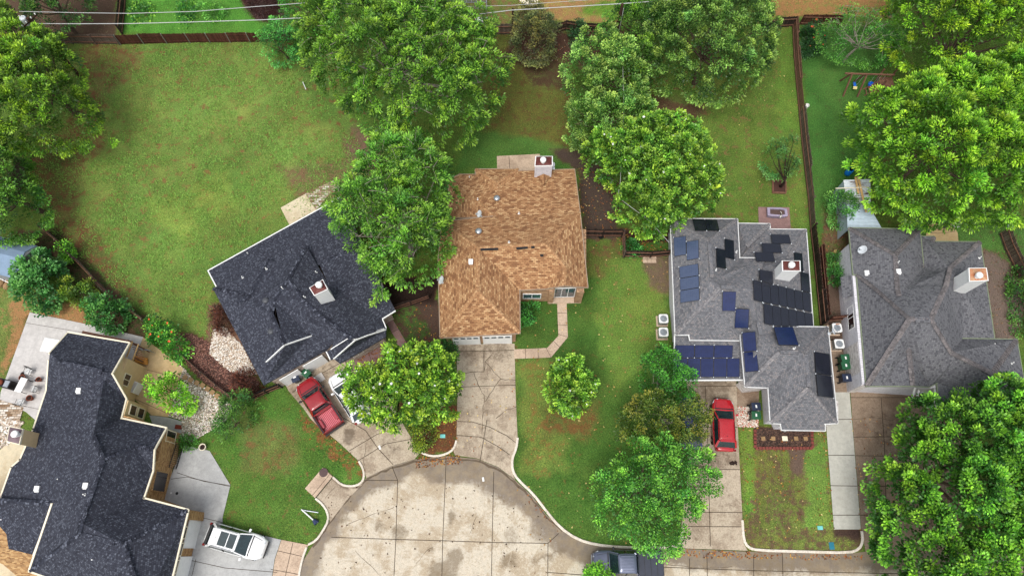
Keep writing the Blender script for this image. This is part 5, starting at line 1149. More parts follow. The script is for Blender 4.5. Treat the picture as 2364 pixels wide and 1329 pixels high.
    if extras == 'ribroof':
        for k in range(6): mb = MB(); y_ = (k - 2.5) * tw * .30; mb.bar((wst - .18, y_, H_ + .012), (rtop + .15, y_, H_ + .012), .06, .02); mb.build('roof_rib', body, t, bevel=.008, world=False)
    return t
vehicle('pickup_truck', 'crimson pickup with an open ribbed bed beside the bins', 'pickup truck', (702, 879), (772, 988), 1.95, 1.78, M_redwine, 'pickup', None, 'ribs', M_redbed)
vehicle('pickup_truck', 'blue grey pickup with a covered bed parked at the kerb', 'pickup truck', (1367, 1299), (1528, 1299), 1.92, 1.82, M_gun, 'pickup', None, 'ribroof', M_bedliner)
vehicle('parked_car', 'bright red hatchback parked on the concrete driveway', 'car', (1667, 919), (1673, 1041), 1.86, 1.62, M_red, 'suv', None, 'rails')
vehicle('parked_car', 'white car with a glass sunroof on the smooth grey driveway', 'car', (612, 1268), (480.5, 1231), 1.92, 1.62, M_pearl, 'suv', None, 'sunroof')
vehicle('parked_car', 'white car half hidden under the flowering tree', 'car', (774, 862), (842, 968), 1.9, 1.55, M_pearl, 'suv', None, 'rails')
vehicle('parked_car', 'dark blue car almost hidden under the green driveway tree', 'car', (1589, 916), (1594, 1038), 1.86, 1.5, M_bluecar, 'suv', None, 'rails')

# ---------------------------------------------------------------- bins and air conditioners
M_gbin = plain('green_bin_plastic', lin(30, 84, 54), .45); M_nbin = plain('navy_bin_plastic', lin(34, 44, 66), .45)
def bin_(px, py, rz, m, label, grp='wheeled bins'):
    c = P(px, py, .6); t = thing('wheelie_bin', (c.x, c.y, .03), label, 'bin', grp, R(rz))
    mb = MB(); k = 0
    for z, s_ in ((.05, .46), (.95, .60)): mb.v += [(-s_ / 2, -s_ / 2 * 1.05, z), (s_ / 2, -s_ / 2 * 1.05, z), (s_ / 2, s_ / 2 * 1.2, z), (-s_ / 2, s_ / 2 * 1.2, z)]
    mb.f = [(3, 2, 1, 0), (4, 5, 6, 7), (0, 1, 5, 4), (1, 2, 6, 5), (2, 3, 7, 6), (3, 0, 4, 7)]; mb.build('bin_body', m, t, bevel=.04, world=False)
    mb = MB(); mb.box((0, .0, 1.0), (.66, .76, .07)); mb.box((0, -.02, 1.045), (.44, .50, .04)); ld = mb.build('lid', m, t, bevel=.03, world=False)
    mb = MB(); mb.box((0, .02, 1.068), (.24, .13, .008)); mb.build('lid_sticker', M_white, ld, world=False)
    mb = MB(); mb.tube([(-.26, .42, .98), (-.26, .50, 1.0), (.26, .50, 1.0), (.26, .42, .98)], .02, 6); mb.build('handle', M_black, t, world=False)
    for s_ in (-1, 1): mb = MB(); mb.lathe((s_ * .27, .34, .13), [(.03, -.03), (.13, -.03), (.13, .03), (.03, .03)], 14, Matrix.Rotation(R(90), 3, 'Y')); mb.build('wheel', M_tyre, t, world=False)
bin_(684, 874, 28, M_nbin, 'dark navy bin left of a green one by the garage door'); bin_(709, 863, 50, M_gbin, 'green bin beside the navy bin above the crimson pickup')
bin_(1742, 940, 92, M_nbin, 'navy bin against the whitewashed brick wall'); bin_(1742, 960, 88, M_gbin, 'green bin on the pebble patch by the brick wall')
bin_(1947, 829, 95, M_gbin, 'upper green bin of the three in the side passage'); bin_(1948, 846, 94, M_gbin, 'lower green bin of the three in the side passage'); bin_(1950, 874, 90, M_nbin, 'navy bin at the bottom of the side passage row')
def acunit(px, py, label, rust=False, tall=.85):
    c = P(px, py, tall); t = thing('air_conditioner', (c.x, c.y, .0), label, 'air conditioner', 'outdoor air conditioning units'); h = .41
    mb = MB(); mb.box((0, 0, .04), (1.0, 1.0, .1)); mb.build('pad', M_walk, t, world=False)
    mb = MB(); mb.box((0, 0, .09 + (tall - .12) / 2), (h * 1.9, h * 1.9, tall - .14)); b = mb.build('cabinet', M_metal, t, bevel=.04, world=False)
    for k in range(9): mb = MB(); z = .16 + k * (tall - .25) / 9; 
    mb = MB()
    ro = [(h * math.copysign(min(1, abs(math.cos(a)) * 1.25), math.cos(a)), h * math.copysign(min(1, abs(math.sin(a)) * 1.25), math.sin(a))) for a in [2 * math.pi * k / 32 for k in range(32)]]
    ri = [(.31 * math.cos(2 * math.pi * k / 32), .31 * math.sin(2 * math.pi * k / 32)) for k in range(32)]
    for z, r_ in ((tall, ro), (tall, ri), (tall - .07, ri), (tall - .07, ro)): mb.v += [(x_, y_, z) for x_, y_ in r_]
    for s_ in range(4):
        for i in range(32): j = (i + 1) % 32; a = s_ * 32; b2 = ((s_ + 1) % 4) * 32; mb.f.append((a + i, a + j, b2 + j, b2 + i))
    mb.build('top_cover', M_rust2 if False else M_white, t, world=False)
    mb = MB(); mb.lathe((0, 0, tall - .16), [(.30, 0), (.30, .01)], 24); mb.build('fan_well', M_black, t, world=False)
    mb = MB()
    for k in range(4):
        a = R(90 * k + 20); mb.poly([(.04 * math.cos(a), .04 * math.sin(a), tall - .06), (.27 * math.cos(a - .35), .27 * math.sin(a - .35), tall - .08), (.27 * math.cos(a + .35), .27 * math.sin(a + .35), tall - .05)])
    mb.lathe((0, 0, tall - .07), [(.07, 0), (.07, .05), (.03, .06)], 12); mb.build('fan', M_metal, t, world=False)
    gb = MB()
    for k in range(12): a = 2 * math.pi * k / 12; gb.bar((.05 * math.cos(a), .05 * math.sin(a), tall + .005), (.31 * math.cos(a), .31 * math.sin(a), tall + .0), .01, .01)
    gb.build('guard', M_metal, t, world=False)
    if rust: mb = MB(); mb.box((.1, .33, tall + .004), (.34, .1, .006)); mb.build('rust_stain', M_rust2, t, world=False)
acunit(1532, 735, 'upper one of two condensers left of the solar roof'); acunit(1532, 766, 'lower one of two condensers left of the solar roof')
acunit(1933, 756, 'condenser with a rusty corner in the side passage', True); acunit(1938, 793, 'clean condenser nearer the bins in the side passage')
t = thing('utility_cabinet', P(318, 897, 0), 'white box unit against the stucco wall', 'utility box'); M_ = Matrix.Rotation(R(-20), 3, 'Z')
mb = MB(); mb.box(t.location + Vector((0, 0, .55)), (.8, .95, 1.0), M_); mb.build('cabinet', M_white, t, bevel=.03); mb = MB(); mb.box(t.location + Vector((0, 0, 1.06)), (.7, .8, .03), M_); mb.build('lid', M_greypatio, t)

# ---------------------------------------------------------------- fences
def fence(label, line, mat, h=1.75, post=2.4, rail=True, jit=.04, grp=None, postm=None, pick=.14):
    p = [P(a, b, 0) for a, b in line]; t = thing('fence', p[0], label, 'fence', grp); pts = []
    for a, b in zip(p, p[1:]):
        n = max(1, round((b - a).length / post))
        for k in range(n): pts.append(a.lerp(b, k / n))
    pts.append(p[-1])
    for a, b in zip(pts, pts[1:]):
        d = (b - a); L = d.length; d.normalize(); nr = Vector((-d.y, d.x, 0)); mb = MB(); n = max(1, int(L / pick)); w = L / n
        lean = random.uniform(-jit, jit) * 2
        for k in range(n):
            c = a + d * (k + .5) * w; hh = h + random.uniform(-jit, jit); q = nr * (.012 if k % 2 else -.012)
            mb.v += [tuple(c + d * sx * w * .485 + q + nr * sy + Vector((0, 0, z)) + nr * (lean * z / h)) for z in (.02, hh) for sx, sy in ((-1, -.01), (1, -.01), (1, .01), (-1, .01))]
            o = len(mb.v) - 8; mb.f += [tuple(o + i for i in q_) for q_ in ((3, 2, 1, 0), (4, 5, 6, 7), (0, 1, 5, 4), (1, 2, 6, 5), (2, 3, 7, 6), (3, 0, 4, 7))]
        mb.build('board_panel', mat, t)
        if rail:
            for z in (.35, h - .3): mb = MB(); mb.bar(a - nr * .06 + Vector((0, 0, z)), b - nr * .06 + Vector((0, 0, z)), .045, .09); mb.build('rail', M_oldwood if postm is None else mat, t)
    for q in pts: mb = MB(); mb.bar(q - Vector((0, 0, .05)) - Vector((.0, .07, 0)), q + Vector((0, -.07, h + .05)), .09 if postm is None else .06, .09 if postm is None else .06, Vector((0, 1, 0))); mb.build('post', postm or mat, t)
    return t
fence('long red brown fence with silver posts behind the big field', [(280, 103), (440, 99), (625, 97), (705, 92)], M_fence2, 1.45, postm=M_metal)
fence('grey brown fence at the upper left behind the pole', [(60, 104), (170, 101), (277, 103)], M_fence1, 1.45)
fence('dark board fence running up to the top edge', [(284, 80), (290, 20), (293, -20)], M_fence3, 1.5)
fence('weathered fence behind the small olive tree', [(1060, 80), (1180, 80), (1240, 80)], M_fence1, 1.5)
fence('sagging dark fence right of the olive tree', [(1285, 76), (1305, 70), (1340, 76), (1385, 78), (1425, 74)], M_fence3, 1.45)
fence('black fence at the top right corner of the solar yard', [(1770, 66), (1830, 62)], M_fence3, 1.5)
fence('red brown fence behind the sparse tree', [(1844, 58), (1935, 60)], M_fence2, 1.5)
fence('long brown fence down the right side of the solar yard', [(1829, 64), (1832, 130), (1838, 200), (1844, 262)], boards('warm_brown_fence_boards', lin(112, 80, 66), lin(134, 100, 84), .14), 1.6)
fence('leaning grey fence along the middle right yard', [(1844, 264), (1850, 330), (1858, 400), (1866, 470), (1870, 530)], M_fence1, 1.6, jit=.08)
fence('old grey fence between the solar roof and the passage', [(1870, 532), (1878, 600), (1886, 680), (1893, 752)], M_fence3, 1.6, jit=.1)
fence('low fence with pale rails beside the passage dirt', [(1889, 575), (1896, 650), (1904, 732)], M_fence2, 1.2, 1.8)
fence('grey fence running diagonally below the left trees', [(112, 536), (150, 568), (185, 604)], M_fence1, 1.6)
fence('grey fence sagging down to the red flowered bush', [(186, 606), (230, 652), (280, 700), (342, 745)], M_fence1, 1.3, jit=.08)
fence('low grey edging fence between mulch and pebbles', [(425, 822), (470, 862), (505, 892), (540, 918)], M_fence1, .8)
fence('black fence below the corner of the navy roof', [(590, 919), (620, 906), (652, 893)], plain('black_fence_panel', lin(16, 16, 20), .6), 1.2)
fence('low dark fence with a white rail between two houses', [(912, 716), (950, 703), (992, 688)], M_fence3, 1.1)
fence('brown fence from the brown roof to the planted corner', [(1345, 545), (1390, 546), (1434, 546)], M_fence3, 1.5)
fence('short side of the planted corner fence', [(1437, 546), (1438, 592)], M_fence1, 1.5)
fence('front of the planted corner fence', [(1440, 593), (1500, 594), (1546, 590)], M_fence3, 1.4)
fence('old wooden fence at the right edge', [(2306, 540), (2318, 575), (2336, 612), (2350, 640)], M_fence1, 1.6)
fence('wooden gate panels between condensers and wall', [(1906, 742), (1946, 738)], M_fence2, 1.5)
fence('half hidden grey fence under the left trees', [(60, 380), (52, 420), (46, 450)], M_fence1, 1.5)
fence('fence piece glimpsed between two big trees', [(1492, 262), (1494, 235), (1497, 200)], M_fence1, 1.6)
# iron gate
t = thing('iron_gate', P(412, 1055, 0), 'black iron gate at the brick entry', 'gate'); a, b = P(424, 1030, 0), P(408, 1082, 0); mb = MB()
for z in (.12, 1.35): mb = MB(); mb.bar(a + Vector((0, 0, z)), b + Vector((0, 0, z)), .05); mb.build('gate_rail', M_blackmetal, t)
for k in range(13): mb = MB(); q = a.lerp(b, k / 12); mb.bar(q, q + Vector((0, 0, 1.5)), .03, .03, Vector((0, 1, 0))); mb.build('gate_bar', M_blackmetal, t)

# ---------------------------------------------------------------- utility poles and cables
def pole(px, py, z, label, r=.15, arm=None, base=None):
    q = P(px, py, z); t = thing('utility_pole', (q.x, q.y, 0), label, 'utility pole', 'wooden utility poles')
    mb = MB(); mb.tube([(q.x, q.y, -.1), (q.x, q.y, z * .5), (q.x, q.y, z)], r * 1.25, 10, r * .85); mb.build('shaft', M_pole, t)
    if arm:
        d = Vector((math.cos(R(arm)), math.sin(R(arm)), 0)); mb = MB(); mb.bar(q - d * .9 - Vector((0, 0, .4)), q + d * .9 - Vector((0, 0, .4)), .1, .12); a = mb.build('crossarm', M_pole, t)
        for k in (-.8, -.3, .3, .8): mb = MB(); mb.lathe(q + d * k + Vector((0, 0, -.35)), [(.03, 0), (.06, .08), (.03, .12), (.06, .18), (.02, .22)], 8); mb.build('insulator', M_white, a)
    return t, q
pole1, q1 = pole(62, 42, 8.6, 'pole with a pale transformer at the upper left', .15, 60)
mb = MB(); c = q1 + Vector((-.55, .15, -1.0)); mb.lathe(c, [(.26, 0), (.29, .04), (.29, .82), (.25, .9), (.08, .93)], 18); tr = mb.build('transformer', M_dish, pole1, smooth=False)
for s_ in (-.12, .12): mb = MB(); mb.lathe(c + Vector((s_, 0, .92)), [(.05, 0), (.05, .08), (.03, .1), (.05, .16), (.02, .24)], 8); mb.build('bushing', M_white, tr)
pole(735, 8, 8.4, 'pole hidden behind the crown of the big middle tree'); p4, q4 = pole(1437, 10, 8.2, 'dark pole with a white conduit at the top edge', .16)
mb = MB(); mb.tube([q4 + Vector((.17, -.12, -.4)), q4 + Vector((.17, -.12, -8.1))], .035, 8); mb.build('conduit', M_wire, p4)
pole(1184, 20, 2.6, 'short dark post beside the upper middle fence', .12)
def cable(label, pl, z, r=.028):
    pts = [P(a, b, zz) for (a, b), zz in zip(pl, z if isinstance(z, (list, tuple)) else [z] * len(pl))]; q = []
    for a, b in zip(pts, pts[1:]):
        n = max(2, int((b - a).length / 2)); q += [a.lerp(b, k / n) for k in range(n)]
    q.append(pts[-1]); mb = MB(); mb.tube(q, r, 6); o = mb.build('power_cable', M_wire); tag(o, label, 'cable', 'overhead cables')
cable('upper thin cable from the transformer pole to the top edge', [(45, 27), (180, 30), (300, 31.5), (450, 27), (600, 15), (735, 5)], 8.2)
cable('lower thick cable across the upper left yards', [(82, 55), (180, 55.5), (300, 55), (450, 51), (600, 46.5), (735, 40)], 7.6, .035)
cable('thick cable to the pole with the white conduit', [(1070, 38), (1180, 24), (1300, 17), (1435, 9), (1640, -6)], [7.7, 7.6, 7.6, 7.7, 7.9], .04)
cable('thin upper cable right of the middle tree', [(735, 5), (850, 12), (1060, 16), (1180, 13), (1290, 5), (1440, -5)], 8.1, .02)
cable('slack service drop from the conduit to the solar roof', [(1437, 112), (1440, 250), (1432, 420), (1426, 455), (1500, 510), (1545, 560)], [6.6, 5.4, 4.2, 4.0, 3.4, 3.1], .02)

# ---------------------------------------------------------------- yard things
def simple(name, label, cat, build, group=None):
    pass
# swing set
a, b = P(1951, 170, 2.35), P(2066, 173.5, 2.35); t = thing('swing_set', P(1985, 200, 0), 'brown timber swing set in the right yard', 'swing set')
mb = MB(); mb.bar(a, b, .12, .14); mb.build('beam', M_oldwood, t)
for px in (1967, 2001):
    top = a.lerp(b, (px - 1951) / 115.)
    for s_, dx in ((-1, 0), (1, 0)):
        mb = MB(); mb.bar(Vector((top.x + dx, top.y + s_ * .95, 0)), top + Vector((0, s_ * .05, .02)), .13, .13, Vector((1, 0, 0))); mb.build('leg', M_oldwood, t)
tw0 = Vector((b.x - 1.0, b.y - .7, 0)); 
for dx in (0, 1.3):
    for dy in (0, 1.3): mb = MB(); mb.bar(tw0 + Vector((dx, dy, 0)), tw0 + Vector((dx, dy, 2.5)), .12, .12, Vector((0, 1, 0))); mb.build('tower_post', M_oldwood, t)
for k in range(7): mb = MB(); mb.bar(tw0 + Vector((-.05, .1 + k * .18, 1.35)), tw0 + Vector((1.35, .1 + k * .18, 1.35)), .14, .04); mb.build('deck_board', M_oldwood, t)
for k in range(5): mb = MB(); mb.bar(tw0 + Vector((-.9 + k * .18, -.02, .25 + k * .26)), tw0 + Vector((-.9 + k * .18, .75, .25 + k * .26)), .1, .05); mb.build('ladder_rung', M_oldwood, t)
for yy in (0, .75): mb = MB(); mb.bar(tw0 + Vector((-1.05, yy, 0)), tw0 + Vector((0, yy, 1.4)), .09, .09); mb.build('ladder_rail', M_oldwood, t)
M_blue = plain('blue_play_plastic', lin(20, 96, 200), .4); M_redp = plain('red_play_plastic', lin(200, 24, 40), .4); M_yel = plain('cream_play_plastic', lin(220, 205, 140), .4)
def seat(px, py, m, m2, kind, label):
    c = P(px, py, .55); u = Vector((0, a.y - c.y, 0)); q = Vector((c.x, a.y, .5)); s = thing('hanging_swing', (q.x, q.y, .5), label, 'swing', 'swings on the timber frame')
    for s_ in (-1, 1): mb = MB(); mb.tube([q + Vector((s_ * .2, 0, .05)), q + Vector((s_ * .22, 0, 1.85))], .012, 5); mb.build('chain', M_wire, s)
    mb = MB()
    if kind == 'bucket':
        mb.lathe(q, [(.14, 0), (.24, .05), (.27, .28), (.22, .28), (.19, .08), (.05, .05)], 14); mb.build('bucket', m, s); mb = MB(); mb.box(q + Vector((0, -.27, .1)), (.28, .1, .14)); mb.build('front_bar', m2, s, bevel=.02)
    elif kind == 'rider':
        mb.box(q + Vector((0, .1, .05)), (.26, .5, .14)); mb.build('back', m, s, bevel=.05); mb = MB(); mb.box(q + Vector((0, -.3, .0)), (.34, .34, .1)); mb.bar(q + Vector((-.25, -.4, 0)), q + Vector((.25, -.2, 0)), .1, .08); mb.build('foot_rest', m2, s, bevel=.03)
    else: mb.box(q, (.46, .18, .05)); mb.build('plank', m, s, bevel=.02)
seat(1972, 190, M_blue, M_yel, 'rider', 'blue and cream glider swing nearest the left legs'); seat(2006, 185, M_blue, M_redp, 'bucket', 'blue bucket swing with a red bar'); seat(2022, 193, M_redp, M_redp, 'plank', 'flat red swing next to the ladder')
# corrugated lean-to behind the slate roofed house
t = thing('metal_shed', P(1960, 500, 0), 'rusty corrugated metal lean-to with lumber on top', 'shed')
wm = NT('rusty_corrugated_iron'); g_ = wm.n('ShaderNodeNewGeometry').outputs['Position']; nz = wm.noise(g_, 1.1, 5, .7)
mpn = wm.n('ShaderNodeMapping'); mpn.inputs['Scale'].default_value = (.5, 5, 1); wm.l(g_, mpn.inputs[0]); nz2 = wm.noise(mpn.outputs[0], 1.2, 4, .7)
cc_ = wm.mix(wm.mr(nz2, .52, .58, 0, 1), lin(206, 210, 214), lin(84, 46, 36)); M_corr = wm.done(wm.mix(wm.mr(nz, .45, .55, 0, .5), cc_, lin(190, 200, 208)), .5, .4, .2)
M_corr2 = plain('blue_grey_metal_sheet', lin(176, 190, 200), .5, .4, .3, .08)
def corr(q, z, m, n=26, nm='roof_sheet'):
    mb = MB(); q = [P(a_, b_, z_) for (a_, b_), z_ in zip(q, z)]
    for i in range(n):
        for k in (0, 1):
            tt = (i + k * .5) / n; l = q[0].lerp(q[3], tt); r = q[1].lerp(q[2], tt); dz = Vector((0, 0, .05 * (1 - k))); mb.v += [tuple(l + dz), tuple(r + dz)]
    for i in range(2 * n - 1): mb.f.append((2 * i, 2 * i + 2, 2 * i + 3, 2 * i + 1))
    return mb.build(nm, m, t)
corr([(1947, 416), (2009, 414), (2010, 472), (1955, 472)], [2.2, 2.2, 2.1, 2.1], M_corr, 16); corr([(1955, 472), (2004, 472), (2040, 535), (1956, 535)], [2.2, 2.2, 2.2, 2.2], M_corr2, 20)
for f_ in ([(1947, 418, 2.1), (1955, 472, 2.1), (1957, 530, 2.1)],):
    for (x0, y0, z0), (x1, y1, z1) in zip(f_, f_[1:]):
        mb = MB(); u, v = P(x0, y0, z0), P(x1, y1, z1); o = Vector((.05, 0, 0)); mb.poly([u, Vector((u.x, u.y, 0)), Vector((v.x, v.y, 0)), v]); mb.poly([v + o, Vector((v.x, v.y, 0)) + o, Vector((u.x, u.y, 0)) + o, u + o]); mb.build('side_sheet', M_corr2, t)
for u, v, m, lb in (((1975, 409), (1982, 448), M_wood, 'short raw board at the top of the metal roof'), ((1981, 408), (2000, 490), M_wood, 'long raw board slanting down the metal roof'), ((1929, 435), (2006, 432), M_cream, 'thin pale pipe laid across the metal roof')):
    mb = MB(); mb.bar(P(*u, 2.36), P(*v, 2.36 if m is M_wood else 2.46), .2 if m is M_wood else .07, .05); o = mb.build('lumber_board', m); tag(o, lb, 'board', 'lumber on the metal roof')
# barrel, patio chair, pots
M_bar = plain('bright_blue_barrel', lin(18, 120, 214), .4)
t = thing('barrel', P(1955, 402, 0), 'bright blue barrel lying behind the metal lean-to', 'barrel'); mb = MB(); c = Vector(t.location); mb.lathe(c + Vector((0, 0, .02)), [(.27, 0), (.30, .2), (.31, .45), (.30, .7), (.27, .88)], 20); mb.build('drum', M_bar, t, smooth=True)
mb = MB(); mb.lathe(c + Vector((0, 0, .88)), [(.28, 0), (.28, .04), (.22, .045), (.21, .02)], 20); mb.build('rim', M_bar, t)
mb = MB(); mb.lathe(c + Vector((.08, .02, .9)), [(.06, 0), (.06, .03)], 10); mb.build('cap', M_black, t)
def chair(px, py, rz, label, m=M_white, frame=M_blackmetal, grp='patio chairs'):
    c = P(px, py, .3); t = thing('patio_chair', (c.x, c.y, .035), label, 'chair', grp, R(rz))
    for sx in (-.24, .24):
        for sy in (-.24, .24): mb = MB(); mb.tube([(sx, sy, 0), (sx, sy, .42 if sy < 0 else .9)], .016, 6); mb.build('leg', frame, t, world=False)
        mb = MB(); mb.tube([(sx * 1.1, -.24, .62), (sx * 1.1, .26, .64)], .018, 6); mb.build('armrest', frame, t, world=False)
    mb = MB(); mb.box((0, 0, .43), (.52, .52, .03)); mb.build('seat', m, t, world=False)
    for k in range(5): mb = MB(); mb.box((0, -.22 + k * .11, .452), (.50, .028, .01)); mb.build('seat_strap', frame, t, world=False)
    mb = MB(); mb.tube([(-.24, .26, .45), (-.26, .34, .95), (.26, .34, .95), (.24, .26, .45)], .018, 6); mb.build('back_frame', frame, t, world=False)
    for k in range(5): mb = MB(); x_ = -.18 + k * .09; mb.bar((x_, .28, .46), (x_ * 1.05, .34, .94), .025, .012); mb.build('back_slat', m if m is not M_white else frame, t, world=False)
chair(68, 858, -15, 'patio chair facing the camera above the white table'); chair(82, 899, -100, 'patio chair right of the white table'); chair(50, 929, 170, 'patio chair below the white table')
chair(2205, 522, -50, 'white slatted garden chair behind the slate roofed house', M_white, M_white)
t = thing('patio_table', P(57, 891, .3), 'white rectangular table on the left patio', 'table', None, R(-14)); t.location.z = .035
mb = MB(); mb.box((0, 0, .74), (.62, 1.25, .05)); mb.build('tabletop', M_white, t, bevel=.02, world=False)
for sx in (-.26, .26):
    for sy in (-.55, .55): mb = MB(); mb.bar((sx, sy, 0), (sx, sy, .72), .05, .05, Vector((0, 1, 0))); mb.build('leg', M_blackmetal, t, world=False)
t = thing('patio_table', P(2178, 520, .3), 'small dark table beside the white garden chair', 'table'); t.location.z = .04; mb = MB(); mb.box((0, 0, .5), (.85, .85, .05)); mb.build('tabletop', plain('dark_table', lin(74, 62, 62), .6), t, bevel=.02, world=False)
for sx in (-.36, .36):
    for sy in (-.36, .36): mb = MB(); mb.bar((sx, sy, 0), (sx, sy, .48), .05, .05, Vector((0, 1, 0))); mb.build('leg', M_blackmetal, t, world=False)
M_terra = plain('terracotta', lin(120, 60, 38), .8)
def pot(px, py, r, h, m, label, plant=None):
    c = P(px, py, h * .6); t = thing('plant_pot', (c.x, c.y, .03), label, 'pot', 'pots on the left patio'); mb = MB(); mb.lathe((0, 0, 0), [(r * .65, 0), (r, h * .9), (r * 1.1, h * .9), (r * 1.1, h), (r * .9, h), (r * .85, h * .85)], 16); mb.build('pot', m, t, world=False)
    mb = MB(); mb.lathe((0, 0, h * .82), [(r * .84, 0), (r * .8, .02), (.01, .03)], 12); mb.build('soil', M_darkbark, t, world=False)
pot(53, 872, .24, .4, M_terra, 'terracotta pot at the top corner of the white table'); pot(91, 876, .2, .35, M_terra, 'terracotta pot right of the white table'); pot(41, 897, .19, .35, M_black, 'dark pot left of the white table'); pot(70, 919, .24, .4, M_terra, 'terracotta pot below the white table')
pot(53, 863, .17, .1, M_greytrim, 'flat grey dish beside the upper patio chair'); pot(84, 878, .12, .2, M_metal, 'small metal pot beside the right terracotta pot')
pot(469, 1032, .27, .45, M_cream, 'cream flower pot at the tip of the grey driveway'); pot(2331, 522, .22, .4, M_dish, 'pale pot near the fence at the right edge')
t = thing('outdoor_oven', P(18, 887, .4), 'black grill with a domed copper lid on the left patio', 'grill', None, R(-14)); t.location.z = .03
mb = MB(); mb.box((0, 0, .45), (1.1, .72, .86)); mb.build('cabinet', M_black, t, bevel=.03, world=False); mb = MB(); mb.lathe((-.28, 0, .88), [(.26, 0), (.25, .12), (.18, .22), (.05, .27)], 16); mb.build('dome', M_terra, t, smooth=True, world=False)
mb = MB(); mb.box((.28, 0, .9), (.42, .55, .05)); mb.build('grate', M_metal, t, world=False); mb = MB(); mb.box((.28, -.30, .8), (.36, .05, .16)); mb.build('knob_panel', M_greytrim, t, world=False)
# white mat and lean-to lumber
mb = MB(); q = [P(a_, b_, .045) for a_, b_ in ((104, 779), (146, 786), (128, 815), (92, 810))]; mb.poly(q[::-1]); mb.poly([v + Vector((0, 0, .05)) for v in q]);
for i in range(4): mb.poly([q[i], q[(i + 1) % 4], q[(i + 1) % 4] + Vector((0, 0, .05)), q[i] + Vector((0, 0, .05))])
o = mb.build('white_sheet', M_white); tag(o, 'white board lying on the pale patio slab', 'board')
t = thing('lean_to', P(325, 815, 0), 'open timber lean-to frame at the corner of the big house', 'lean-to')
for k in range(7): mb = MB(); u = P(300 + k * 2.4, 789 + k * 5.5, 2.2); v = P(320 + k * 2.2, 795 + k * 5.6, 2.0); mb.bar(u, v, .05, .1); mb.build('rafter', M_oldwood, t)
for u, v in (((306, 788), (292, 824)), ((320, 794), (306, 832))): mb = MB(); mb.bar(P(*u, 2.28), P(*v, 2.28), .09, .09); mb.build('beam', M_wood, t)
mb = MB(); mb.bar(P(190, 766, 2.2), P(306, 790, 2.2), .22, .06); mb.build('fascia_board', M_oldwood, t)
for u in ((345, 812), (336, 838), (322, 800)): mb = MB(); w_ = P(*u, 0); mb.bar(w_, w_ + Vector((0, 0, 2.0)), .09, .09, Vector((0, 1, 0))); mb.build('post', M_oldwood, t)
t = thing('log_stack', P(325, 836, 0), 'stack of sawn orange timber beside the stucco wall', 'timber stack'); 
for k in range(6): mb = MB(); z_ = .15 + (k // 3) * .22; y0 = (k % 3) * 5; mb.tube([P(312, 823 + y0, z_), P(340, 829 + y0, z_)], .11, 8); mb.build('log', plain('orange_timber', lin(200, 140, 70), .8, .2, 0, .2, 5.0), t)
t = thing('bicycle_rack', P(335, 808, 0), 'silver metal frame under the lean-to', 'metal frame')
for k in range(3): mb = MB(); w_ = P(322 + k * 6, 808 + k * 2, .1); mb.tube([w_, w_ + Vector((0, 0, .8)), w_ + Vector((.9, -.1, .8)), w_ + Vector((.9, -.1, 0))], .03, 6); mb.build('hoop', M_metal, t)
# barn shed at left edge
t = thing('garden_shed', P(40, 600, 0), 'blue grey roofed barn shed at the left edge', 'shed')
M_shed = plain('blue_grey_roll_roof', lin(120, 140, 162), .8, .3, 0, .1, 1.2); M_shedw = plain('grey_shed_wall', lin(140, 142, 146), .8)
sv = [(-70, 528, 2.0), (-70, 548, 2.9), (-70, 568, 3.2), (-70, 588, 2.9), (-70, 618, 2.0)]; ev = [(85, 567, 2.0), (57, 582, 2.9), (50, 597, 3.2), (44, 613, 2.9), (41, 644, 2.0)]
for i in range(4):
    mb = MB(); q = [P(*sv[i]), P(*ev[i]), P(*ev[i + 1]), P(*sv[i + 1])]; mb.poly(q[::-1]); mb.poly([v - Vector((0, 0, .06)) for v in q]); mb.build('roof_slope', M_shed, t)
mb = MB(); q = [P(*v) - Vector((0, 0, .08)) for v in ev]; mb.poly([Vector((q[0].x, q[0].y, 0))] + q + [Vector((q[-1].x, q[-1].y, 0))]); mb.build('end_wall', M_shedw, t)
e_ = [P(*v) for v in sv]; mb = MB(); mb.poly([q[-1], Vector((q[-1].x, q[-1].y, 0)), Vector((e_[-1].x, e_[-1].y, 0)), e_[-1]]); mb.build('side_wall', M_shedw, t)
mb = MB(); d0 = P(75, 600, 0); mb.box(d0 + Vector((.1, 0, .9)), (.08, .9, 1.8), rz=-.5); mb.build('door', M_wood, t)
t = thing('tarp_heap', P(96, 590, 0), 'black plastic sheets heaped beside the barn shed', 'tarp'); mb = MB()
for k in range(3): c = P(92 + k * 5, 582 + k * 5, .3); mb = MB(); mb.lathe(c, [(.5, -.3), (.55, -.05), (.4, .2 + .1 * k), (.1, .3)], 7, Matrix.Rotation(k * .7, 3, 'X') @ Matrix.Diagonal((1.2, .8, 1))); mb.build('sheet', M_black, t, bevel=.05)
for i, (px, py) in enumerate(((10, 641), (24, 648), (2, 655), (16, 660))):
    mb = MB(); c = P(px, py, .25); mb.lathe(c, [(.2, -.25), (.34, -.1), (.34, .15), (.2, .27), (.04, .3)], 10, Matrix.Rotation(.5 * i, 3, 'Z') @ Matrix.Diagonal((1.1, .8, 1))); o = mb.build('stone_block', M_stone, smooth=False); tag(o, ['topmost', 'right hand', 'left hand', 'lowest'][i] + ' tan block in the pile below the barn shed', 'stone block', 'tan blocks by the shed')
t = thing('ladder', P(35, 650, 0), 'white ladder lying below the barn shed', 'ladder')
for o_ in (0, 9): mb = MB(); mb.bar(P(-5, 632 + o_, .5), P(45, 655 + o_, .5), .07, .05); mb.build('rail', M_white, t)
for k in range(7): mb = MB(); mb.bar(P(k * 7, 634.5 + k * 3.2, .5), P(k * 7 - 1, 643.5 + k * 3.2, .5), .04, .04); mb.build('rung', M_white, t)
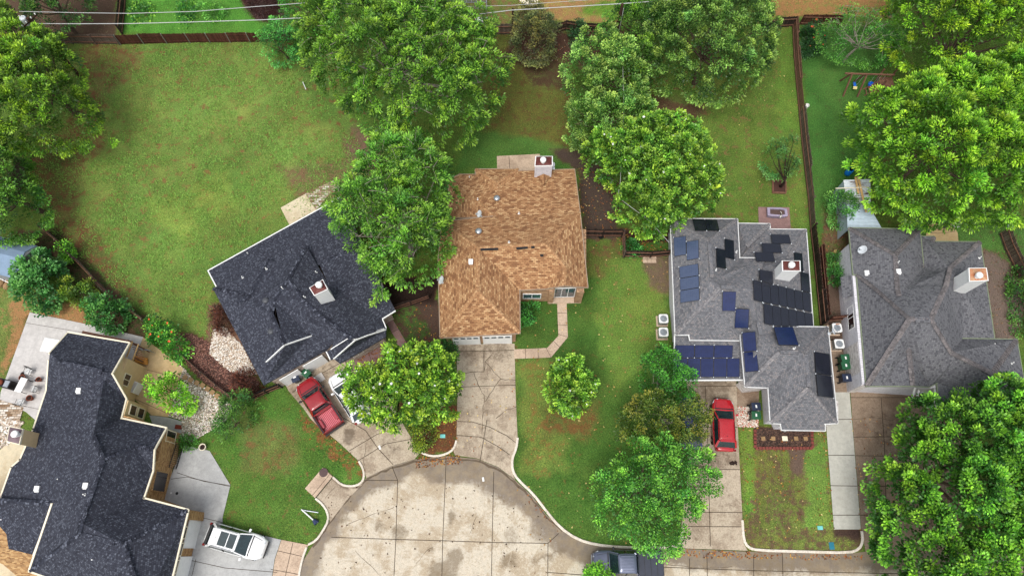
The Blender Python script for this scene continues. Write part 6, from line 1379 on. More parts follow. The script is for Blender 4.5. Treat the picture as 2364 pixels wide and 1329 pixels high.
# things at the top edge
t = thing('metal_cage', P(1094, 30, 0), 'silver wire dog run at the top edge', 'cage'); q = [P(a_, b_, 0) for a_, b_ in ((1068, 34), (1124, 34), (1124, 5), (1068, 5))]
for i in range(4):
    u, v = q[i], q[(i + 1) % 4]
    for z in (.1, .9, 1.7): mb = MB(); mb.bar(u + Vector((0, 0, z)), v + Vector((0, 0, z)), .045); mb.build('rail', M_metal, t)
    for k in range(6): mb = MB(); w_ = u.lerp(v, k / 6); mb.bar(w_, w_ + Vector((0, 0, 1.7)), .03, .03, Vector((0, 1, 0))); mb.build('bar', M_metal, t)
for k in range(1, 5): mb = MB(); mb.bar(q[0].lerp(q[1], k / 5) + Vector((0, 0, 1.72)), q[3].lerp(q[2], k / 5) + Vector((0, 0, 1.72)), .04); mb.build('roof_bar', M_metal, t)
mb = MB(); c = P(1112, 46, .5); mb.box(c, (1.3, .7, .06)); o = mb.build('folding_table', M_white, None, bevel=.02); t = thing('folding_table', (c.x, c.y, 0), 'white folding table below the wire dog run', 'table'); o.name = 'tabletop'; o.parent = t; o.location = -Vector(t.location)
for sx in (-.5, .5): mb = MB(); mb.bar((c.x + sx, c.y - .3, 0), (c.x + sx, c.y + .3, 0.02), .05); mb.bar((c.x + sx, c.y, 0), (c.x + sx, c.y, .48), .05, .05, Vector((0, 1, 0))); mb.build('leg', M_metal, t)
t = thing('small_outbuilding', P(1218, 20, 0), 'pale roofed outbuilding cut by the top edge', 'outbuilding'); mb = MB(); mb.prism([tuple(P(a_, b_, 0).to_2d()) for a_, b_ in ((1198, 34), (1238, 30), (1238, -20), (1198, -20))], 0, 2.2); mb.build('wall', M_oldwood, t)
mb = MB(); mb.prism([tuple(P(a_, b_, 2.3).to_2d()) for a_, b_ in ((1222, 14), (1242, 12), (1242, -40), (1200, -40), (1200, 4))], 2.2, 2.34); mb.build('roof', M_cream, t)
# planter trough with a cat on its rim
t = thing('planter_trough', P(1790, 495, 0), 'lilac grey stone trough on the brown slab', 'planter', None, R(-3)); t.location.z = .04; M_lil = plain('lilac_grey_stone', lin(150, 140, 160), .8)
mb = MB(); ro = [(-.95, -.42), (-.5, -.48), (.5, -.50), (.95, -.38), (.92, .36), (.4, .46), (-.5, .44), (-.92, .40)]; ri = [(x_ * .74, y_ * .62) for x_, y_ in ro]
for z, r_ in ((0, [(x_ * .9, y_ * .9) for x_, y_ in ro]), (.5, ro), (.52, ri), (.32, ri)): mb.v += [(x_, y_, z) for x_, y_ in r_]
for s_ in range(3):
    for i in range(8): j = (i + 1) % 8; mb.f.append((s_ * 8 + i, s_ * 8 + j, s_ * 8 + 8 + j, s_ * 8 + 8 + i))
mb.f.append(tuple(24 + i for i in range(8))); mb.build('basin', M_lil, t, world=False)
mb = MB(); mb.v = [(x_, y_, .4) for x_, y_ in ri]; mb.f = [tuple(range(8))]; mb.build('soil', plain('dark_soil', lin(84, 66, 62), .95), t, world=False)
def skin(name, verts, edges, radii, mat, parent=None, sub=2):
    me = bpy.data.meshes.new(name); me.from_pydata(verts, edges, []); me.update(); o = bpy.data.objects.new(name, me); COL.objects.link(o)
    m = o.modifiers.new('skin', 'SKIN'); m.use_smooth_shade = True
    for v, r_ in zip(me.skin_vertices[0].data, radii): v.radius = (r_, r_)
    me.skin_vertices[0].data[0].use_root = True; s_ = o.modifiers.new('sub', 'SUBSURF'); s_.levels = sub; s_.render_levels = sub
    me.materials.append(mat); o.parent = parent; return o
ct_ = NT('white_and_black_fur'); n_ = ct_.noise(ct_.n('ShaderNodeNewGeometry').outputs['Position'], 5.0, 2); M_cat = ct_.done(ct_.ramp(n_, [(.44, lin(30, 26, 24)), (.50, lin(225, 220, 212))]), .9, .1)
c0 = P(1803, 497, .62); tc = thing('cat', c0, 'black and white cat standing on the trough rim', 'cat')
CV = [(0, 0, 0), (0, .14, .02), (0, .24, .09), (0, .31, .13), (0, -.13, .0), (.05, -.22, .05), (.16, -.26, .12), (.3, -.22, .16), (-.045, .15, -.08), (-.045, .16, -.2), (.045, .15, -.08), (.045, .16, -.2), (-.05, -.13, -.09), (-.05, -.10, -.2), (.05, -.13, -.09), (.05, -.10, -.2), (0, .37, .12)]
CE = [(0, 1), (1, 2), (2, 3), (3, 16), (0, 4), (4, 5), (5, 6), (6, 7), (1, 8), (8, 9), (1, 10), (10, 11), (4, 12), (12, 13), (4, 14), (14, 15)]
CR = [.085, .08, .055, .062, .08, .025, .022, .018, .03, .02, .03, .02, .035, .02, .035, .02, .03]
cb = skin('body', CV, CE, CR, M_cat, tc); cb.rotation_euler = (0, 0, R(150)); mb = MB()
for s_ in (-1, 1): mb = MB(); mb.lathe((s_ * .038, .30, .18), [(.022, 0), (.004, .05)], 5); e_ = mb.build('ear', M_cat, tc, world=False); e_.rotation_euler = (0, 0, R(150))
# small tree square
t = thing('tree_bed', P(1798, 432, 0), 'square brick edged bed round the thin tree trunk', 'planting bed')
q = [P(a_, b_, 0) for a_, b_ in ((1783, 446), (1813, 447), (1813, 418), (1783, 418))]
for i in range(4): mb = MB(); mb.bar(q[i] + Vector((0, 0, .1)), q[(i + 1) % 4] + Vector((0, 0, .1)), .12, .2); mb.build('edging', M_oldwood, t)
mb = MB(); mb.poly([v + Vector((0, 0, .13)) for v in q]); mb.build('soil', plain('dark_bed_soil', lin(70, 44, 36), .95), t)
# storm drain
t = thing('storm_drain', P(737, 1114, 0), 'concrete storm drain box with a round iron lid', 'storm drain')
q = [P(a_, b_, 0) for a_, b_ in ((705, 1127), (746, 1079), (769, 1099), (728, 1149))]; mb = MB(); mb.prism([(v.x, v.y) for v in q], -.1, .16); mb.build('slab', M_walk, t, bevel=.02)
mb = MB(); mb.lathe(P(747, 1090, .16), [(.36, 0), (.36, .012), (.30, .016), (.30, .012)], 24); mb.build('lid', plain('rusty_iron_lid', lin(84, 66, 64), .8), t)
mb = MB(); n2 = (q[3] - q[2]).normalized(); u = Vector((-n2.y, n2.x, 0)); u = u if u.x > 0 else -u; mb.bar(q[2] + u * .02 + n2 * .05 + Vector((0, 0, .06)), q[3] + u * .02 - n2 * .05 + Vector((0, 0, .06)), .02, .09); mb.build('opening', M_black, t)
mb = MB(); mb.bar(q[2] - u * .3 + Vector((0, 0, .165)), q[3] - u * .3 + Vector((0, 0, .165)), .03, .01); mb.build('groove', M_joint, t)
# fallen post with a dark head
t = thing('broken_lamp_post', P(697, 1176, 0), 'white post lying on the lawn with a dark blue lamp head', 'lamp post')
mb = MB(); mb.tube([P(696, 1175, .25), P(724, 1200, .3)], .055, 8); mb.build('post', M_white, t); mb = MB(); mb.tube([P(697, 1176, .2), P(735, 1182, .15)], .05, 8); mb.build('arm', M_metal, t)
mb = MB(); M_ = (P(732, 1208, 0) - P(724, 1200, 0)).to_track_quat('Z', 'Y').to_matrix(); mb.lathe(P(724, 1199.5, .3), [(.1, -.02), (.16, .05), (.24, .35), (.2, .36), (.12, .1)], 12, M_); mb.build('lamp_head', plain('dark_blue_metal', lin(48, 58, 92), .5), t)
# small lids, papers, sprinkler
for (px, py, lb) in ((1022, 1006, 'teal meter lid in the mulch between driveways'), (1893.5, 1217.5, 'teal meter lid in the patchy right lawn')):
    mb = MB(); mb.box(P(px, py, .12), (.42, .3, .05)); o = mb.build('meter_lid', M_teal, None, bevel=.01); tag(o, lb, 'meter lid', 'teal meter lids')
mb = MB(); mb.box(P(1920, 1259, .11), (.4, .55, .04)); o = mb.build('meter_lid', plain('blue_painted_lid', lin(30, 110, 130), .6), None, bevel=.01); tag(o, 'dark teal lid in the grass by the right kerb', 'meter lid')
for (px, py, rz, lb) in ((1115.5, 1105.5, 10, 'white scrap on the dirty arc of the street'), (876.5, 1032, 20, 'white scrap on the joint of the stained driveway')):
    mb = MB(); mb.box(P(px, py, .05), (.16, .34, .04), rz=R(rz)); o = mb.build('paper_scrap', M_white, None, bevel=.01); tag(o, lb, 'scrap', 'white scraps on the concrete')
mb = MB(); mb.bar(P(699, 190, .1), P(706, 206, .9), .07); o = mb.build('white_stake', M_white); tag(o, 'thin white stake standing in the big field', 'stake')
mb = MB(); mb.box(P(738, 872, .05), (.72, .72, .05), rz=.6); o = mb.build('cover_plate', M_greypatio, None, bevel=.01); tag(o, 'pale square plate in front of the crimson pickup', 'plate')
mb = MB()
for k in range(12): mb.box(P(1693 + random.uniform(-7, 7), 1068 + random.uniform(-3, 3), .07), (.18, .12, .07), Matrix.Rotation(random.random() * 3, 3, 'Z') @ Matrix.Rotation(random.uniform(-.4, .4), 3, 'X'))
o = mb.build('debris_heap', M_darkbark); tag(o, 'small dark brown heap on the driveway behind the red hatchback', 'debris')
# brick edged front bed with five stones
t = thing('flower_bed', P(1809, 1012, 0), 'brick edged mulch bed in front of the solar house', 'flower bed'); k_ = 0
ring_ = [(1743, 990), (1743, 1034), (1876, 1034), (1874, 992)]
for a_, b_ in zip(ring_, ring_[1:]):
    u, v = P(*a_, .06), P(*b_, .06); n = int((v - u).length / .27)
    for i in range(n): mb = MB(); mb.box(u.lerp(v, (i + .5) / n), (.24, .24, .2), rz=random.uniform(-.2, .2)); mb.build('edging_brick', plain('red_edging_brick', lin(120, 62, 54), .9), t, bevel=.03)
for i, (px, m, lb) in enumerate(((1762, M_stone, 'leftmost'), (1785, M_stone, 'second from the left'), (1812, M_cream, 'pale round topped middle'), (1838, M_stone, 'second from the right'), (1860, M_stone, 'rightmost'))):
    mb = MB(); mb.box(P(px, 1011.5, .1), (.34 if i != 2 else .45, .34 if i != 2 else .4, .07), rz=random.uniform(-.1, .1)); o = mb.build('stepping_stone', m, None, bevel=.02); tag(o, lb + ' square stone in the brick edged bed', 'stone', 'square stones in the brick edged bed')
for i, (px, py) in enumerate(((427, 871), (440, 877), (454, 883), (467, 889), (479, 897), (490, 905), (501, 913), (512, 922))):
    mb = MB(); mb.box(P(px, py, .12), (.42, .42, .06), rz=-.5 + random.uniform(-.1, .1)); o = mb.build('stepping_stone', M_stone, None, bevel=.02); tag(o, ['first', 'second', 'third', 'fourth', 'fifth', 'sixth', 'seventh', 'last'][i] + ' stepping stone down the pebble bed from the tan patio', 'stone', 'stepping stones in the pebble bed')
mb = MB()
for i in range(3):
    for j in range(2): mb.box(P(1489 + i * 10.5, 593 + j * 9.5, .04), (.40, .36, .05))
o = mb.build('paver_pad', M_walk, None, bevel=.01); tag(o, 'small pad of six square pavers in front of the planted corner', 'pavers')
mb = MB(); mb.lathe(P(2005 - 93, 1400, 0), [(.1, 0), (.1, .1)], 6)
for (px, py, lb) in ((1926, 583, 'cut log end beside the white side wall'), (1924, 611, 'pale stump beside the white side wall')):
    mb = MB(); mb.lathe(P(px, py, 0), [(.2, 0), (.19, .35), (.17, .37), (.02, .37)], 12); o = mb.build('stump', M_wood); tag(o, lb, 'stump', 'stumps in the side passage')
mb = MB(); mb.lathe(P(1861, 247, 0), [(.2, 0), (.22, .3), (.18, .3), (.16, .1)], 14); o = mb.build('bucket', M_white); tag(o, 'small white bucket by the long right fence', 'bucket')
mb = MB(); mb.lathe(P(1387, 547, 0), [(.25, 0), (.3, .3), (.26, .3), (.2, .1)], 12); o = mb.build('bucket', M_black); tag(o, 'dark round tub in front of the short brown fence', 'bucket')
t = thing('entry_mat', P(411, 985, 0), 'red brick coloured mat on the grey walk', 'mat'); mb = MB(); mb.box(P(412, 985, .06), (.6, .35, .03), rz=-.1); mb.build('mat', M_rust, t)
for (px, py, r_, lb) in ((408.5, 1138, .12, 'round dark drain in the grey driveway'), (395, 1137, .07, 'small white cleanout cap in the grey driveway')):
    mb = MB(); mb.lathe(P(px, py, .03), [(r_, 0), (r_, .01)], 14); o = mb.build('drain_cover', M_black if r_ > .1 else M_white); tag(o, lb, 'drain cover')
# ---------------------------------------------------------------- trees and shrubs
M_leaf = leafmat('tree_leaves', 0.3, 0.45, 0.4)
def leafquads(c, n, m, r, L, w, col, tip, droop, flat=.75, spread=1.0, el=1.0, tipk=1.0):
    """c: (k,3) clump centres, n: (k,3) outward, m leaves each"""
    k = len(c); N_ = k * m
    off = rng.normal(0, 1, (N_, 3)); off /= np.linalg.norm(off, axis=1)[:, None]; off *= (rng.random((N_, 1)) ** .45)
    nn = n.repeat(m, 0); dn = (off * nn).sum(1)
    off = np.where((dn < -.25)[:, None], off - 2 * dn[:, None] * nn, off); dn = (off * nn).sum(1)
    rr = (r * rng.uniform(.75, 1.25, k)).repeat(m)[:, None]
    o3 = off * rr; o3[:, 2] *= flat
    if el > 1:
        e = n[:, :2] / (np.linalg.norm(n[:, :2], axis=1)[:, None] + .05); e = np.concatenate([e, -.25 * np.ones((k, 1))], 1).repeat(m, 0); q = (o3 * e).sum(1)[:, None]; o3 = (o3 - e * q) * (.8 / el ** .3) + e * q * el
    p = c.repeat(m, 0) + o3
    d = off * spread + nn * .5 + rng.normal(0, .35, (N_, 3)); d[:, 2] -= droop; d /= np.linalg.norm(d, axis=1)[:, None]
    up = nn * .6 + np.array([0, 0, .8]) + rng.normal(0, .35, (N_, 3)); s = np.cross(d, up); s /= np.linalg.norm(s, axis=1)[:, None] + 1e-9
    nrm = np.cross(s, d); LL = (L * rng.uniform(.65, 1.3, N_))[:, None]; ww = (w * rng.uniform(.7, 1.25, N_))[:, None]
    V = np.stack([p, p + d * LL * .5 - s * ww * .5 + nrm * ww * .12, p + d * LL - nrm * LL * .08, p + d * LL * .5 + s * ww * .5 + nrm * ww * .12], 1).reshape(-1, 3)
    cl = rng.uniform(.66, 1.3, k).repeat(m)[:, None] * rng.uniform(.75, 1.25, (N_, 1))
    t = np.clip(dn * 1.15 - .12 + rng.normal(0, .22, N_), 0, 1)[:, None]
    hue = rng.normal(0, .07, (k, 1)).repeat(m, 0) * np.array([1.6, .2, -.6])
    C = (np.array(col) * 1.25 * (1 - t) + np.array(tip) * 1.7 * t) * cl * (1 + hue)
    return V, np.clip(C, .002, 1).repeat(4, 0)
def tree(name, label, poly, zlo, zmid, ztop, col, tip, L=.22, w=.10, lobe=1.7, sp=.52, m=42, droop=.15, group='trees between the houses', bark=None, trunk=None, flowers=0, tr=.22, rad=.42, twigs=0, gap=0.0, cat='tree', trunks=1, spread=1.0, fcol=None, dens2=.95, name2='crown', el=1.0, tuft=1.0):
    sp = sp * 1.66 * tuft; rad = rad * 1.36 * tuft; m = int(m * 2.5 * tuft ** 1.6); w = w * 1.2
    pc = np.array(poly, float); c0_ = pc.mean(0); un = np.array([1182., 1270.]) - c0_; un /= np.linalg.norm(un) + 1e-6; kk_ = (pc - c0_) @ un; kk_ = np.clip(kk_ / max(kk_.max(), 1), 0, 1)
    W_ = [(lambda q: (q.x, q.y))(P(a_, b_, zmid - (zmid - zlo) * .6 * k_)) for (a_, b_), k_ in zip(poly, kk_)]; xs = [p[0] for p in W_]; ys = [p[1] for p in W_]
    cx_, cy_ = (trunk and (P(*trunk, 0).x, P(*trunk, 0).y)) or (sum(xs) / len(xs), sum(ys) / len(ys))
    t = thing(name, (cx_, cy_, 0), label, cat, group); T0 = np.array([cx_, cy_, 0.0])
    gxx, gyy = np.meshgrid(np.arange(min(xs) - .6, max(xs) + .6, sp), np.arange(min(ys) - .6, max(ys) + .6, sp)); a = gxx.ravel(); b = gyy.ravel()
    a = a + rng.uniform(-.5, .5, a.size) * sp; b = b + rng.uniform(-.5, .5, b.size) * sp
    d0 = sdist(a, b, W_); R0 = max(d0.max(), .3); k = d0 + (fbm(a, b, 2.2, 55) - .5) * 2.2 * min(1, lobe / 1.3) > min(rad * .22 - .1, R0 * .3) + rng.random(a.size) * .2 * min(1, R0); a, b, d0 = a[k], b[k], d0[k]; Rm = max(d0.max(), .5) if len(d0) else .5
    # lobes
    lb = []; tries = 0
    while tries < 900:
        tries += 1; u, v = rng.uniform(min(xs), max(xs)), rng.uniform(min(ys), max(ys)); dd = sdist(np.array([u]), np.array([v]), W_)[0]
        if dd > lobe * .35 and all((u - q[0]) ** 2 + (v - q[1]) ** 2 > (lobe * 1.05) ** 2 for q in lb): lb.append((u, v, lobe * rng.uniform(.8, 1.25), rng.uniform(-.35, .5) * lobe))
    if not lb: lb = [(cx_, cy_, lobe, 0)]
    lb = np.array(lb); D = np.hypot(a[:, None] - lb[None, :, 0], b[:, None] - lb[None, :, 1]); q = (D / lb[None, :, 2]); j = q.argmin(1); qm = q.min(1); lr = lb[j, 2]
    cw = np.array([sum(xs) / len(xs), sum(ys) / len(ys)]); uw = -cw / (np.linalg.norm(cw) + 1e-6); mk = max(((np.array(W_) - cw) @ uw).max(), .1)
    zedge = lambda a_, b_: zmid - (zmid - zlo) * .6 * np.clip(((a_ - cw[0]) * uw[0] + (b_ - cw[1]) * uw[1]) / mk, 0, 1)
    dome = lambda d: np.sqrt(np.clip(1 - (1 - np.clip(d / Rm, 0, 1)) ** 2, 0, 1))
    ze = zedge(a, b); z = ze + (ztop - ze) * dome(d0) + (np.sqrt(np.clip(1 - qm ** 2 * .8, 0, 1)) - .75) * lr * 1.05 + lb[j, 3] * np.clip(d0 / 1.5, 0, 1) + rng.normal(0, .33, a.size) * min(1, lobe / 1.2)
    e = .15; gxn = (sdist(a + e, b, W_) - d0) / e; gyn = (sdist(a, b + e, W_) - d0) / e
    ed = np.clip(1 - d0 / (Rm * .6), 0, 1)
    n = np.stack([(a - lb[j, 0]) / lr * .8 - gxn * ed * .9, (b - lb[j, 1]) / lr * .8 - gyn * ed * .9, np.full(a.size, .75)], -1); n /= np.linalg.norm(n, axis=1)[:, None]
    keep = rng.random(a.size) > gap * (1 + 1.5 * (qm > 1.0)); c = np.stack([a, b, z], -1)
    Vs, Cs = [], []
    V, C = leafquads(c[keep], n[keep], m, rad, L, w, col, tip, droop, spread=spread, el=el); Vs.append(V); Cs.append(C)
    # inner, lower foliage, leaf colour darkened to paint shade between the tufts
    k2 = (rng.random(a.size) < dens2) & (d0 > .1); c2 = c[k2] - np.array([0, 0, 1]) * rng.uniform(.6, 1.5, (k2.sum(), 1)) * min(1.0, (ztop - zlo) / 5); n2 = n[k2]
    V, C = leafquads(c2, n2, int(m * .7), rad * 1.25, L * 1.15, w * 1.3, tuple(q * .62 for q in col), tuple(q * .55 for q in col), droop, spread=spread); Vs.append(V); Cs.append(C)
    # skirt below the widest level
    pe = []; per = [Vector(p) for p in W_]
    for i in range(len(per)):
        p, q_ = per[i], per[(i + 1) % len(per)]; L_ = (q_ - p).length; nrm = Vector(((q_ - p).y, -(q_ - p).x)).normalized()
        for s_ in range(max(1, int(L_ / (sp * 1.1)))):
            for lv in (0.25, .55, .9):
                if rng.random() < .8: pe.append((*(p.lerp(q_, rng.random())), lv))
    pe = np.array(pe); cc_ = np.array([sum(xs) / len(xs), sum(ys) / len(ys)]); inn = (cc_ - pe[:, :2]); ln = np.linalg.norm(inn, axis=1)[:, None]; inn /= ln
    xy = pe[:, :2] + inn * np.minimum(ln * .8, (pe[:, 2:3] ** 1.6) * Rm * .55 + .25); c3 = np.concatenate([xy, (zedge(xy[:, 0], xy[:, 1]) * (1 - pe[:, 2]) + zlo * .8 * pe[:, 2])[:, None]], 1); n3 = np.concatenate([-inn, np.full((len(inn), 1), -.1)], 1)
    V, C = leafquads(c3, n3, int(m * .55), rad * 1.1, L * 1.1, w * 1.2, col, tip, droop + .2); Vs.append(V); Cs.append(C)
    V = np.concatenate(Vs) - T0; C = np.concatenate(Cs)
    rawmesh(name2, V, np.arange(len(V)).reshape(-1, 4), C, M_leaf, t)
    # trunk and limbs
    mb = MB(); tops = []
    for q_ in range(trunks):
        o_ = Vector((cx_, cy_, 0)) + (Vector((math.cos(q_ * 2.1), math.sin(q_ * 2.1), 0)) * .25 if trunks > 1 else Vector())
        top = Vector((cx_ + random.uniform(-.5, .5), cy_ + random.uniform(-.5, .5), zlo + (zmid - zlo) * .5)); mb.tube([o_ - Vector((0, 0, .1)), o_.lerp(top, .4) + Vector((random.uniform(-.15, .15), random.uniform(-.15, .15), 0)), top], tr * (1.15 if trunks == 1 else .6), 9, tr * .55); tops.append(top)
    order = rng.permutation(len(lb))[:14]
    for i in order:
        u, v, rl, _ = lb[i]; e_ = Vector((u, v, zmid + (ztop - zmid) * float(dome(sdist(np.array([u]), np.array([v]), W_))[0]) - rl * .35)); s_ = tops[i % len(tops)] - Vector((0, 0, random.uniform(0, .5) * (zmid - zlo) * .4))
        mid = s_.lerp(e_, .5) + Vector((0, 0, -.25 * (e_ - s_).length * .3)); mb.tube([s_, mid, e_], tr * .42, 6, tr * .10)
        for _k in range(4 if twigs else 2):
            q2 = mid.lerp(e_, random.uniform(.2, 1)); mb.tube([q2, q2 + Vector((random.uniform(-1, 1), random.uniform(-1, 1), random.uniform(0, .6))) * rl * .7], tr * .1, 5, .012)
    if twigs:
        idx_ = rng.choice(len(c), min(twigs, len(c)), replace=False)
        for i in idx_:
            p0 = Vector(c[i]); hd = Vector((c[i][0] - lb[j[i], 0], c[i][1] - lb[j[i], 1], 0)); hd = hd.normalized() if hd.length > .05 else Vector((1, 0, 0))
            mb.tube([p0 - hd * .7 + Vector((0, 0, .25)), p0 + Vector((0, 0, .36)), p0 + hd * .7 + Vector((0, 0, .12))], .022, 4, .008)
    mb.build('trunk', bark or M_bark, t)
    if flowers:
        fm = None; kk = rng.choice(len(c), min(flowers, len(c)), replace=False)
        for i in kk:
            p0 = Vector(c[i]) + Vector(n[i]) * rad * random.uniform(.5, .95) - Vector((cx_, cy_, 0))
            if fm is None:
                mb = MB()
                for a_ in range(6):
                    u = Vector((math.cos(a_ * 1.047), math.sin(a_ * 1.047), .35)).normalized(); s_ = Vector((-u.y, u.x, 0)).normalized(); mb.poly([(0, 0, 0), tuple(u * .09 - s_ * .055), tuple(u * .17 + Vector((0, 0, .03))), tuple(u * .09 + s_ * .055)])
                o = mb.build('flower', fcol or M_white, t, world=False); fm = o.data
            else: o = bpy.data.objects.new('flower', fm); COL.objects.link(o); o.parent = t
            o.scale = [random.uniform(.4, .9)] * 3; o.location = p0; o.rotation_euler = (random.uniform(-.5, .5), random.uniform(-.5, .5), random.random() * 6)
    return t
G = lambda r, g, b: lin(r, g, b)
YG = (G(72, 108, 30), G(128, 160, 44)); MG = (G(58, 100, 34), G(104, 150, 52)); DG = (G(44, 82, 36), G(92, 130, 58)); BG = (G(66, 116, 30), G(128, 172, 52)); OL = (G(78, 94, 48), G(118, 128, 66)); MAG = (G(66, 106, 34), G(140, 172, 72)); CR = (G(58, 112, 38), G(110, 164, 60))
# left edge
tree('broad_tree', 'tall yellow green tree at the upper left edge', [(-90, 60), (0, 40), (30, 38), (62, 60), (105, 92), (165, 118), (190, 135), (188, 185), (205, 225), (232, 285), (220, 325), (185, 345), (120, 350), (60, 345), (-90, 330)], 2.5, 5.5, 9.5, *YG, .24, .10, 1.9, tr=.3, group='broadleaf trees')
tree('broad_tree', 'bright green tree below the tallest one at the left edge', [(-90, 340), (0, 300), (36, 325), (50, 370), (62, 400), (88, 440), (112, 478), (105, 530), (62, 558), (0, 556), (-90, 560)], 2.0, 4.5, 7.5, *MG, .22, .10, 1.6, group='broadleaf trees', gap=.03)
tree('broad_tree', 'dark loose tree behind the transformer pole', [(50, -40), (200, -40), (206, 22), (170, 45), (128, 60), (84, 74), (60, 40)], 2, 4.5, 7, *DG, .2, .09, 1.4, gap=.15, group='broadleaf trees')
# big middle pair
tree('elm_tree', 'giant bright green elm in the upper middle, the widest crown', [(742, -60), (1040, -60), (1050, 40), (1095, 68), (1128, 62), (1148, 100), (1166, 140), (1182, 205), (1150, 230), (1142, 262), (1118, 280), (1096, 330), (1060, 340), (1010, 352), (900, 330), (866, 318), (840, 300), (810, 255), (768, 230), (730, 200), (716, 150), (690, 92), (716, 60), (745, 20)],
     3, 7.0, 12.0, G(66, 108, 32), G(124, 160, 54), .26, .085, 2.3, sp=.56, m=44, droop=.35, bark=M_palebark, twigs=110, el=1.7, tr=.42, group='broadleaf trees', trunk=(960, 250), spread=1.3)
tree('elm_tree', 'bright green elm overhanging the gap between navy and brown roofs', [(850, 345), (905, 335), (985, 345), (1020, 375), (1052, 405), (1062, 440), (1036, 470), (1030, 520), (1046, 580), (1030, 615), (988, 655), (940, 668), (905, 650), (882, 688), (850, 640), (848, 596), (800, 575), (775, 510), (768, 470), (806, 452), (832, 420), (832, 380)],
     3, 6.0, 10.0, G(66, 112, 34), G(120, 162, 58), .25, .085, 2.0, droop=.35, bark=M_palebark, twigs=60, el=1.7, tr=.32, group='broadleaf trees', trunk=(950, 590), spread=1.3)
tree('slender_tree', 'thin leafy tree at the end of the long fence', [(612, 85), (640, 60), (672, 55), (690, 90), (688, 125), (665, 148), (630, 146), (608, 118)], 1, 2.5, 4.2, G(56, 120, 52), G(96, 164, 78), .18, .07, .9, sp=.45, m=34, gap=.12, group='small trees', tr=.1)
tree('slender_tree', 'leafy green tree at the top edge left of the giant elm', [(650, -30), (735, -30), (745, 40), (722, 78), (680, 80), (660, 40)], 1.5, 3.5, 6, G(52, 116, 44), G(96, 164, 66), .2, .08, 1.1, gap=.08, group='small trees', tr=.12)
tree('vine_heap', 'tangle of bare purple brown brush at the top edge', [(548, -30), (660, -30), (650, 40), (610, 48), (575, 22)], .2, .8, 1.8, G(62, 40, 40), G(92, 62, 58), .3, .03, .8, m=30, group=None, tr=.05, cat='brush')
tree('olive_tree', 'small greyish olive tree behind the brown roofed house', [(1192, 40), (1212, 18), (1250, 20), (1264, 50), (1284, 80), (1280, 120), (1262, 146), (1218, 150), (1192, 130), (1184, 100)], 1.0, 2.8, 5.0, G(84, 92, 56), G(122, 122, 66), .17, .07, 1.0, sp=.45, gap=.05, group='small trees', tr=.12)
tree('shrub', 'dark green bush in front of the sagging fence', [(1318, 62), (1345, 62), (1358, 90), (1342, 112), (1322, 108)], .3, 1.0, 2.0, G(40, 78, 44), G(66, 104, 58), .16, .07, .7, sp=.4, group='shrubs', tr=.05, cat='shrub')
tree('broad_tree', 'dark green tree round the pole with the white conduit', [(1385, 60), (1440, 20), (1480, -40), (1580, -40), (1560, 60), (1530, 110), (1500, 140), (1450, 140), (1400, 110), (1370, 100)], 2, 4.5, 7.0, *MG, .2, .09, 1.4, group='broadleaf trees')
tree('ash_tree', 'big dark round tree above the solar yard', [(1490, 20), (1570, -40), (1760, -40), (1775, 30), (1788, 80), (1778, 150), (1745, 205), (1700, 232), (1620, 236), (1560, 212), (1500, 215), (1485, 150), (1462, 100)], 2.5, 5.5, 9.5, G(62, 98, 38), G(128, 158, 74), .2, .09, 1.7, sp=.5, tr=.3, group='broadleaf trees')
tree('ash_tree', 'paler upper tree of the clump left of the solar yard', [(1300, 125), (1345, 104), (1400, 108), (1450, 120), (1468, 160), (1492, 205), (1470, 245), (1400, 262), (1330, 250), (1300, 205), (1296, 160)], 2, 4.5, 7.5, G(78, 120, 48), G(150, 178, 90), .2, .09, 1.4, group='broadleaf trees')
tree('ash_tree', 'pale green tree between the upper clump and the flowering magnolia', [(1308, 262), (1360, 240), (1430, 225), (1500, 215), (1515, 250), (1500, 290), (1440, 320), (1395, 350), (1340, 345), (1304, 320)], 2, 4.0, 6.5, G(76, 118, 46), G(146, 174, 86), .2, .09, 1.3, group='broadleaf trees')
tree('slender_tree', 'yellow green tree squeezed between the dark and pale crowns', [(1450, 130), (1490, 125), (1500, 180), (1490, 225), (1462, 200)], 2, 4.5, 7.2, G(70, 112, 36), G(118, 152, 52), .18, .08, 1.1, group='small trees', tr=.12)
tree('magnolia_tree', 'flowering magnolia whose crown touches the solar roof corner', [(1350, 330), (1400, 318), (1480, 285), (1560, 285), (1600, 300), (1632, 345), (1650, 395), (1666, 440), (1640, 485), (1600, 492), (1550, 515), (1520, 555), (1480, 550), (1450, 525), (1405, 500), (1418, 460), (1440, 430), (1400, 425), (1372, 390), (1335, 375)],
     2.0, 4.0, 7.2, G(72, 116, 34), G(140, 172, 62), .22, .11, 1.3, sp=.48, m=36, flowers=28, group='magnolias with white flowers', tuft=.75, tr=.25, rad=.40, bark=M_darkbark)
tree('magnolia_tree', 'large magnolia over the white car beside the cracked driveway', [(790, 868), (830, 845), (880, 838), (905, 800), (950, 806), (1010, 800), (1048, 830), (1062, 870), (1060, 915), (1040, 960), (985, 968), (950, 985), (905, 1000), (860, 985), (810, 960), (795, 915)],
     1.8, 3.8, 6.8, G(72, 116, 32), G(148, 178, 62), .22, .11, 1.25, sp=.47, m=38, flowers=30, group='magnolias with white flowers', tuft=.75, tr=.25, rad=.40, bark=M_darkbark)
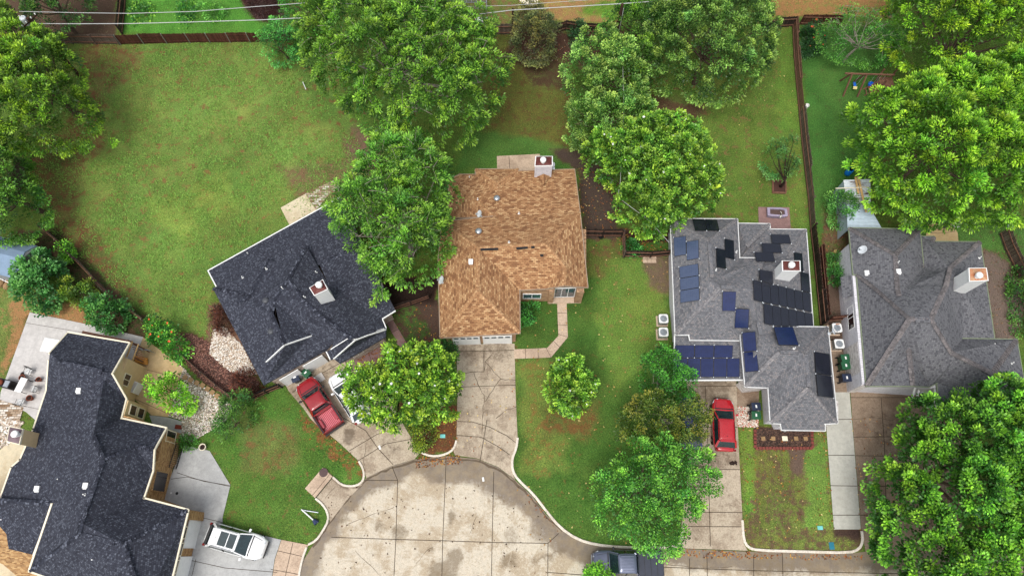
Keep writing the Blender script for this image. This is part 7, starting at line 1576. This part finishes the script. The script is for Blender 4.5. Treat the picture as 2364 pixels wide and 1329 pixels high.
tree('magnolia_tree', 'small round magnolia alone on the middle lawn', [(1268, 862), (1290, 838), (1312, 828), (1342, 832), (1362, 865), (1380, 890), (1366, 920), (1348, 950), (1310, 962), (1282, 945), (1270, 905)], .8, 2.2, 4.2, G(72, 116, 32), G(146, 178, 66), .2, .10, .95, sp=.42, m=38, flowers=8, group='magnolias with white flowers', tuft=.75, tr=.14, rad=.36)
tree('shrub', 'rounded yellow green shrub below the large magnolia', [(950, 985), (975, 968), (1000, 980), (1006, 1008), (990, 1032), (962, 1036), (948, 1010)], .2, 1.0, 2.0, G(72, 98, 32), G(136, 152, 48), .14, .07, .6, sp=.36, group='shrubs', tr=.06, cat='shrub')
# right edge
tree('peach_tree', 'thin half bare tree with pale branches at the upper right', [(1885, 60), (1950, 35), (2010, 40), (2060, 60), (2080, 120), (2040, 140), (1980, 138), (1930, 138), (1888, 110)], 1.6, 3.5, 5.2, G(60, 112, 42), G(96, 146, 58), .17, .07, 1.1, gap=.2, bark=M_palebark, twigs=70, dens2=.15, group='small trees', tr=.16, m=30)
tree('shrub', 'dark hedge with red blossoms against the upper right fence', [(1848, 66), (1895, 62), (1900, 120), (1850, 128)], .2, .7, 1.5, G(36, 74, 36), G(56, 96, 46), .15, .07, .6, sp=.4, flowers=10, fcol=plain('red_orange_blossom', lin(206, 90, 50), .7), group='shrubs', tr=.05, cat='shrub')
tree('pecan_tree', 'large yellow green pecan at the upper right corner', [(2020, 60), (2080, -60), (2460, -60), (2460, 170), (2364, 165), (2260, 165), (2180, 150), (2140, 160), (2080, 150), (2040, 110)], 3, 6.5, 11, G(72, 112, 26), G(146, 178, 44), .28, .09, 1.9, sp=.54, m=42, group='broadleaf trees', tr=.35, spread=1.5)
tree('pecan_tree', 'largest bright green pecan beside the metal lean-to', [(1930, 290), (1975, 250), (2035, 236), (2085, 208), (2130, 185), (2200, 165), (2290, 155), (2460, 140), (2460, 500), (2364, 510), (2290, 515), (2210, 510), (2150, 530), (2100, 525), (2060, 500), (2000, 475), (2010, 420), (1980, 380), (1975, 330)], 3, 6.5, 11.5, G(74, 122, 30), G(142, 182, 54), .28, .09, 2.0, sp=.54, m=44, group='broadleaf trees', tr=.4, spread=1.5)
tree('oak_tree', 'large dark green oak over the brown driveway at the lower right', [(2100, 905), (2150, 925), (2220, 915), (2262, 870), (2300, 880), (2330, 915), (2460, 930), (2460, 1440), (2060, 1440), (2045, 1329), (2020, 1270), (2012, 1225), (2020, 1180), (1994, 1140), (2000, 1085), (2060, 1050), (2080, 1000)], 2.5, 5.5, 10, G(56, 104, 34), G(122, 170, 54), .22, .12, 1.8, sp=.5, m=52, group='broadleaf trees', tr=.35)
tree('peach_tree', 'thin dark limbed tree growing from the square bed', [(1756, 350), (1790, 318), (1835, 318), (1848, 360), (1832, 405), (1790, 410), (1758, 395)], 1.2, 2.4, 3.6, G(60, 108, 50), G(100, 144, 76), .16, .07, .8, gap=.30, bark=M_darkbark, dens2=.3, group='small trees', tr=.15, m=34, trunk=(1801, 430), sp=.5)
tree('shrub', 'pale green bush beside the metal lean-to', [(1918, 460), (1945, 452), (1962, 480), (1955, 520), (1932, 535), (1918, 505)], .2, 1.2, 2.4, G(60, 116, 50), G(110, 158, 80), .17, .07, .7, sp=.4, group='shrubs', tr=.06, cat='shrub')
tree('shrub', 'small bush against the white side wall', [(1908, 628), (1938, 620), (1946, 640), (1930, 655), (1910, 652)], .1, .6, 1.2, G(52, 112, 46), G(96, 156, 70), .15, .07, .5, sp=.36, group='shrubs', tr=.04, cat='shrub')
tree('shrub', 'low bush above the small one by the white side wall', [(1918, 592), (1932, 590), (1930, 605), (1918, 604)], .1, .4, .8, G(50, 100, 42), G(84, 140, 60), .13, .06, .4, sp=.34, group='shrubs', tr=.03, cat='shrub')
tree('shrub', 'green bushes cut by the right edge beside the slate roof', [(2340, 620), (2400, 600), (2400, 780), (2352, 770), (2335, 700)], .2, 1.0, 2.0, G(52, 96, 40), G(92, 138, 58), .16, .07, .8, sp=.42, group='shrubs', tr=.06, cat='shrub', gap=.1)
# driveway crape myrtles
tree('crape_myrtle', 'green crape myrtle against the garage corner', [(1480, 845), (1505, 808), (1545, 812), (1560, 850), (1596, 870), (1612, 905), (1560, 930), (1500, 925), (1478, 890)], 1.5, 3.2, 5.2, G(48, 104, 34), G(80, 140, 48), .16, .08, 1.1, sp=.45, group='trees along the hatchback driveway', tr=.14, bark=M_palebark, trunks=3)
tree('crape_myrtle', 'olive tinged crape myrtle in the middle of the driveway row', [(1430, 960), (1470, 925), (1500, 905), (1560, 910), (1622, 925), (1642, 960), (1632, 1005), (1560, 1035), (1480, 1030), (1425, 1005)], 1.5, 3.2, 5.2, G(74, 98, 34), G(122, 124, 50), .16, .08, 1.1, sp=.45, group='trees along the hatchback driveway', tr=.14, bark=M_palebark, trunks=3, gap=.05)
tree('oak_tree', 'bright green tree over the kerb and the blue grey pickup', [(1372, 1140), (1388, 1095), (1430, 1060), (1442, 1020), (1500, 1010), (1560, 1015), (1615, 1030), (1640, 1075), (1662, 1110), (1650, 1150), (1608, 1175), (1600, 1215), (1582, 1250), (1545, 1290), (1500, 1290), (1480, 1265), (1430, 1245), (1400, 1220), (1368, 1190)], 2.0, 4.2, 6.8, G(64, 120, 42), G(122, 172, 66), .17, .085, 1.3, sp=.45, m=34, group='trees along the hatchback driveway', tr=.2, gap=.06, trunk=(1472, 1140), bark=M_bark)
tree('oak_tree', 'leaf sprigs of a tree mostly below the bottom edge', [(1352, 1320), (1372, 1312), (1400, 1303), (1408, 1330), (1400, 1440), (1360, 1440)], 1.5, 3.0, 4.2, G(80, 136, 40), G(130, 178, 56), .17, .09, .8, sp=.45, group='small trees', tr=.1, gap=.2)
# lower left planting
tree('fig_tree', 'bushy green fig beside the barn shed', [(48, 640), (62, 600), (100, 588), (140, 605), (152, 640), (148, 680), (120, 706), (85, 715), (60, 700), (45, 670)], .5, 2.0, 3.8, G(56, 108, 52), G(104, 152, 84), .24, .14, .9, sp=.45, m=30, group='small trees', tr=.1)
tree('shrub', 'yellow green bush right of the bushy fig', [(148, 660), (175, 645), (212, 660), (218, 695), (195, 710), (162, 700)], .2, 1.0, 2.0, G(70, 104, 34), G(120, 140, 44), .16, .08, .7, sp=.4, group='shrubs', tr=.06, cat='shrub')
tree('shrub', 'small sprig bush on top of the diagonal fence', [(130, 575), (150, 560), (166, 578), (158, 596), (140, 596)], .6, 1.5, 2.2, G(70, 128, 36), G(110, 166, 52), .17, .09, .5, sp=.38, group='shrubs', tr=.05, cat='shrub')
tree('fig_tree', 'spreading green shrub at the corner of the pale patio', [(190, 715), (215, 695), (260, 688), (300, 712), (302, 745), (270, 765), (240, 768), (205, 745)], .4, 1.5, 2.8, G(50, 104, 46), G(96, 150, 74), .22, .12, .8, sp=.45, m=28, group='small trees', tr=.08, gap=.05)
tree('shrub', 'leafy bush with orange red blossoms by the tan patio', [(335, 745), (360, 736), (385, 748), (412, 768), (436, 815), (415, 830), (385, 815), (355, 795), (338, 770)], .2, 1.1, 2.2, G(52, 118, 40), G(118, 172, 60), .17, .09, .8, sp=.42, flowers=16, fcol=plain('orange_red_blossom', lin(220, 96, 56), .7), group='shrubs', tr=.06, cat='shrub', gap=.05)
tree('citrus_tree', 'bright lime green small tree on the tan patio edge', [(352, 885), (372, 866), (398, 868), (420, 890), (425, 912), (450, 925), (440, 950), (415, 952), (395, 935), (360, 935), (350, 910)], .8, 2.2, 3.8, G(92, 150, 34), G(150, 196, 64), .18, .10, .8, sp=.4, m=32, group='small trees', tr=.1)
tree('shrub', 'dark feathery bush at the end of the pebble bed', [(478, 1008), (505, 960), (540, 912), (580, 915), (600, 945), (575, 985), (540, 1005), (500, 1020)], .3, 1.4, 2.6, G(52, 92, 38), G(88, 132, 52), .17, .05, .9, sp=.42, group='shrubs', tr=.06, cat='shrub', gap=.12)
BR = (G(72, 40, 34), G(110, 66, 52))
tree('dry_bush', 'brown withered bush at the left corner of the navy roof', [(492, 722), (508, 712), (535, 735), (540, 765), (515, 768), (495, 755)], .1, .7, 1.4, *BR, .22, .035, .6, sp=.38, m=44, group='withered brown bushes', tr=.05, cat='bush')
tree('dry_bush', 'brown withered bush below the bottom corner of the navy roof', [(545, 870), (575, 858), (598, 885), (600, 908), (565, 912), (548, 895)], .1, .7, 1.4, *BR, .22, .035, .6, sp=.38, m=44, group='withered brown bushes', tr=.05, cat='bush')
tree('shrub', 'low glossy shrub under the brown front wall', [(1200, 712), (1215, 700), (1238, 704), (1234, 726), (1214, 745), (1202, 742)], .1, .5, 1.1, G(44, 100, 40), G(80, 146, 62), .17, .08, .5, sp=.36, group='shrubs', tr=.04, cat='shrub')
tree('shrub', 'leafy plants inside the planted corner fence', [(1444, 560), (1472, 562), (1476, 580), (1446, 582)], .1, .5, 1.0, G(48, 108, 46), G(80, 146, 66), .16, .08, .5, sp=.36, group='shrubs', tr=.03, cat='shrub')
tree('shrub', 'small dark shrub beside the brown garage corner', [(1026, 780), (1042, 770), (1050, 800), (1044, 830), (1028, 815)], .1, .5, 1.1, G(46, 88, 40), G(74, 122, 52), .15, .07, .5, sp=.36, group='shrubs', tr=.04, cat='shrub', gap=.1)
tree('shrub', 'small green shrub at the iron gate', [(420, 1012), (440, 1010), (455, 1022), (440, 1030), (420, 1026)], .1, .4, .9, G(52, 104, 40), G(88, 146, 56), .13, .06, .5, sp=.36, group='shrubs', tr=.03, cat='shrub')
tree('weed_patch', 'trailing squash vine left of two in the top garden', [(305, 20), (335, 5), (355, 25), (345, 50), (310, 52)], .05, .2, .45, G(70, 128, 48), G(130, 170, 60), .2, .16, .5, sp=.42, m=10, group='vines in the top garden', tr=.02, cat='plant', gap=.3)
tree('weed_patch', 'trailing squash vine right of two in the top garden', [(408, 15), (440, 5), (450, 30), (425, 65), (412, 50)], .05, .2, .45, G(60, 120, 48), G(110, 160, 60), .2, .16, .5, sp=.42, m=10, group='vines in the top garden', tr=.02, cat='plant', gap=.3)
tree('shrub', 'pale feathery bush in the top garden', [(470, 20), (490, 8), (512, 20), (508, 42), (480, 44)], .1, .6, 1.1, G(84, 140, 56), G(124, 180, 84), .2, .05, .6, sp=.4, group='shrubs', tr=.03, cat='shrub', gap=.25)
